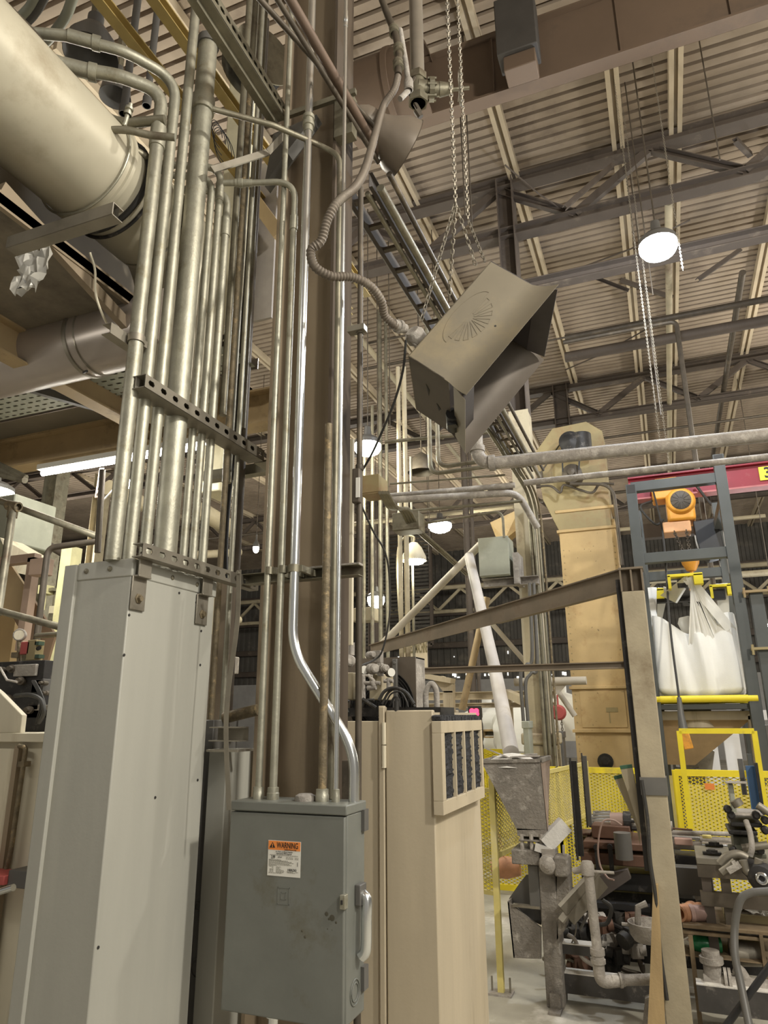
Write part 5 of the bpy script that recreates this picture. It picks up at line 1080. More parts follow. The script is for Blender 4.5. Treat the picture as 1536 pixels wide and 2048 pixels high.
# ---- grey box on column 2
a2, b2 = jbox((957, 1078), (1020, 1150), 7.75, .3, palegr, 'grey-green square box bolted on the second column', 'column_box')
m = M(); m.chan((a2.x, a2.y + .1, b2.z - .06), (XC2 + .15, a2.y + .1, b2.z - .06), .1, .09, .006); m.bx(b2.x + .04, b2.x + .1, a2.y, a2.y + .3, b2.z - .1, b2.z + .25); solo('box_bracket', m, dirtyw, 'dusty channel bracket under the grey-green box', 'bracket')
c = ond(1018, 1048, 8.4); m = M(); m.prism([ond(980, 1045, 8.6), ond(1038, 1018, 8.3), ond(1046, 1050, 8.3), ond(1010, 1078, 8.4), ond(992, 1075, 8.6)], (.05, .12, 0)); solo('deflector_plate', m, elev, 'ochre deflector plate behind the second column, over the box', 'plate')
# ---- big diagonal pipes
def strutpipe(p0, D0, p1, D1, r, mt_, label, name='diagonal_pipe', cat='pipe', n=14):
    a, b = ond(*p0, D0), ond(*p1, D1); m = M(); m.cyl(a, b, r, n); return solo(name, m, mt_, label, cat)
dpc = mat('dusty_cream_pipe', (.50, .45, .37), .6, 0, var=.12, scale=3)
strutpipe((962, 1088), 8.0, (735, 1318), 8.6, .045, dpc, 'large beige pipe slanting down left over the jib boom')
a, b, c = ond(938, 1112, 7.6), ond(990, 1340, 6.2), ond(1022, 1505, 5.15)
t = thing('chute_pipe', 'large dusty white chute pipe feeding the grey hopper', 'chute', c)
m = M(); m.cyl(a, b, .052, 20); m.lathe(b, (b - a), [(.052, -.02), (.06, -.02), (.062, .02), (.055, .03)], 20); m.cyl(b, c, .056, 20); part('tube', m, mat('dusty_white_pipe', (.60, .56, .52), .6, 0, var=.1, dirt=(.45, .4, .32), amt=.15), t)
strutpipe((974, 1195), 8.8, (924, 1420), 8.8, .045, orangeb, 'brown round strut leaning left behind the chute pipe')
strutpipe((978, 1240), 8.6, (1066, 1342), 8.6, .03, dpc, 'pale brace pipe slanting right into the second column')
strutpipe((1090, 1345), 9.3, (1150, 1432), 9.3, .035, dpc, 'pale brace pipe slanting behind the second column to the elevator')
m = M(); a, b = ond(942, 1190, 8.9), ond(975, 1140, 8.9)
# sign
a, b = ond(808, 1278, 9.2), ond(854, 1346, 9.2)
SG = thing('stencil_sign', 'beige stencilled SHELL MACHINE sign panel hung under the boom', 'sign', (a.x, a.y, b.z))
x1_ = ony(854, 1300, a.y).x; m = M(); pan = m.prism([(a.x, a.y, ony(808, 1290, a.y).z), (a.x, a.y, b.z), (x1_, a.y, b.z), (x1_, a.y, ony(854, 1262, a.y).z)], (0, .03, 0)); part('panel', m, elev if False else cabm, SG)
text('sign_text', '56 SHELL MACHINE', SG, ((a.x + x1_) / 2, a.y - .004, ony(830, 1296, a.y).z), .20, (1, 0, 0), (0, 0, 1), mat('olive_ink', (.16, .13, .06), .8), .001, .002, sx=.19)
m = M(); m.cyl((a.x + .1, a.y + .02, 0), (a.x + .1, a.y + .02, b.z), .03, 8); solo('sign_post', m, steelb, 'post carrying the stencilled sign panel', 'post')
# ---- table frame / conveyors behind, x 858-1110, y 1385-1415
for i, (py_, D, hgt, lab) in enumerate(((1393, 9.6, .10, 'upper beige beam of the frame behind the red display'), (1412, 9.2, .06, 'lower cream beam of the frame behind the red display'))):
    a = ond(845, py_, D); m = M(); m.ib((a.x, a.y, a.z), (ony(1112, py_, a.y).x, a.y, a.z), .08, hgt); solo('frame_beam', m, cabm, lab, 'beam')
a = ond(896, 1400, 8.5); m = M(); m.bx(a.x - .06, a.x + .06, a.y, a.y + .1, 0, ond(896, 1382, 8.5).z); m.prism([ony(860, 1352, a.y), ony(885, 1352, a.y), ony(905, 1368, a.y), ony(905, 1385, a.y), ony(888, 1385, a.y)], (0, .12, 0)); m.beam(ony(850, 1352, a.y), ony(906, 1362, a.y), .2, .06); solo('gantry_leg', m, cabm, 'beige gantry leg with knee plate right of the upright hose', 'post')
q = ond(1016, 1400, 8.9); m = M(); m.bx(q.x - .04, q.x + .04, q.y, q.y + .08, 0, q.z); m.beam(ond(1014, 1386, 8.9), ond(1050, 1403, 8.2), .08, .09); solo('gantry_leg', m, cabm, 'beige gantry leg with pinkish arm behind the chute pipe', 'post')
# red LED display
a, b = ond(941, 1418, 8.0), ond(956, 1432, 8.0); b = ony(956, 1433, a.y)
t = thing('display', 'small glowing red digital display behind the filter', 'display', (a.x, a.y, b.z))
m = M(); m.bx(a.x - .03, b.x + .03, a.y + .002, a.y + .06, b.z - .5, a.z + .03); part('housing', m, blackp, t)
text('digits', '88', t, ((a.x + b.x) / 2, a.y - .004, (a.z + b.z) / 2), (a.z - b.z) * 1.25, (1, 0, 0), (0, 0, 1), ledred, .002, .008)
# ---- white bulk bags far behind
def bulkbag(px_, py0, py1, D, w, label, group=None):
    c = ond(px_, py1, D); top = ond(px_, py0, D).z; h_ = top - c.z; m = M(); N_ = 24; L_ = 9; vs = []
    rn = random.Random(px_)
    for j in range(L_ + 1):
        v_ = j / L_; s_ = w / 2 * (1 + .10 * math.sin(math.pi * v_) - .10 * (v_ > .9))
        for k in range(N_):
            a_ = 2 * math.pi * k / N_; ca, sa = math.cos(a_), math.sin(a_); q_ = (abs(ca) ** 5 + abs(sa) ** 5) ** .2
            rr = s_ / q_ * (1 + .03 * math.sin(7 * a_ + j) + rn.uniform(-.012, .012)); vs.append(V((c.x + rr * ca, c.y + rr * sa, c.z + h_ * v_)))
    m.add(vs, [(j * N_ + k, j * N_ + (k + 1) % N_, (j + 1) * N_ + (k + 1) % N_, (j + 1) * N_ + k) for j in range(L_) for k in range(N_)] + [tuple(range(N_))[::-1], tuple(L_ * N_ + k for k in range(N_))])
    t = thing('bulk_bag', label, 'bulk bag', c, group); part('bag', m, bagm, t)
    m = M(); m.lathe((c.x, c.y, top), (0, 0, 1), [(w * .45, -.02), (w * .3, .05), (w * .1, .12), (w * .1, .25), (0, .26)], 14); part('neck', m, bagm, t); return t
bulkbag(975, 1425, 1458, 12.5, .95, 'white bulk bag on upper pallet, left of the chute pipe')
bulkbag(980, 1470, 1505, 12.5, .95, 'white bulk bag on lower pallet, left of the chute pipe')
bulkbag(1060, 1425, 1500, 11.8, .95, 'large white bulk bag between chute pipe and second column')
bulkbag(1128, 1400, 1480, 12.5, 1.0, 'white bulk bag between second column and elevator')
bulkbag(1284, 1395, 1460, 12.5, .9, 'white bulk bag glimpsed between elevator and jib post')
m = M(); q = ond(975, 1464, 12.5)
for dx in (-.4, 0, .4): m.bx(q.x + dx - .06, q.x + dx + .06, q.y - .45, q.y + .4, q.z - .06, q.z + .02)
m.bx(q.x - .5, q.x + .5, q.y - .48, q.y + .45, q.z + .02, q.z + .05); m.bx(q.x - .5, q.x + .5, q.y - .48, q.y + .45, q.z - .08, q.z - .06); solo('pallet', m, woodm, 'pallet under the upper white bulk bag', 'pallet')
for i, (p0, p1, D, mt_, lab) in enumerate((((1045, 1442), (1062, 1535), 7.3, palegr, 'tall slim grey box on the left side of the second column'), ((1112, 1463), (1130, 1538), 8.6, greyd, 'dark grey floor cabinet between column and elevator'))):
    a = ond(*p0, D); b = ony(*p1, a.y); m = M(); m.bx(a.x, b.x, a.y, a.y + .2, b.z if i == 0 else 0, a.z); m.bx(a.x - .01, b.x + .01, a.y - .01, a.y + .21, a.z - .07, a.z); solo('slim_cabinet', m, mt_, lab, 'cabinet', bev=.006)
for k in range(2):
    c = ond(1047 + 9 * k, 1445, 7.35); m = M(); m.tube(curve([c, c + V((0, 0, .45 - k * .08)), c + V((.06, .02, .56 - k * .08)), c + V((.12, .04, .65 - k * .08)), V((c.x + .14, c.y + .05, c.z + 1.4))]), .018, 10); solo('column_conduit', m, greyd, ('bent conduit rising outermost from the slim grey box', 'bent conduit rising inner from the slim grey box')[k], 'conduit')
c = ond(1117, 1425, 8.8); t = thing('chain_hoist', 'small red chain hoist hanging beside the second column', 'hoist', c)
m = M(); m.lathe(c - V((0, .05, 0)), (0, 1, 0), [(0, 0), (.07, 0), (.09, .02), (.09, .07), (.06, .1), (0, .1)], 18); m.cyl(c + V((0, 0, .08)), c + V((0, 0, .2)), .01, 6); part('body', m, redf, t)
part('load_chain', chain_mesh(c - V((.03, 0, .08)), c - V((.03, 0, .45)), .04, .006), chainm, t); part('load_chain', chain_mesh(c - V((-.03, 0, .08)), c - V((-.03, 0, .45)), .04, .006), chainm, t)
m = M(); m.prism([c + V((-.12, 0, .32)), c + V((.12, 0, .32)), c + V((0, 0, .2))], (0, .02, 0)); m.cyl(c + V((-.5, 0, .36)), c + V((.35, 0, .36)), .05, 10); solo('hoist_support', m, dpc, 'pale beam stub with triangle plate holding the red chain hoist', 'beam')
# ================================================================ bulk bag frame, crane, hoist
YG = 7.9; DG = 1.15      # front face and depth of the slate frame
def G_(x, y, Y=None): return ony(x, y, Y or YG)
fx0, fx1 = G_(1262, 1000).x, G_(1450, 1000).x
zf = G_(1440, 930).z; wP = .11
t = thing('bag_frame', 'tall slate-grey steel frame that carries the white bulk bag', 'frame', ((fx0 + fx1) / 2, YG, 0)); FR = t
lx = G_(1257, 985).x; lz = G_(1257, 968).z; rx = G_(1432, 925).x; rz = G_(1430, 908).z
fx0, fx1 = lx + .03, rx + .03
for x_, zz in ((fx0, lz), (fx1, rz)):
    m = M(); m.bx(x_ - wP / 2, x_ + wP / 2, YG, YG + .11, 0, zz - .004); part('front_post', m, framem, t, bev=.004)
    m = M(); m.bx(x_ - wP / 2 + .012, x_ + wP / 2 - .012, YG - .002, YG + .05, zz - .11, zz - .012); part('open_tube_end', m, ink, t)
for x_ in (fx0, fx1):
    m = M(); m.bx(x_ - wP / 2 + .02, x_ + wP / 2 + .02, YG + DG, YG + DG + .11, 0, lz); part('rear_post', m, framem, t, bev=.004)
for py_, rear in ((985, 0), (1112, 0), (1150, 1)):
    y_ = YG + (DG if rear else 0) + .02; z_ = ony(1340, py_ - (20 if py_ == 985 else 0), y_).z; m = M(); m.bx(fx0, fx1, y_, y_ + .1, z_ - .055, z_ + .055); part('cross_rail', m, framem, t, bev=.003)
for x_ in (fx0, fx1):
    z_ = lz - .3; m = M(); m.bx(x_ - .05, x_ + .05, YG + .1, YG + DG, z_ - .05, z_ + .05); part('side_rail', m, framem, t)
z_ = ony(1380, 1398, YG).z; 
for y_ in (YG + .02, YG + DG - .1): m = M(); m.cyl((fx0 - .02, y_, z_), (fx1 + .03, y_, z_), .035, 14); part('yellow_rail', m, yellow, t, 'yellow rail under the bag')
BZ = z_ + .04
m = M(); m.bx(fx0, fx1, YG + .05, YG + DG, z_ - .1, z_ - .05); part('lower_deck', m, framem, t)
# sleeve with clamps on the right post
xs_ = fx1 + .15
za, zb_ = G_(1455, 1188).z, G_(1470, 1300).z
m = M(); m.bx(xs_ - .06, xs_ + .06, YG - .05, YG + .06, 0, za); part('outer_post', m, framem, t, bev=.004)
for z_ in (za, zb_, ):
    m = M(); m.bx(xs_ - .12, xs_ + .12, YG - .1, YG + .1, z_ - .012, z_ + .012)
    for dx in (-.11, .11): m.cyl((xs_ + dx, YG - .09, z_ - .06), (xs_ + dx, YG - .09, z_ + .04), .012, 8)
    part('clamp_plate', m, elevt, t)
# crane beam
a, b = ony(1262, 985, 9.3), ony(1536, 947, 9.3); zc_ = ony(1480, 955, 9.3).z
t = thing('crane_beam', 'red bridge crane beam with yellow 3 TON plate at right edge', 'crane', (2, 9.3, zc_))
hb_ = .15; m = M(); m.bx(fx0 - .05, 6, 9.29, 9.31, zc_ - hb_, zc_ + hb_); m.bx(fx0 - .05, 6, 9.22, 9.38, zc_ + hb_ - .02, zc_ + hb_); part('web', m, red, t)
m = M(); m.bx(fx0 - .05, 6, 9.2, 9.4, zc_ - hb_ - .02, zc_ - hb_); part('lower_flange', m, mat('pinkish_red', (.48, .16, .16), .6), t)
a, b = ony(1516, 935, 9.28), ony(1516, 962, 9.28); pl = M(); pl.bx(a.x, a.x + .62, 9.27, 9.285, b.z, a.z); pp = part('capacity_plate', pl, mat('plate_yellow', (.80, .70, .06), .6), t)
text('capacity_text', '3 TON', pp, (a.x + .31, 9.267, (a.z + b.z) / 2), .19, (1, 0, 0), (0, 0, 1), ink, .001, .004, sx=.92)
for x_ in (a.x + 4, ):
    pass
m = M(); m.bx(fx0 + .04, fx1 + .1, 10.0, 10.15, zc_ - .5, zc_ - .3); solo('rear_runway', m, steelt, 'dark rear runway beam behind the orange hoist', 'beam')
# hoist
hx = ony(1358, 1000, 8.9); t = thing('electric_hoist', 'orange electric chain hoist hanging from the red crane beam', 'hoist', (hx.x, 9.2, hx.z))
H = V((hx.x, 8.95, hx.z)); hp_ = lambda x, y, z: H + V((x, y, z))
m = M(); m.bx(H.x - .30, H.x + .08, 9.05, 9.35, H.z + .08, H.z + .34); m.bx(H.x - .26, H.x + .02, 9.0, 9.4, H.z + .34, zc_ - hb_ + .03); part('trolley', m, orange, t, bev=.02)
m = M(); m.bx(H.x - .15, H.x + .17, H.y, H.y + .4, H.z - .24, H.z + .10); m.lathe(hp_(.02, 0, -.0), (0, -1, 0), [(.17, -.1), (.17, .02), (.14, .04), (.12, .045)], 26); part('motor_body', m, orange, t, bev=.03)
m = M(); m.lathe(hp_(.02, -.045, 0), (0, -1, 0), [(.12, 0), (.10, .008), (.03, .012), (0, .012)], 24)
for k in range(12):
    a_ = k * math.pi / 6; m.beam(hp_(.02 + .03 * math.cos(a_), -.058, .03 * math.sin(a_)), hp_(.02 + .11 * math.cos(a_), -.055, .11 * math.sin(a_)), .008, .006)
part('fan_cover', m, darkpipe, t)
m = M(); m.bx(H.x - .22, H.x + .1, H.y + .03, H.y + .33, H.z - .38, H.z - .24); part('lower_housing', m, mat('pale_orange', (.78, .42, .2), .5), t, bev=.015)
m = M(); bx_ = H.x + .13
m.prism([(bx_, H.y + .05, H.z - .26), (bx_ + .27, H.y + .05, H.z - .24), (bx_ + .30, H.y + .05, H.z - .62), (bx_ + .25, H.y + .05, H.z - .72), (bx_ + .12, H.y + .05, H.z - .75), (bx_ + .04, H.y + .05, H.z - .68), (bx_ + .01, H.y + .05, H.z - .5)], (0, .22, 0)); part('chain_bag', m, blackp, t, bev=.01)
hk = ony(1362, 1128, 8.5); HK = V((H.x + .02, 8.6, ony(1362, 1128, 8.6).z + .03))
for dx in (-.10, .04): part('load_chain', chain_mesh((H.x + dx, 9.0, H.z - .36), (HK.x + dx * .35, HK.y, HK.z + .05), .06, .007), darkpipe, t)
m = M(); m.tube(curve([hp_(.2, .2, .3), hp_(.35, .2, .0), hp_(.42, .15, -.1), hp_(.35, .15, -.26), hp_(.2, .15, -.25)]), .018, 8); part('power_cable', m, rubber, t); m = M(); m.tube(curve([hp_(-.3, .2, .1), hp_(-.45, .1, .0), hp_(-.3, .05, -.25), hp_(-.2, .05, -.2)]), .014, 8); part('cable', m, rubber, t)
t = thing('hook_block', 'orange hook block with hook above the bulk bag', 'hook', HK)
m = M(); m.lathe(HK + V((0, 0, .08)), (0, 0, -1), [(0, 0), (.09, .0), (.11, .03), (.09, .12), (.05, .2), (0, .21)], 14); part('block', m, orange, t)
m = M(); m.tube(curve([HK + V((0, 0, -.12)), HK + V((.0, 0, -.18)), HK + V((.06, 0, -.24)), HK + V((.06, 0, -.32)), HK + V((0, 0, -.37)), HK + V((-.05, 0, -.33))]), .02, 10); part('hook', m, orange, t)
m = M(); m.ring(HK + V((-.02, 0, -.42)), (0, 1, 0), .07, .014, 18, 8); m.ring(HK + V((-.05, 0, -.56)), (1, 0, 0), .06, .012, 18, 8); m.ring(HK + V((.07, 0, -.54)), (1, .3, 0), .06, .012, 18, 8); part('shackles', m, black, t)
# spreader
sp = ony(1375, 1195, 8.35); Z0 = ony(1300, 1196, 8.35).z
t = thing('lifting_spreader', 'black spreader cross with yellow end clips holding the bag loops', 'spreader', (sp.x, 8.35, Z0))
xl_, xr_2 = ony(1300, 1190, 8.35).x, ony(1452, 1190, 8.35).x
m = M(); m.bx(xl_, xr_2, 8.4, 8.5, Z0 - .05, Z0 + .06); m.beam((sp.x - .05, 7.85, Z0 + .06), (sp.x + .02, 9.0, Z0 + .02), .1, .09); part('cross_bar', m, black, t)
for (x_, y_, w_) in ((xl_ + .02, 8.4, .13), (xr_2 - .02, 8.4, .13), (sp.x - .02, 7.82, .17)):
    z_ = Z0 + (.04 if y_ > 8 else .08); m = M(); m.bx(x_ - w_, x_ + w_, y_ - .03, y_ + .1, z_ + .04, z_ + .07); m.bx(x_ - w_, x_ - w_ + .03, y_ - .03, y_ + .1, z_ - .08, z_ + .06); m.bx(x_ + w_ - .09, x_ + w_, y_ - .03, y_ + .08, z_ - .05, z_ + .06); part('end_clip', m, yellow, t, bev=.004)
m = M(); m.prism([(sp.x - .28, 7.95, Z0 - .04), (sp.x - .02, 7.8, Z0 + .12), (sp.x - .0, 7.85, Z0 + .06), (sp.x - .14, 8.0, Z0 - .12)], (.02, .04, .0)); part('steel_shoe', m, shiny, t)
# the white bulk bag
c = V(((ony(1302, 1300, 8.3).x + ony(1478, 1300, 8.3).x) / 2, YG + .5, BZ)); wB = ony(1480, 1350, 8.0).x - ony(1302, 1350, 8.0).x; hB = (ony(1390, 1245, 8.3).z - BZ) * .86
t = thing('bulk_bag', 'full white woven bulk bag hanging in the slate frame', 'bulk bag', c)
N_ = 96; L_ = 26; vs = []
for j in range(L_ + 1):
    v_ = j / L_
    for k in range(N_):
        a_ = 2 * math.pi * k / N_ + math.pi / 4; ca, sa = math.cos(a_), math.sin(a_); q_ = (abs(ca) ** 7 + abs(sa) ** 7) ** (1 / 7)
        s_ = wB / 2 * (1.0 - .07 * v_ ** 1.5 + .03 * math.sin(math.pi * v_)) * (1 - .12 * max(0, .06 - v_) / .06)
        fold = .022 * math.sin(a_ * 8 + .6) * (.35 + v_) + .018 * math.sin(a_ * 13 + 2 * v_) * (1 - v_ * .5) + .012 * math.sin(a_ * 23 + 5 * v_) * v_
        rr = s_ / q_ + fold * 1.3
        cornerness = (abs(math.sin(2 * (a_ - math.pi / 2)))) ** 3
        z_ = c.z + hB * v_ + (v_ ** 3) * cornerness * .17 - (.04 * (1 - cornerness) * v_ ** 4) + (.035 * (1 - v_) ** 4 * (1 - cornerness) * -1)
        vs.append(V((c.x + rr * ca, c.y + rr * sa, z_)))
m = M(); m.add(vs, [(j * N_ + k, j * N_ + (k + 1) % N_, (j + 1) * N_ + (k + 1) % N_, (j + 1) * N_ + k) for j in range(L_) for k in range(N_)] + [tuple(range(N_))[::-1]])
top = [L_ * N_ + k for k in range(N_)]; vs2 = [V((c.x, c.y, c.z + hB - .05))]; n0 = len(m.v); m.v += vs2; m.f += [(top[k], top[(k + 1) % N_], n0) for k in range(N_)]
part('bag_body', m, bagm, t, ang=80)
def strap(a, b, w0=.03, nm='lifting_loop'):
    m = M(); k_ = 8; p_ = [a.lerp(b, i / k_) for i in range(k_ + 1)]
    for u, v in zip(p_, p_[1:]): m.beam(u, v, w0 * 2, .012, (0, 1, 0))
    part(nm, m, bagm, t)
hw_ = wB / 2 * .93
for sx, sy in ((-1, -1), (1, -1), (-1, 1), (1, 1)):
    cp = V((c.x + sx * hw_, c.y + sy * hw_, c.z + hB + .08))
    if sy < 0: tgt = V((sp.x + sx * .03, 7.83, Z0 + .16)) if sx > 0 and False else V((xl_ + .02 if sx < 0 else sp.x + .0, 8.38 if sx < 0 else 7.83, Z0 + .12))
    else: tgt = V((xr_2 - .02 if sx > 0 else xl_ + .15, 8.42, Z0 + .12))
    strap(cp + V((-.05 * sx, 0, -.1)), tgt + V((-.03, 0, 0))); strap(cp + V((.0, .05, -.1)), tgt + V((.03, 0, 0)))
# gathered front cone up to the front clip
apex = V((sp.x + .03, 7.83, Z0 + .10)); m = M(); K = 20
base = [V((c.x + hw_ * (-.15 + 1.1 * i / K), c.y - hw_ * 1.0 + .12 * (i / K) ** 2, c.z + hB - .16 + .10 * math.sin(i * 1.9) * .3)) for i in range(K + 1)]
mid = [apex.lerp(p, .3) + V((.012 * math.sin(i * 2.1), -.01 * math.cos(i * 2.3), -.04)) for i, p in enumerate(base)]
m.add([apex] + mid + base, [(0, 1 + i, 2 + i) for i in range(K)] + [(1 + i, K + 2 + i, K + 3 + i, 2 + i) for i in range(K)]); part('gathered_corner', m, bagm, t, ang=80)
m = M(); m.lathe((c.x - .02, c.y - .05, c.z + hB - .05), (0, 0, 1), [(.12, 0), (.08, .08), (.11, .16), (.09, .22), (0, .24)], 12); part('top_tie', m, bagm, t)
# spout & receiving hopper table
q = ony(1392, 1410, 8.3); m = M(); m.cyl((q.x, 8.35, BZ - .32), (q.x, 8.35, BZ - .08), .17, 18, .13); solo('discharge_spout', m, cabm, 'pale cloth discharge spout under the white bulk bag', 'spout')
YH = 8.6; z1 = ony(1400, 1432, YH).z; z2 = ony(1360, 1505, YH).z
t = thing('receiving_hopper', 'tan pyramid receiving hopper on legs below the bulk bag', 'hopper', (q.x, YH, 0))
a, b = ony(1318, 1432, YH - .4).x, ony(1510, 1432, YH - .4).x
m = M(); m.add([(a, YH - .4, z1), (b, YH - .4, z1), (b, YH + .5, z1), (a, YH + .5, z1), (a + .02, YH - .1, z2 - .12), (a + .3, YH - .1, z2 - .12), (a + .3, YH + .2, z2 - .12), (a + .02, YH + .2, z2 - .12)], [(0, 1, 5, 4), (1, 2, 6, 5), (2, 3, 7, 6), (3, 0, 4, 7), (4, 5, 6, 7)]); part('cone', m, mat('tan_hopper', (.43, .30, .16), .7), t)
m = M(); m.bx(a - .08, b + .05, YH - .45, YH - .37, z1 - .04, z1 + .05); part('rim', m, cabm, t, bev=.004)
for x_ in (a - .04, b - .02): m = M(); m.bx(x_ - .05, x_ + .05, YH - .45, YH - .35, 0, z1); part('leg', m, cabm, t)
# pendant control
c = ond(1383, 1440, 7.4); t = thing('pendant_control', 'orange pendant control hanging on a long black cable', 'pendant', c)
up_ = ond(1318, 985, 8.6); m = M(); m.tube(curve([V((H.x - .28, 9.0, H.z + .2)), ond(1326, 1070, 8.2), ond(1340, 1250, 7.8), ond(1358, 1395, 7.45)]), .011, 8); part('cable', m, rubber, t)
m = M(); m.tube([ond(1358, 1395, 7.45), ond(1362, 1430, 7.42), ond(1368, 1466, 7.4)], [.02, .03, .045], 12); part('strain_boot', m, greyd, t)
m = M(); m.beam(ond(1368, 1466, 7.4), ond(1378, 1498, 7.4), .085, .06, (0, 1, 0)); part('button_box', m, orange, t, bev=.008)
# ================================================================ yellow mesh guards
def mesh_panel(p0, p1, z0, z1, label, mt_=yellow, pitch=.055, post=.05, name='mesh_guard', thick=.004, ratio=.5):
    p0, p1 = V(p0), V(p1); d = p1 - p0; L = d.length; d.normalize(); t = thing(name, label, 'guard rail', (p0 + p1) / 2)
    P = lambda u, z: V((p0.x + d.x * u, p0.y + d.y * u, z))
    for u in (0, L): m = M(); m.beam(P(u, z0 - .02 if z0 > .1 else 0), P(u, z1 + .02), post, post); part('post', m, mt_, t)
    for z in (z0, z1): m = M(); m.beam(P(0, z), P(L, z), post * .8, post); part('rail', m, mt_, t)
    H_ = z1 - z0; m = M(); k = ratio
    for s_ in (1, -1):
        u = -H_ / k
        while u < L + H_ / k:
            A = (u, z0) if s_ > 0 else (u, z1); 
            # line: z = A.z + s*k*(x-u)
            x0_, x1_ = max(0, u), min(L, u + H_ / k)
            if x1_ - x0_ > .01:
                za_, zb2 = A[1] + s_ * k * (x0_ - u), A[1] + s_ * k * (x1_ - u); m.beam(P(x0_, za_), P(x1_, zb2), thick, thick * 1.8)
            u += pitch
    part('expanded_mesh', m, mt_, t); return t
a = onz(978, 1787, 0.12); YN = 7.15
f0 = ony(968, 1540, YN); f1 = ony(1304, 1540, YN); zT = ony(1180, 1540, YN).z; zB = ony(1000, 1790, YN).z
mesh_panel((ony(1116, 1540, YN).x, YN, 0), (f1.x, YN, 0), max(zB, .06), zT, 'long yellow mesh guard in front of the elevator foot')
mesh_panel((f0.x - .3, YN, 0), (ony(1112, 1540, YN).x, YN, 0), max(zB, .06), zT, 'yellow mesh guard behind the grey hopper, left part')
g0, g1 = ony(1350, 1545, 6.6), ony(1560, 1545, 6.6); mesh_panel((g0.x, 6.6, 0), (g1.x, 6.6, 0), .12, g0.z, 'yellow mesh guard panel right of the jib post')
mesh_panel((ony(968, 1500, 9.0).x - .5, 9.0, 0), (ony(1030, 1500, 9.0).x, 9.0, 0), .3, ony(980, 1502, 9.0).z, 'bright yellow guard farther back, left of the chute')
solo('yellow_board', M().bx(ony(968, 1510, 9.3).x - .2, ony(1100, 1510, 9.3).x, 9.3, 9.33, .15, ony(1000, 1507, 9.3).z), yellow, 'solid yellow sheet guard behind the grey hopper', 'guard panel')
m = M(); m.bx(ony(1150, 1545, 8.6).x, ony(1345, 1545, 8.6).x, 8.6, 8.63, .3, ony(1200, 1548, 8.6).z); solo('yellow_sheet', m, yellowd, 'solid yellow panel behind the mesh at the elevator foot', 'guard panel')
m = M(); m.bx(ony(1372, 1570, 7.6).x, ony(1545, 1570, 7.6).x, 7.6, 7.63, .5, ony(1400, 1570, 7.6).z); solo('yellow_sheet', m, yellowd, 'solid yellow panel behind the right mesh guard', 'guard panel')
# tall slanted yellow gate frame
m = M(); a, b, c, d = ony(1358, 1462, 6.4), ony(1508, 1462, 6.4), ony(1536, 1560, 6.4), ony(1384, 1640, 6.4); a0 = V((a.x, 6.4, 0))
for p_, q_ in ((a, (a.x, 6.4, 0)), (a, b), (b, (b.x, 6.4, 0))): m.beam(p_, q_, .04, .04, (0, 1, 0))
solo('yellow_gate', m, yellow, 'tall open yellow gate frame under the bulk bag', 'gate')
m = M(); a = onz(1003, 1988, 0); t = thing('guard_post', 'slim dusty yellow mesh post bolted to the floor, front left', 'guard post', a)
zt_p = ond(985, 1556, a.xy.length).z; m.bx(a.x - .018, a.x + .018, a.y - .018, a.y + .018, 0, zt_p); part('post', m, yellowd, t)
m = M(); m.bx(a.x - .07, a.x + .07, a.y - .05, a.y + .05, 0, .012); part('base_plate', m, dirtyw, t)
for dx in (-.055, .055): m = M(); m.cyl((a.x + dx, a.y, 0), (a.x + dx, a.y, .09), .006, 8); part('anchor_bolt', m, strutm, t)
GP = a
mesh_panel((a.x, a.y + .03, 0), (a.x + .35, YN - .1, 0), .75, zt_p - .04, 'dusty mesh wing running back from the slim yellow post', yellowd, .05, .03)
mesh_panel((a.x - .75, a.y + .6, 0), (a.x - .1, a.y + .4, 0), .45, 1.1, 'dusty mesh panel behind the slim yellow post, left', yellowd, .05, .025)
c = onz(1012, 1742, .35); c = ond(1012, 1735, 6.6); m = M(); m.lathe(c, (1, .1, .1), [(0, -.12), (.07, -.12), (.09, 0), (.07, .12), (0, .12)], 12); m.cyl(c, ond(985, 1612, 6.6), .008, 6); solo('orange_float', m, copper, 'orange-brown object dangling on a chain behind the mesh', 'float')
# ================================================================ grey hopper machine
foot = onz(1110, 2012, 0); YM = 4.62
def P_(x, y, Y=YM): return ony(x, y, Y)
t = thing('sand_hopper', 'dusty grey steel feed hopper with white dust heap on its rim', 'hopper', P_(1060, 1600)); HP = t
a, b, c, d = P_(962, 1523), P_(1080, 1521), P_(1094, 1660), P_(1034, 1660)
dY = .36
ft = [a, b, c, d]; bk = [V((a.x, a.y + dY, a.z)), V((b.x + .0, b.y + dY, b.z)), V((c.x - .03, c.y + .2, c.z)), V((d.x, d.y + .2, d.z))]
m = M(); m.add(ft + bk, [(0, 1, 2, 3), (1, 5, 6, 2), (4, 7, 6, 5), (0, 3, 7, 4)]); hpc = part('cone', m, dusty, t)
m = M(); m.beam(a, b, .02, .02); m.beam(b, bk[1], .025, .025); m.beam(bk[0], bk[1], .02, .02); m.beam(a, bk[0], .02, .02); part('rim', m, dusty, t)
m = M(); m.add([b + V((.002, 0, 0)), bk[1] + V((.002, 0, 0)), bk[2] + V((.002, 0, 0)), c + V((.002, 0, 0))], [(0, 1, 2, 3)]); m2 = M(); q0, q1, q2, q3 = b, bk[1], bk[2], c; m2.prism([q0 + V((.003, .0, 0)), q1 + V((.003, 0, 0)), q2 + V((.003, 0, 0)), q3 + V((.003, 0, 0))], (.004, 0, 0)); part('side_plate', m2, mat('brownish_side', (.33, .25, .20), .8, var=.25, dirt=(.52, .38, .26), amt=.25, bump=.5), t, 'brownish flaking side plate')
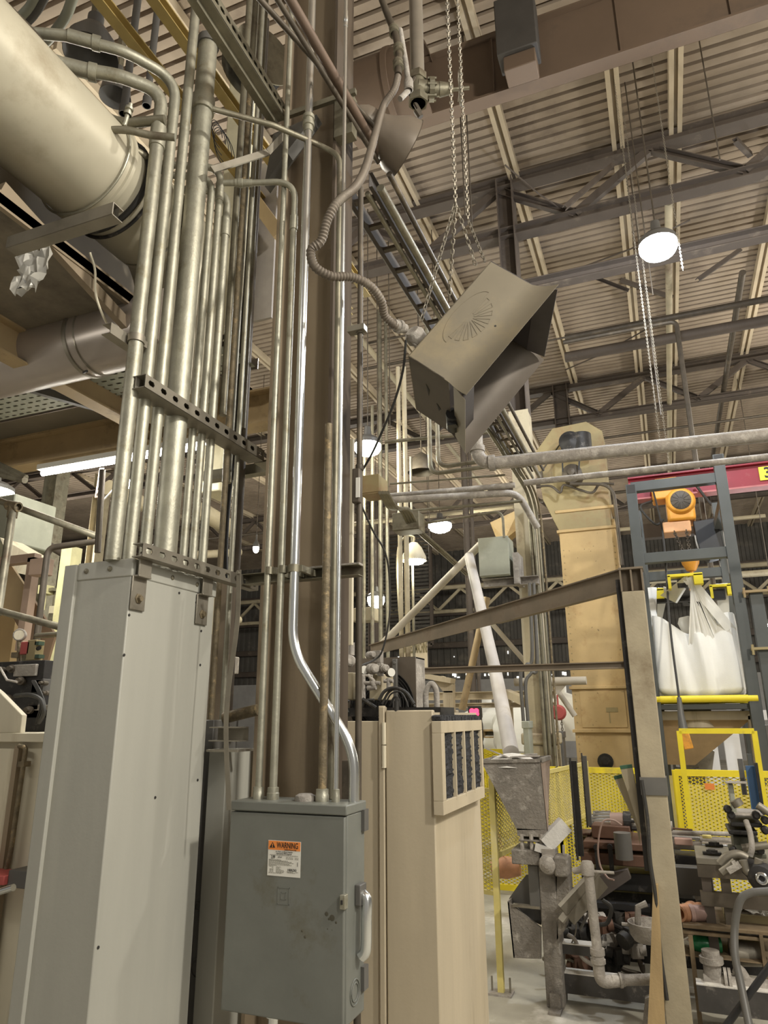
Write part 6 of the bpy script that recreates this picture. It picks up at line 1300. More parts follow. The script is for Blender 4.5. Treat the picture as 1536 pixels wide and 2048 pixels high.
m = M(); hc = (a + bk[1]) / 2; m.lathe(hc - V((.02, 0, .01)), (0, 0, 1), [(.19, -.03), (.16, .0), (.10, .03), (.05, .045), (0, .05)], 20); part('dust_heap', m, white_dust, t)
m = M(); m.beam(P_(972, 1497, YM + .05), P_(1030, 1520, YM + .1), .05, .008); m.beam(P_(1022, 1514, YM + .06), P_(1078, 1512, YM + .05), .06, .008); m.beam(P_(985, 1515, YM + .3), P_(1075, 1510, YM + .35), .05, .02); part('top_slats', m, dirtyw, t)
m = M(); m.bx(d.x, c.x, YM, YM + .2, P_(1040, 1672).z, c.z); part('neck', m, dusty, t)
# throat frame with studs
t = thing('feed_press', 'dusty grey machine stand with square block, lever and round boss under the hopper', 'machine', (foot.x, YM, 0))
for x_, Y_ in ((1043, YM + .0), (1062, YM + .0), (1082, YM + .0), (1048, YM + .15), (1080, YM + .15)):
    q = P_(x_, 1668); m = M(); m.cyl((q.x, Y_, P_(1040, 1700).z), (q.x, Y_, q.z), .012, 8); part('stud', m, dirtyw, t)
m = M(); q0, q1 = P_(1038, 1678), P_(1088, 1684); m.bx(q0.x, q1.x, YM - .02, YM + .2, q1.z, q0.z); part('clamp_plate', m, dusty, t, bev=.003)
m = M(); q0, q1 = P_(1024, 1697), P_(1082, 1730); m.bx(q0.x, q1.x, YM - .03, YM + .22, q1.z, q0.z); part('square_block', m, dusty, t, bev=.006)
m = M(); q0, q1 = P_(1055, 1730), P_(1080, 1800); m.bx(q0.x, q1.x, YM + .0, YM + .16, P_(1055, 1818).z, q0.z); part('neck_column', m, greyd, t, bev=.004)
xa_, xb_ = P_(1080, 1800).x, P_(1122, 1800).x
m = M(); m.bx(xa_, P_(1114, 1800).x, YM, YM + .16, 0, P_(1080, 1700).z); part('main_column', m, dusty, t, bev=.008)
m = M(); m.prism([P_(1114, 1720), P_(1136, 1720), P_(1140, 1800), P_(1130, 1860), P_(1112, 1885)], (0, .15, 0)); part('side_rib', m, dusty, t, bev=.004)
m = M(); m.bx(P_(1101, 1990).x, P_(1122, 1990).x, YM - .03, YM, 0, P_(1110, 1984).z); m.bx(P_(1101, 1990).x, P_(1124, 1990).x, YM - .10, YM, 0, .012); part('foot_bracket', m, dusty, t)
# chute side plate lower left
m = M(); m.prism([P_(1015, 1803), P_(1082, 1856), P_(1082, 1918), P_(1027, 1916)], (0, .02, 0)); m.prism([P_(1015, 1803), P_(1027, 1916), P_(1027, 1916) + V((0, .3, 0)), P_(1015, 1803) + V((0, .3, 0))], (.008, 0, 0)); part('lower_chute', m, dusty, t)
m = M(); m.prism([P_(1018, 1797, YM + .1), P_(1040, 1765, YM + .1), P_(1052, 1750, YM + .1), P_(1082, 1750, YM + .1), P_(1082, 1850, YM + .1), P_(1060, 1840, YM + .1)], (0, .02, 0)); part('rear_plate', m, greyd, t)
m = M(); q0, q1 = P_(1025, 1808), P_(1080, 1818); m.bx(q0.x, q1.x, YM - .01, YM + .03, q1.z, q0.z); part('cross_flat', m, strutm, t)
m = M(); q0, q1 = P_(1090, 1690), P_(1128, 1650); m.beam(q0, q1 + V((0, .05, 0)), .07, .09, (0, 0, 1)); m.beam(q0 - V((0, 0, .0)), q0 + V((-.01, 0, -.04)), .1, .09, (0, 1, 0)); part('pivot_arm', m, mat('white_dusty_arm', (.62, .60, .57), .85, bump=.4), t, 'white-dusted pivot arm')
q = P_(1098, 1727, YM - .03); m = M(); m.lathe(q, (0, -1, 0), [(.055, 0), (.055, .03), (.045, .035), (.045, .06), (.028, .065), (.028, .075), (.012, .08), (.012, .09), (0, .09)], 22); m.bx(q.x - .035, q.x + .035, YM - .05, YM, q.z + .03, q.z + .08); part('round_boss', m, dirtyw, t)
q0, q1 = P_(1110, 1708), P_(1141, 1750); m = M(); m.bx(q0.x, q1.x, YM - .08, YM + .05, q1.z, q0.z); part('dusty_block', m, dusty, t, bev=.012)
m = M(); m.tube([P_(1127, 1690, YM - .02), P_(1127, 1708, YM - .02)], .008, 8); m.tube([P_(1108, 1722, YM - .02), P_(1118, 1730, YM - .03)], .012, 8); part('pin', m, dirtyw, t)
# guide bars upright
for p0, p1, w_, Y_, mt_, lab in (((1145, 1522), (1152, 1712), 13, YM + .05, black, 'tall black flat bar standing beside the hopper stand'), ((1168, 1512), (1178, 1652), 9, 5.5, greyd, 'shorter dark flat bar standing right of the tall black one'),
                      ((1498, 1508), (1510, 1600), 7, 5.0, framem, 'slate upright bar at the right machine'), ((1480, 1518), (1490, 1590), 8, 5.0, greyd, 'grey upright bar left of the blue one'), ((1500, 1532), (1516, 1628), 14, 4.9, bluep, 'blue plastic guide bar at the right machine'), ((1512, 1526), (1528, 1630), 5, 4.85, black, 'thin black rod right of the blue bar')):
    a = ony(*p0, Y_); x0_, x1_ = a.x - w_ * .0017, a.x + w_ * .0017; m = M(); m.bx(x0_, x1_, Y_, Y_ + .03, ony(*p1, Y_).z, a.z); solo('guide_bar', m, mt_, lab, 'bar')
for p0, p1, Y_, lab in (((1140, 1516), (1146, 1720), YM + .02, 'thin threaded rod left of the tall black bar'), ((1163, 1506), (1172, 1655), 5.45, 'thin threaded rod left of the shorter dark bar')):
    a, b = ony(*p0, Y_), ony(*p1, Y_); m = M(); m.cyl(a, (a.x, a.y, b.z), .006, 8); solo('threaded_rod', m, black, lab, 'rod')
# slab arm & drain pipe in front
m = M(); m.beam(P_(1132, 1830, YM - .15), P_(1200, 1755, YM - .05), .03, .14, (0, -.3, 1)); m.beam(P_(1122, 1842, YM - .16), P_(1195, 1745, YM - .06), .05, .012, (0, -.3, 1)); solo('slanted_trough', m, strutm, 'slanted dusty steel trough leaning beside the machine column', 'trough')
Yp = YM - .25
t = thing('drain_pipe', 'dusty white drain pipe with elbows in front of the machine', 'pipe', P_(1196, 1925, Yp))
m = M(); m.tube([P_(1176, 1738, Yp), P_(1195, 1905, Yp)], .026, 16); part('down_pipe', m, dirtyw, t)
q = P_(1175, 1738, Yp); m = M(); m.lathe(q, (0, 0, 1), [(.026, -.03), (.035, -.03), (.037, .02), (.027, .04), (0, .045)], 14); m.cyl(q + V((-.0, 0, -.0)), q + V((-.08, .03, -.02)), .018, 12); m.cyl(q + V((0, 0, -.01)), q + V((.14, .0, -.01)), .008, 8); part('top_elbow', m, dirtyw, t)
q = P_(1195, 1905, Yp); m = M(); m.lathe(q, (0, 0, -1), [(.026, -.02), (.038, -.02), (.038, .01), (.033, .015), (.033, .03), (.039, .03), (.039, .05), (.03, .055)], 18); m.tube(fillet([q - V((0, 0, .05)), q - V((0, 0, .14)), q + V((.12, .05, -.13))], .05), .031, 14); part('bottom_elbow', m, dirtyw, t)
q2_ = q + V((.06, .02, -.13)); e_ = P_(1325, 1958, Yp + .1); m = M(); m.cyl(q2_, e_, .027, 14); m.cyl(q2_ + (e_ - q2_) * .15, q2_ + (e_ - q2_) * .2, .036, 14); part('horizontal_pipe', m, dirtyw, t)
# main machine bed behind: maroon block, rods, frame
YB2 = 5.3
t = thing('molding_machine', 'rust-brown molding machine bed with blocks, bolts and polished rods', 'machine', ony(1250, 1760, YB2)); MM = t
def Q(x, y, Y=YB2): return ony(x, y, Y)
def qbx(p0, p1, Y0=YB2, dp=.3, nm='block', mt_=maroon, bev=.006, par=None, lab=None):
    a, b = ony(*p0, Y0), ony(*p1, Y0); m = M(); m.bx(a.x, b.x, Y0, Y0 + dp, b.z, a.z); return part(nm, m, mt_, par or t, lab, bev)
qbx((1182, 1650), (1262, 1680), YB2 + .1, .35); qbx((1166, 1682), (1300, 1704), YB2, .5); qbx((1160, 1704), (1330, 1738), YB2, .4, 'bed', maroon); qbx((1162, 1740), (1345, 1790), YB2 + .12, .4, 'frame_beam', black)
qbx((1330, 1732), (1430, 1795), YB2 - .05, .1, 'cover_plate', greyd); qbx((1148, 1665), (1182, 1672), YB2 + .2, .2, 'fin'); qbx((1150, 1678), (1182, 1684), YB2 + .2, .2, 'fin'); qbx((1148, 1690), (1180, 1696), YB2 + .2, .2, 'fin'); qbx((1150, 1700), (1176, 1705), YB2 + .2, .2, 'fin')
for k in range(5):
    y_ = 1626 + k * 6; a, b = Q(1186 + k * -2, y_, 5.75 - k * .05), Q(1222, y_, 5.75 - k * .05); m = M(); m.cyl(a, b, .016, 12); part('polished_rod', m, steelpol, t)
a, b = Q(1222, 1642, 5.5), Q(1248, 1642, 5.5); m = M(); m.cyl(a, b, .055, 20); part('cylinder_barrel', m, mat('pinkish_barrel', (.45, .32, .27), .5, .3), t)
m = M(); m.cyl(b, b + V((.05, 0, 0)), .065, 10)
for k in range(6): m.cyl(b + V((0, math.cos(k) * .055, math.sin(k) * .055)), b + V((.08, math.cos(k) * .055, math.sin(k) * .055)), .01, 6)
part('barrel_flange', m, black, t); m = M(); m.cyl(b + V((.05, 0, -.01)), Q(1345, 1652, 5.5), .03, 14); part('push_rod', m, dirtyw, t)
a = Q(1244, 1665, 5.2); m = M(); m.cyl(a, a - V((0, 0, .16)), .055, 16); part('grey_canister', m, greyd, t)
for x_ in (1193, 1220): q = Q(x_, 1693, YB2 - .01); m = M(); m.cyl(q, q - V((0, .03, 0)), .018, 8); m.bx(q.x - .014, q.x + .014, q.y - .012, q.y, q.z - .16, q.z); part('slotted_bolt', m, black, t)
m = M(); m.tube(curve([Q(1243, 1650, 5.15), Q(1225, 1640, 5.12), Q(1205, 1645, 5.1), Q(1196, 1690, 5.1), Q(1200, 1730, 5.1), Q(1215, 1755, 5.08), Q(1228, 1760, 5.05)]), .006, 8); part('pink_hose', m, mat('pinkish_hose', (.36, .25, .21), .6), t)
m = M(); m.prism([Q(1176, 1755, 5.25), Q(1255, 1738, 5.25), Q(1262, 1758, 5.25), Q(1200, 1800, 5.25), Q(1180, 1830, 5.25), Q(1168, 1830, 5.25)], (0, .06, 0)); part('diagonal_leg', m, mat('brown_leg', (.12, .10, .09), .6, .2), t, bev=.003)
m = M(); m.bx(Q(1163, 1700).x, Q(1185, 1700).x, YB2 - .05, YB2 + .1, 0, Q(1163, 1740).z); part('leg', m, black, t)
# linear rods right of post
t = thing('slide_unit', 'slide unit with polished rods on a black frame, right of the jib post', 'machine', ony(1400, 1760, 5.4))
for y_, r_, mt_, x0_, x1_ in ((1664, .014, dirtyw, 1338, 1465), (1672, .016, steelpol, 1338, 1400), (1690, .034, steelpol, 1404, 1470), (1688, .03, dirtyw, 1338, 1404), (1678, .02, dirtyw, 1400, 1468), (1656, .006, maroon, 1338, 1385), (1712, .012, dirtyw, 1340, 1400), (1720, .008, strutm, 1345, 1400)):
    a, b = ony(x0_, y_, 5.5), ony(x1_, y_ + 4, 5.5); m = M(); m.cyl(a, b, r_, 14); part('slide_rod', m, mt_, t)
qbx((1348, 1676), (1386, 1692), 5.42, .05, 'label_block', mat('pink_brown', (.42, .27, .22), .6), par=t); qbx((1404, 1670), (1424, 1678), 5.4, .03, 'yellow_tag', yellowd, par=t)
qbx((1350, 1710), (1410, 1740), 5.45, .2, 'black_bed', black, par=t); qbx((1350, 1742), (1404, 1800), 5.5, .1, 'side_cover', greyd, par=t); qbx((1354, 1752), (1385, 1790), 5.48, .02, 'dark_inset', blackp, par=t)
a, b = ony(1378, 1745, 5.3), ony(1400, 1800, 5.3); m = M(); m.beam(a, b, .05, .01, (0, 1, 0)); part('bright_strip', m, dirtyw, t)
# right work table
YW = 4.7
t = thing('work_stand', 'brown steel work stand with plate top, slotted clamps and legs', 'stand', ony(1440, 1850, YW)); WS = t
a, b = onz(1392, 1716, ony(1410, 1716, YW).z), onz(1460, 1690, ony(1410, 1716, YW).z); ztb = ony(1410, 1716, YW).z
xa_, xb_ = ony(1392, 1716, YW).x, ony(1475, 1716, YW).x
m = M(); m.bx(xa_, xb_ + .5, YW, YW + .42, ztb - .035, ztb); part('top_plate', m, strutm, t, bev=.004)
for x_ in (1398, 1436): a = ony(x_, 1720, YW + .02); m = M(); m.bx(a.x, a.x + .05, YW + .02, YW + .08, .30, ztb - .035); part('leg', m, mat('brown_frame', (.10, .08, .065), .6, .2, dirt=(.2, .16, .12), amt=.2) if x_ == 1398 else darkpipe, t)
m = M(); m.bx(xa_, xb_ + .7, YW, YW + .05, ony(1410, 1792, YW).z - .05, ony(1410, 1792, YW).z + .02); part('cross_rail', m, darkpipe, t); m = M(); m.bx(xa_, xb_ + .7, YW, YW + .04, ztb - .1, ztb - .035); part('top_rail', m, darkpipe, t)
for x_, y_ in ((1424, 1706), (1428, 1690)): q = onz(x_, y_, ztb + .01); m = M(); m.box(q, (.10, .04, .012)); m.cyl(q, q + V((0, 0, .02)), .02, 8); m.bx(q.x - .03, q.x + .03, q.y - .03, q.y - .02, q.z, q.z + .02); part('clamp_block', m, black, t)
# tall valve / press column on the right
t = thing('press_head', 'dark green-black press head with cable, on the right edge', 'machine', ony(1490, 1680, 4.65)); Y_ = 4.65
qbx((1457, 1660), (1516, 1672), Y_, .28, 'upper_flange', black, par=t); qbx((1460, 1644), (1526, 1656), Y_, .3, 'cap_flange', black, par=t); qbx((1465, 1672), (1520, 1704), Y_ + .05, .2, 'body', mat('dark_olive', (.07, .07, .05), .6, dirt=(.2, .19, .15), amt=.2), par=t); qbx((1462, 1704), (1534, 1718), Y_, .28, 'base_flange', mat('dark_olive2', (.09, .09, .065), .6), par=t)
qbx((1456, 1568), (1475, 1630), Y_ + .05, .06, 'mast', palegr, par=t); qbx((1452, 1565), (1495, 1568), Y_, .12, 'mast_cap', dirtyw, par=t); qbx((1462, 1628), (1528, 1634), Y_ - .02, .3, 'top_plate', dirtyw, par=t)
for x_, y_ in ((1462, 1630), (1512, 1630), (1520, 1700), (1466, 1700), (1455, 1618), (1530, 1640), (1530, 1660)): q = ony(x_, y_, Y_ - .01); m = M(); m.lathe(q, (0, -1, 0), [(0, -.02), (.022, -.02), (.022, .02), (.012, .03), (0, .03)], 8); part('bolt', m, black, t)
m = M(); m.tube(curve([ony(1492, 1642, 4.6), ony(1500, 1665, 4.55), ony(1504, 1695, 4.5), ony(1500, 1712, 4.5)]), .015, 12); part('grey_cable', m, dirtyw, t)
for a_, b_, r_ in (((1484, 1696), (1536, 1690), .02), ((1515, 1610), (1545, 1630), .02), ((1470, 1600), (1478, 1612), .03)): m = M(); m.cyl(ony(*a_, 4.6), ony(*b_, 4.6), r_, 12); part('pipe', m, strutm, t)
# clevis clamp
t = thing('clamp_arm', 'worn cast clamp arms and pivots in front of the press head', 'clamp', ony(1480, 1750, 4.45)); 
m = M(); m.tube(curve([ony(1440, 1728, 4.45), ony(1452, 1715, 4.45), ony(1475, 1708, 4.45), ony(1495, 1716, 4.45)]), [.022] * 25, 10); m.tube(curve([ony(1442, 1745, 4.42), ony(1455, 1735, 4.42), ony(1470, 1722, 4.42)]), .018, 10); part('upper_arm', m, strutm, t)
m = M(); m.beam(ony(1456, 1742, 4.4), ony(1480, 1728, 4.4), .03, .03, (0, 1, 0)); m.beam(ony(1466, 1722, 4.4), ony(1474, 1736, 4.4), .02, .02, (0, 1, 0)); part('toggle', m, dirtyw, t)
m = M(); m.tube(curve([ony(1486, 1720, 4.4), ony(1492, 1740, 4.4), ony(1504, 1745, 4.4), ony(1514, 1735, 4.4), ony(1518, 1718, 4.4)]), [.02] * 33, 10); part('fork', m, strutm, t)
m = M(); q = ony(1525, 1755, 4.4); m.lathe(q, (-.3, -1, 0), [(0, -.04), (.06, -.04), (.075, 0), (.06, .04), (.03, .05), (.03, .09), (0, .09)], 16); m.cyl(q, ony(1500, 1735, 4.5), .05, 12); part('pivot_drum', m, black, t)
m = M(); q = ony(1524, 1757, 4.3); m.ring(q, (-.3, -1, 0), .022, .008); part('pivot_ring', m, steelpol, t)
# hoses right
m = M(); m.tube(curve([ony(1540, 1782, 4.2), ony(1500, 1786, 4.2), ony(1480, 1802, 4.2), ony(1470, 1850, 4.2), ony(1470, 1910, 4.15), ony(1482, 1970, 4.1), ony(1500, 2060, 4.0)]), .018, 12); solo('rubber_hose', m, greyd, 'thick dark hose hanging in a long loop at the right edge', 'hose')
m = M(); m.cyl(ony(1445, 2062, 4.1), ony(1545, 1925, 4.1), .016, 10); solo('black_bar', m, blackp, 'slanted black bar across the bottom right corner', 'bar')
# bins, wood shelf, sleeves, bottle
t = thing('steel_bin', 'dusty steel bin filled with pale dust at the right edge', 'bin', ony(1490, 1850, 4.8)); a, b = ony(1448, 1826, 4.8), ony(1560, 1866, 4.8)
m = M(); m.bx(a.x, b.x, 4.8, 4.82, b.z, a.z); m.bx(a.x, a.x + .02, 4.8, 5.1, b.z, a.z); m.bx(a.x, b.x, 5.08, 5.1, b.z, a.z); m.bx(a.x, b.x, 4.8, 5.1, b.z - .02, b.z); part('body', m, elevt, t, bev=.004)
m = M(); G = 14; vs = [V((a.x + .02 + (b.x - a.x - .04) * i / G, 4.82 + .26 * j / 5, a.z - .01 + random.uniform(0, .045))) for j in range(6) for i in range(G + 1)]
m.add(vs, [(j * (G + 1) + i, j * (G + 1) + i + 1, (j + 1) * (G + 1) + i + 1, (j + 1) * (G + 1) + i) for j in range(5) for i in range(G)]); part('contents', m, white_dust, t)
t = thing('wooden_shelf', 'rough wooden crate shelf right of the jib post foot', 'shelf', ony(1440, 1930, 4.65))
for y0_, y1_, dp, mt_ in ((1856, 1866, .5, darkwood), (1868, 1880, .04, darkwood), (1912, 1930, .5, darkwood)):
    a, b = ony(1366, y0_, 4.65), ony(1560, y1_, 4.65); m = M(); m.bx(a.x, b.x, 4.65, 4.65 + dp, b.z, a.z); part('board', m, mt_, t, bev=.003)
for x_ in (1376, 1518): a, b = ony(x_, 1870, 4.64), ony(x_ + 16, 1930, 4.64); m = M(); m.bx(a.x, b.x, 4.64, 4.70, 0, a.z); part('upright', m, darkwood, t)
for p, ax_, mt_, lab in (((1383, 1834), (.6, .5, -.35), copper, 'orange-brown metal sleeve lying left on the wooden shelf'), ((1400, 1832), (.75, .3, -.5), mat('mauve_sleeve', (.36, .24, .21), .6), 'mauve-brown metal sleeve lying right on the wooden shelf'), ((1372, 1830), (.4, .6, .1), copper, 'short orange sleeve behind the first on the wooden shelf')):
    q = ony(*p, 4.75); q.z = ony(1380, 1856, 4.65).z + .055; ax_ = V((ax_[0], ax_[1], 0)).normalized(); m = M(); m.lathe(q - ax_ * .06, ax_, [(.03, 0), (.042, 0), (.048, .02), (.042, .025), (.042, .11), (.048, .115), (.048, .13), (.032, .13), (.03, 0)], 20); solo('metal_sleeve', m, mt_, lab, 'sleeve')
q = ony(1405, 1912, 4.7); zq = q.z + .045; m = M(); t = thing('glass_bottle', 'green glass bottle lying on the lower wooden board', 'bottle', (q.x, 4.75, q.z))
ax_ = V((-1, -.2, 0)).normalized(); c = V((q.x + .1, 4.78, zq)); m.lathe(c, ax_, [(0, 0), (.042, 0), (.044, .01), (.044, .12), (.03, .16), (.016, .19), (.015, .24), (0, .24)], 18); part('glass', m, glassgr, t)
m = M(); m.lathe(c + ax_ * .15, ax_, [(.036, -.02), (.032, .02), (.018, .045), (.017, .09), (0, .092)], 18); part('foil', m, shiny, t)
m = M(); m.lathe(ony(1462, 1905, 4.75), (1, .2, 0), [(0, 0), (.06, 0), (.065, .02), (.06, .16), (0, .16)], 18); solo('round_can', m, strutm, 'dull round can lying right of the green bottle', 'can')
# tray pan
t = thing('wash_pan', 'shallow pale pan with small tap left of the jib post foot', 'pan', ony(1296, 1860, 4.75)); c = ony(1300, 1862, 4.75)
m = M(); m.lathe(c, (0, 0, 1), [(.0, -.05), (.09, -.05), (.11, -.02), (.12, .045), (.112, .045), (.10, -.01), (0, -.03)], 24); part('pan', m, dirtyw, t); m = M(); m.tube([c + V((-.06, -.05, .04)), c + V((-.05, -.05, .13)), c + V((0, -.04, .15))], .018, 8); m.cyl(c + V((-.15, -.03, .03)), c + V((-.1, -.03, .03)), .01, 8); part('tap', m, dirtyw, t)
frd = mat('grimy_frame', (.065, .06, .056), .75, 0, var=.3, scale=8, dirt=(.22, .2, .18), amt=.15, dscale=14)
# base frame beams and clutter below the machine
for (p0, p1, Y_, h_, mt_, lab) in (((1122, 1960), (1310, 1972), 4.75, .10, dusty, 'dusty base channel beam along the floor, left of the jib post'), ((1118, 1892), (1200, 1884), 4.75, .05, dusty, 'short dusty tie bar under the machine'), ((1395, 1990), (1560, 2010), 4.55, .12, dusty, 'dusty base beam along the floor, right of the jib post'), ((1180, 1806), (1300, 1812), 5.2, .03, blackp, 'thin black rail in front of the far mesh'),
        ((1110, 1864), (1310, 1864), 5.3, .05, black, 'dark cross beam under the machine bed')):
    a, b = ony(*p0, Y_), ony(*p1, Y_); b.z = a.z if abs(p0[1] - p1[1]) > 3 and False else a.z; t = thing('base_beam', lab, 'beam', (a + b) / 2); m = M(); m.beam(a, b, .09, h_); part('bar', m, frd if mt_ is dusty else mt_, t)
    if mt_ is dusty: m = M(); m.beam(a + V((0, 0, h_ / 2 + .003)), b + V((0, 0, h_ / 2 + .003)), .088, .006); part('dust_layer', m, white_dust, t)
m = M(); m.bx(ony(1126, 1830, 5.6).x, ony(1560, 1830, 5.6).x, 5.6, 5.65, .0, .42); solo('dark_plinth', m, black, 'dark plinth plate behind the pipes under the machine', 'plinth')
rn = random.Random(3)
for i, (x_, y_, k_) in enumerate(((1150, 1870, 0), (1172, 1858, 1), (1140, 1900, 2), (1215, 1880, 3), (1245, 1895, 0), (1262, 1870, 1), (1160, 1930, 2), (1225, 1930, 0), (1190, 1842, 3), (1240, 1838, 1), (1205, 1850, 2), (1272, 1900, 3), (1150, 1845, 0), (1270, 1840, 2), (1350, 1905, 1), (1352, 1950, 3), (1240, 1912, 1), (1130, 1948, 0))):
    q = ony(x_, y_, 5.0 + .04 * (i % 5)); t = thing('machine_valve', ('greasy black', 'dusty dark', 'grimy brown', 'white-dusted')[k_] + ' fitting in the shadow under the machine, ' + ('upper left', 'upper middle', 'left end', 'centre', 'right of centre', 'far right', 'low left', 'low centre', 'top left', 'top right', 'top centre', 'low far right', 'next to the column', 'beside the pan', 'just right of the post', 'low right of the post', 'under the pan', 'beside the base beam')[i], 'fitting', q)
    ax_ = V((rn.uniform(-1, 1), rn.uniform(-.5, .5), rn.uniform(-.3, .3))).normalized(); m = M(); r_ = rn.uniform(.03, .05)
    m.lathe(q - ax_ * .08, ax_, [(0, 0), (r_, 0), (r_, .04), (r_ * .7, .045), (r_ * .7, .10), (r_, .105), (r_, .14), (0, .14)], 12); m.box(q, (.07, .06, .08), Matrix.Rotation(rn.uniform(0, 1), 3, 'Z')); part('body', m, (black, rubber, maroon, dirtyw)[k_], t)
    m = M(); e_ = q + V((rn.uniform(-.2, .2), rn.uniform(-.05, .1), rn.uniform(-.22, .05))); e_.z = max(e_.z, .03); m.tube(curve([q, q.lerp(e_, .5) + V((rn.uniform(-.05, .05), 0, rn.uniform(-.08, .04))), e_]), .013, 8); part('tail_pipe', m, (dirtyw, black, strutm, darkpipe)[k_], t)
for i, (pts, r_) in enumerate(((((1135, 1868), (1150, 1880), (1165, 1915), (1195, 1935)), .012), (((1205, 1800), (1222, 1815), (1215, 1845), (1195, 1850)), .012), (((1190, 1795), (1180, 1820), (1160, 1860)), .008), (((1340, 1890), (1350, 1950), (1340, 1990)), .008), (((1148, 1820), (1152, 1860), (1142, 1890)), .004))):
    m = M(); m.tube(curve([ony(x_, y_, 4.72) for x_, y_ in pts]), r_, 8); solo('loose_hose', m, (dirtyw, rubber, greyd, rubber, strutm)[i], ('dusty curved hose behind the drain pipe', 'black hose loop right of the drain pipe', 'grey hose down the back of the drain pipe', 'thin hose right of the jib post base', 'thin grey cord over the machine column')[i], 'hose')
# floor pipes at bottom right
t = thing('flanged_pipe', 'dusty flanged pipe assembly along the floor, right of the jib post', 'pipe', ony(1440, 1985, 4.6))
a, b = ony(1408, 1966, 4.6), ony(1550, 1985, 4.6); m = M(); m.cyl(a, b, .055, 16); part('pipe', m, dirtyw, t)
for k in (.3, .36): c = a.lerp(b, k); d = (b - a).normalized(); m = M(); m.lathe(c, d, [(.055, 0), (.085, 0), (.085, .015), (.055, .015)], 18); part('flange', m, dirtyw, t)
m = M(); c = a + V((.05, 0, 0)); m.cyl(c, c + V((0, 0, .16)), .045, 14); m.cyl(c + V((0, 0, .1)), c + V((0, 0, .13)), .06, 12); part('tee', m, dirtyw, t)
m = M(); m.tube([ony(1470, 1935, 4.6), ony(1482, 1945, 4.6), ony(1496, 1968, 4.6)], .03, 10); part('elbow', m, dirtyw, t)
m = M(); q = P_(1258, 2065, 4.1); m.prism([ony(1290, 1998, 4.5), ony(1310, 1990, 4.5), ony(1310, 2060, 4.5), ony(1284, 2060, 4.5)], (0, .05, 0)); solo('foot_plate', m, dirtyw, 'dusty steel foot plate at the bottom beside the wooden plank', 'plate')
# red things behind
m = M(); a, b = ony(1268, 1795, 6.7), ony(1302, 1835, 6.7); m.bx(ony(1270, 1750, 6.7).x, ony(1310, 1750, 6.7).x, 6.7, 6.9, .1, ony(1270, 1745, 6.7).z); solo('red_cabinet', m, redf, 'faded red cabinet seen under the machine behind the mesh', 'cabinet', bev=.01)
# background under the bag: white panels, dark clutter
for i, (x0_, x1_, y0_, y1_, D, mt_, lab) in enumerate(((1405, 1432, 1468, 1545, 11, panelw, 'white panel under the receiving hopper, left'), (1446, 1478, 1468, 1545, 11, panelw, 'white panel under the receiving hopper, right'), (1340, 1400, 1480, 1540, 10.5, greyd, 'dark clutter rack behind the yellow gate'), (1330, 1400, 1408, 1445, 12, mat('grey_tarp', (.45, .45, .45), .8), 'grey tarpaulin behind the discharge spout'),
        (1500, 1560, 1420, 1440, 13, panelw, 'bright white ledge at the right edge behind the frame'), (1500, 1560, 1450, 1545, 12, greyd, 'dark stack at the right edge behind the yellow gate'), (1440, 1500, 1330, 1420, 20, wallg, 'pale block wall patch behind the frame foot'))):
    a, b = ond((x0_ + x1_) / 2, y0_, D), ond((x0_ + x1_) / 2, y1_, D); xa_, xb_ = ony(x0_, y0_, a.y).x, ony(x1_, y0_, a.y).x; m = M(); m.bx(xa_, xb_, a.y, a.y + .12, 0 if i < 2 or i in (2, 5) else b.z, a.z); solo('back_board', m, mt_, lab, 'panel')
for k in range(10):
    q = ond(1345 + k * 6, 1480 + (k * 37) % 50, 10.2); m = M(); m.box(q, (rn.uniform(.05, .25), .1, rn.uniform(.03, .1)), Matrix.Rotation(rn.uniform(-.4, .4), 3, 'Y')); solo('clutter_piece', m, (panelw, dirtyw, greyd)[k % 3], 'small metal piece in the cluttered rack behind the yellow gate', 'metal piece', 'rack clutter')
q = ond(1410, 1520, 9.8); m = M(); m.prism([q + V((-.12, 0, -.15)), q + V((.05, 0, -.18)), q + V((.12, 0, .1)), q + V((0, 0, .16)), q + V((-.06, 0, .08))], (0, .15, 0)); m.cyl(q + V((-.3, 0, -.05)), q + V((-.1, 0, 0)), .09, 12); solo('grey_casting', m, strutm, 'grey cone-shaped casting behind the yellow gate', 'casting')
# white hazard sign on right mesh
a, b = ony(1409, 1567, 6.55), ony(1430, 1580, 6.55); m = M(); m.bx(a.x, b.x, 6.56, 6.565, b.z, a.z); solo('orange_notice', m, lorange, 'small faded orange notice on the yellow mesh guard', 'sign')
# ================================================================ left background
def L_(x, y, D): return ond(x, y, D)
YL = 2.6
t = thing('cream_cabinet', 'cream machine cabinet with door seam at the lower left edge', 'cabinet', (-2.6, YL, 0))
zt_l = ony(60, 1466, YL).z; zs_l = ony(60, 1484, YL).z; xr_l = ony(104, 1500, YL).x + .35
m = M(); m.bx(-4.2, xr_l, YL + .02, YL + .9, 0, zs_l); part('body', m, cream, t)
m = M(); m.bx(-4.2, xr_l, YL - .02, YL + .9, zs_l, zt_l); part('top_slab', m, cream, t, bev=.003)
xd = ony(35, 1500, YL).x; m = M(); m.bx(-4.0, xd, YL - .02, YL + .02, 0, zs_l - .03); part('door', m, cream, t, bev=.005)
m = M(); q = ony(52, 1500, YL - .02); m.tube(fillet([ony(38, 1492, YL - .03), ony(52, 1494, YL - .03), V((q.x, YL - .03, ony(40, 1700, YL).z)), V((q.x - .02, YL - .03, ony(30, 1760, YL).z))], .04), .011, 10); m.bx(q.x - .02, q.x + .02, YL - .04, YL, ony(45, 1527, YL).z - .012, ony(45, 1527, YL).z + .012); part('dark_conduit', m, rusty, t)
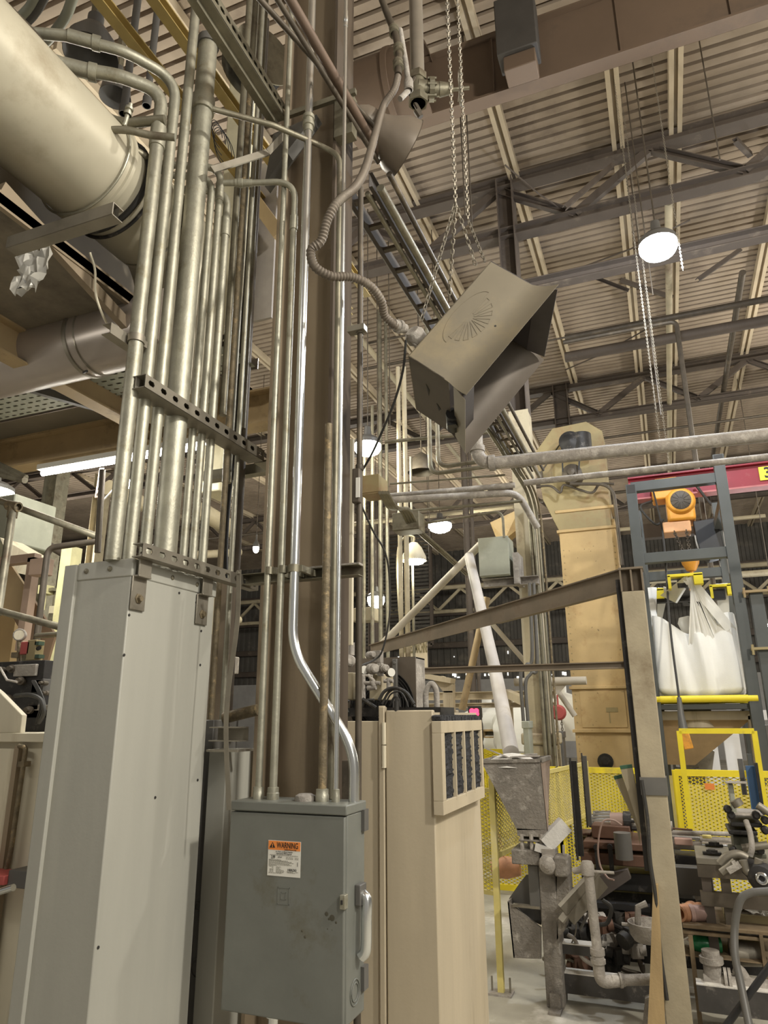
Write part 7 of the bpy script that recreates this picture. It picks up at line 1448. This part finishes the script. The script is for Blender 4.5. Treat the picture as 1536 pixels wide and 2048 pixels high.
m = M(); m.bx(xd + .012, xd + .04, YL - .03, YL, 0, ony(30, 1490, YL).z); part('seam_channel', m, colm, t)
a, b = ony(0, 1742, YL - .15), ony(70, 1780, YL - .15)
m = M(); m.bx(-3.6, ony(24, 1750, YL - .1).x, YL - .14, YL - .02, b.z, a.z - .02); part('red_latch_box', m, redf, t, 'dusty red latch box', bev=.004)
m = M(); m.bx(ony(24, 1750, YL - .1).x, xr_l - .2, YL - .12, YL - .02, b.z - .01, a.z); part('latch_bar', m, greyd, t, bev=.004)
m = M(); m.cyl(ony(-20, 1790, YL - .2), ony(27, 1775, YL - .2), .014, 12); part('pull_handle', m, shiny, t)
m = M(); m.prism([ony(0, 1385, YL), ony(44, 1430, YL), ony(40, 1466, YL), ony(-30, 1466, YL), ony(-30, 1360, YL)], (0, .03, 0)); solo('cream_gusset', m, cream, 'cream slanted steel plate standing on the cabinet at far left', 'plate', bev=.003)
# black hydraulic block + gauge + red valve
t = thing('hydraulic_block', 'greasy black hydraulic block with hoses at the left edge', 'hydraulic unit', ony(50, 1380, 2.85))
for (p0, p1, dp, mt_, nm) in (((-20, 1325), (85, 1360), .2, black, 'upper_block'), ((-20, 1362), (75, 1420), .25, black, 'main_block'), ((40, 1420), (104, 1464), .2, black, 'lower_block'), ((35, 1330), (75, 1352), -.02, dirtyw, 'name_plate'), ((65, 1358), (84, 1385), .1, greyd, 'valve'), ((55, 1410), (130, 1436), .1, dirtyw, 'rod'), ((-10, 1360), (-5, 1362), .1, black, 'plug')):
    a, b = ony(*p0, 2.85), ony(*p1, 2.85); m = M(); m.bx(a.x, b.x, min(2.85, 2.85 + dp), max(2.85, 2.85 + dp), b.z, a.z); part(nm, m, mt_, t, bev=.003)
for x_, y_, r_ in ((26, 1338, .022), (44, 1362, .022), (6, 1340, .016), (88, 1366, .012), (94, 1386, .012), (60, 1420, .02), (15, 1400, .03)):
    q = ony(x_, y_, 2.84); m = M(); m.lathe(q, (.4, -1, 0), [(0, -.03), (r_, -.03), (r_, .02), (r_ * .6, .022), (r_ * .6, .05), (0, .05)], 12); part('plug', m, darkpipe, t)
for k in range(4): m = M(); m.tube(curve([ony(70 - k * 2, 1362, 2.8), ony(82 - k * 2, 1385, 2.78), ony(90 - k * 3, 1410, 2.78), ony(84 - k * 3, 1435, 2.78), ony(72, 1448, 2.8)]), .005, 6); part('cable', m, rubber, t)
m = M(); m.tube(curve([ony(30, 1392, 2.78), ony(60, 1390, 2.76), ony(82, 1400, 2.76), ony(88, 1425, 2.76), ony(78, 1445, 2.78)]), .011, 8); part('hose', m, rubber, t); m = M(); m.tube([ony(0, 1335, 2.75), ony(14, 1360, 2.75), ony(34, 1364, 2.75)], .006, 8); part('lever', m, dirtyw, t)
q = ony(40, 1270, 3.0); t = thing('pressure_gauge', 'dusty round pressure gauge on a red and brown valve, left', 'gauge', q - V((0, 0, .2)))
m = M(); m.lathe(q, (.5, -1, .1), [(0, -.02), (.032, -.02), (.036, 0), (.036, .012), (.03, .014)], 20); part('case', m, dirtyw, t); m = M(); m.lathe(q, (.5, -1, .1), [(.03, .012), (0, .012)], 20); part('dial', m, cream, t)
m = M(); m.cyl(q - V((0, 0, .03)), ony(38, 1325, 3.0), .012, 8); m.bx(q.x - .025, q.x + .025, 2.98, 3.02, q.z - .13, q.z - .10); part('stem', m, rusty, t)
m = M(); a, b = ony(42, 1284, 2.98), ony(56, 1308, 2.98); m.bx(a.x, b.x, 2.98, 3.03, b.z, a.z); part('red_valve', m, redf, t, bev=.003)
m = M(); a, b = ony(56, 1280, 2.98), ony(68, 1320, 2.98); m.bx(a.x, b.x, 2.98, 3.04, b.z, a.z); part('brass_block', m, elevt, t, bev=.003)
for y_ in (1283, 1309): m = M(); a = ony(70, y_, 2.98); m.bx(a.x, a.x + .03, 2.98, 3.02, a.z - .02, a.z); part('green_knob', m, mat('dull_green', (.05, .09, .06), .5), t)
m = M(); a = ony(76, 1297, 2.96); m.cyl(a, a + V((.03, -.02, 0)), .012, 8); part('black_knob', m, black, t)
# brown plates (triangular hopper)
m = M(); m.prism([ony(12, 1115, 3.6), ony(55, 1180, 3.6), ony(55, 1240, 3.6), ony(0, 1215, 3.6)], (0, .02, 0)); solo('brown_plate', m, boomm if False else orangeb, 'brown triangular plate with bolt hole, left edge', 'plate')
m = M(); m.prism([ony(55, 1180, 3.7), ony(110, 1270, 3.7), ony(88, 1345, 3.7), ony(20, 1225, 3.7), ony(30, 1200, 3.7)], (0, .02, 0)); solo('brown_plate', m, mat('brown_sheet', (.24, .16, .10), .7, var=.2), 'large brown pointed hopper plate behind the gauge', 'plate')
m = M(); m.bx(-6, ony(28, 1260, 3.8).x, 3.8, 3.9, ony(10, 1325, 3.8).z, ony(10, 1215, 3.8).z); solo('ochre_sheet', m, elev, 'ochre panel at the left edge behind the gauge', 'panel')
pk = mat('pinkish_post', (.40, .29, .22), .65, var=.15)
m = M(); a = ony(62, 1115, 3.5); m.bx(a.x - .03, a.x + .03, 3.5, 3.56, ony(55, 1300, 3.5).z, a.z); m.bx(a.x - .6, a.x + .03, 3.5, 3.56, a.z - .03, a.z + .03); solo('pinkish_post', m, pk, 'pinkish brown post with top arm at left', 'post')
m = M(); a, b = ony(60, 1118, 3.42), ony(86, 1148, 3.42); m.bx(a.x, b.x, 3.42, 3.5, b.z, a.z); solo('pinkish_box', m, pk, 'small pinkish box on the pinkish post', 'electrical box', bev=.004)
# pipe rails at left
t = thing('pipe_rail', 'dusty galvanised pipe railing with elbows crossing the left background', 'railing', ony(30, 1250, 3.1))
R0 = [ony(-40, 988, 3.1), ony(28, 1012, 3.1), ony(200, 1075, 3.1)]
m = M(); m.cyl(ony(-60, 980, 3.1), ony(200, 1075, 3.3), .022, 14); part('top_rail', m, galvd, t)
m = M(); m.cyl(ony(27, 1012, 3.1), ony(-5, 1230, 3.0), .024, 14); part('upright', m, galvd, t)
m = M(); m.lathe(ony(27, 1012, 3.1) + V((-.05, 0, .012)), (1, 0, -.25), [(.022, 0), (.032, 0), (.032, .10), (.022, .10)], 12); m.lathe(ony(26, 1020, 3.1), (0, 0, -1), [(.024, -.02), (.032, -.02), (.032, .05), (.024, .05)], 12); part('tee_fitting', m, rusty, t)
m = M(); m.tube(fillet([ony(196, 1082, 3.3), ony(96, 1096, 3.25), ony(72, 1290, 3.2)], .06), .02, 12); part('lower_loop', m, darkpipe, t)
m = M(); m.cyl(ony(0, 1222, 2.9), ony(150, 1262, 2.95), .02, 12); m.cyl(ony(72, 1272, 3.1), ony(150, 1266, 3.1), .016, 12); part('mid_rail', m, galvd, t)
m = M(); m.cyl(ony(205, 940, 2.7), ony(195, 1105, 2.7), .016, 10); solo('dark_standpipe', m, darkpipe, 'thin dark pipe just left of the conduits above the trough', 'pipe')
m = M(); m.tube(curve([ony(0, 935, 2.6), ony(20, 945, 2.6), ony(40, 958, 2.6)]), .02, 8); m.cyl(ony(-10, 925, 2.6), ony(52, 955, 2.6), .016, 8); m.cyl(ony(-10, 945, 2.6), ony(50, 960, 2.6), .02, 8); solo('clamped_conduits', m, galvd, 'bundle of clamped conduits at the left edge below the ochre beam', 'conduit')
# pale ducts and pipes far left
for i, (p0, p1, D, r_, mt_, lab) in enumerate((((215, 1040 - 66), (290, 1010), 11, .12, steelb, 'pale far duct slanting behind the left conduits'), ((400, 1020), (470, 1062), 11, .14, steelb, 'bright far duct slanting behind the rusty pipe'), ((300, 1100), (240, 1160), 12, .08, steelb, 'far brace pipe left'),
        ((80, 1080), (130, 1110), 12, .06, steelt, 'far slanting brace at left'), ((390, 1110), (480, 1104), 12, .07, steelb, 'level far pipe behind the slim conduit'), ((390, 1245), (480, 1240), 10, .05, steelb, 'low level far pipe beside the trough'))):
    m = M(); m.cyl(ond(*p0, D), ond(*p1, D + .5), r_, 12); solo('far_duct', m, mt_, lab, 'duct')
q = ond(25, 1065, 9); m = M(); a, b = ond(-30, 1020, 9), ond(55, 1100, 9); m.bx(a.x - .6, a.x + .45, a.y, a.y + .6, b.z, a.z + .15); solo('pale_duct_box', m, palegr, 'large pale duct box at the left edge behind the railing', 'duct', bev=.02)
m = M(); m.prism([ond(0, 1075, 8.5), ond(58, 1108, 8.5), ond(30, 1145, 8.5)], (0, .3, 0)); solo('pale_transition', m, cream, 'pale triangular duct transition at left', 'duct')
yel2 = mat('pale_yellow_far', (.72, .68, .40), .6)
for i, x_ in enumerate((108, 128, 140, 98)):
    q = ond(x_, 1300, 11 + i); m = M(); m.bx(q.x - .1 + .03 * i, q.x + .1 - .03 * i, q.y, q.y + .2, 0, q.z + (1.5, 1.2, .9, .7)[i]); solo('yellow_stand', m, yel2, 'pale yellow upright far behind, ' + ('tallest', 'second tallest', 'third', 'shortest')[i] + ' of the left group', 'post')
for i in range(14):
    x_, y_ = 92 + (i * 29) % 60, 1180 + (i * 41) % 150; q = ond(x_, y_, 11.5); m = M(); m.box(q, (rn.uniform(.1, .6), .2, rn.uniform(.04, .16)), Matrix.Rotation(rn.uniform(-.1, .1), 3, 'Y')); m.cyl(q, q - V((0, 0, .3)), .02, 6); solo('far_equipment', m, (yel2, cream, galvd)[i % 3], 'piece of pale machinery far behind the trough, left', 'machinery', 'far left machinery')
for i, (x0_, y0_, x1_, y1_, D, mt_, lab) in enumerate(((-10, 1340, 140, 1470, 5.2, cabm, 'beige machine side far behind the black hydraulic block'), (418, 1180, 440, 1330, 8, yel2, 'yellow machine glimpsed right of the trough'), (100, 1350, 135, 1365, 4.4, yellow, 'small bright yellow bar behind the trough edge'), (425, 1310, 445, 1345, 7, dirtyw, 'grey clutter glimpsed right of the trough'))):
    a, b = ond((x0_ + x1_) / 2, y0_, D), ond((x0_ + x1_) / 2, y1_, D); xa_, xb_ = ony(x0_, y0_, a.y).x, ony(x1_, y0_, a.y).x; m = M(); m.bx(xa_, xb_, a.y, a.y + .3, b.z if i else 0, a.z); solo('far_machine', m, mt_, lab, 'machinery', bev=.01)
# far machinery row along the back between columns
for i, (x0_, x1_, y0_, D, mt_, lab) in enumerate(((700, 745, 1215, 16, steelb, 'far dusty beam cluster left of the twin pipes'), (1012, 1050, 1402, 13.5, bagm, 'white wrapped pallet load behind the chute pipe'), (1085, 1110, 1400, 14, bagm, 'white wrapped pallet load behind the second column'), (845, 900, 1420, 11, cabm, 'beige machine behind the upright hose'))):
    a = ond((x0_ + x1_) / 2, y0_, D); xa_, xb_ = ony(x0_, y0_, a.y).x, ony(x1_, y0_, a.y).x; m = M(); m.bx(xa_, xb_, a.y, a.y + .5, 0 if i else a.z - .3, a.z); solo('far_load', m, mt_, lab, 'machinery', bev=.02)

# ================================================================ thin service runs under the back of the roof
for i, (p0, p1, z_, r_, lab) in enumerate((((1000, 700), (1536, 640), 8.1, .018, 'thin service conduit just above the sprinkler pipes'), ((1180, 880), (1536, 830), 7.7, .03, 'dark service pipe below the middle truss at right'),
        ((1190, 905), (1536, 862), 7.4, .022, 'second dark service pipe just over the white overhead pipe'), ((720, 690), (1010, 640), 8.0, .02, 'thin dark conduit under the roof between column and hood'), ((720, 740), (1000, 700), 7.9, .03, 'dark pipe under the roof between column and hood'),
        ((700, 1050), (1040, 1030), 6.3, .05, 'far horizontal duct just above the louver'), ((1230, 1060), (1536, 1020), 6.2, .05, 'far horizontal pipe behind the orange hoist'), ((1180, 1170), (1536, 1160), 4.8, .08, 'far level pipe behind the black spreader'))):
    a, b = onz(*p0, z_), onz(*p1, z_); m = M(); m.cyl(a, (b.x, a.y, z_), r_, 8); solo('service_pipe', m, darkpipe if i < 5 else steelb, lab, 'pipe')
for i, (p, L_y, z_, mt_, lab) in enumerate(((( 1338, 610), 9, 7.9, steelb, 'stout pale pipe running away along the roof centre, right of the brightest lamp'), ((1460, 700), 8, 8.0, darkpipe, 'dark pipe running away under the roof near the right edge'), ((740, 700), 9, 7.9, steelb, 'pale pipe running away under the roof right of the brown column'))):
    a = onz(*p, z_); m = M(); m.cyl((a.x, a.y - 2.5, z_), (a.x, a.y + L_y, z_), .05, 10); solo('roof_pipe', m, mt_, lab, 'pipe')
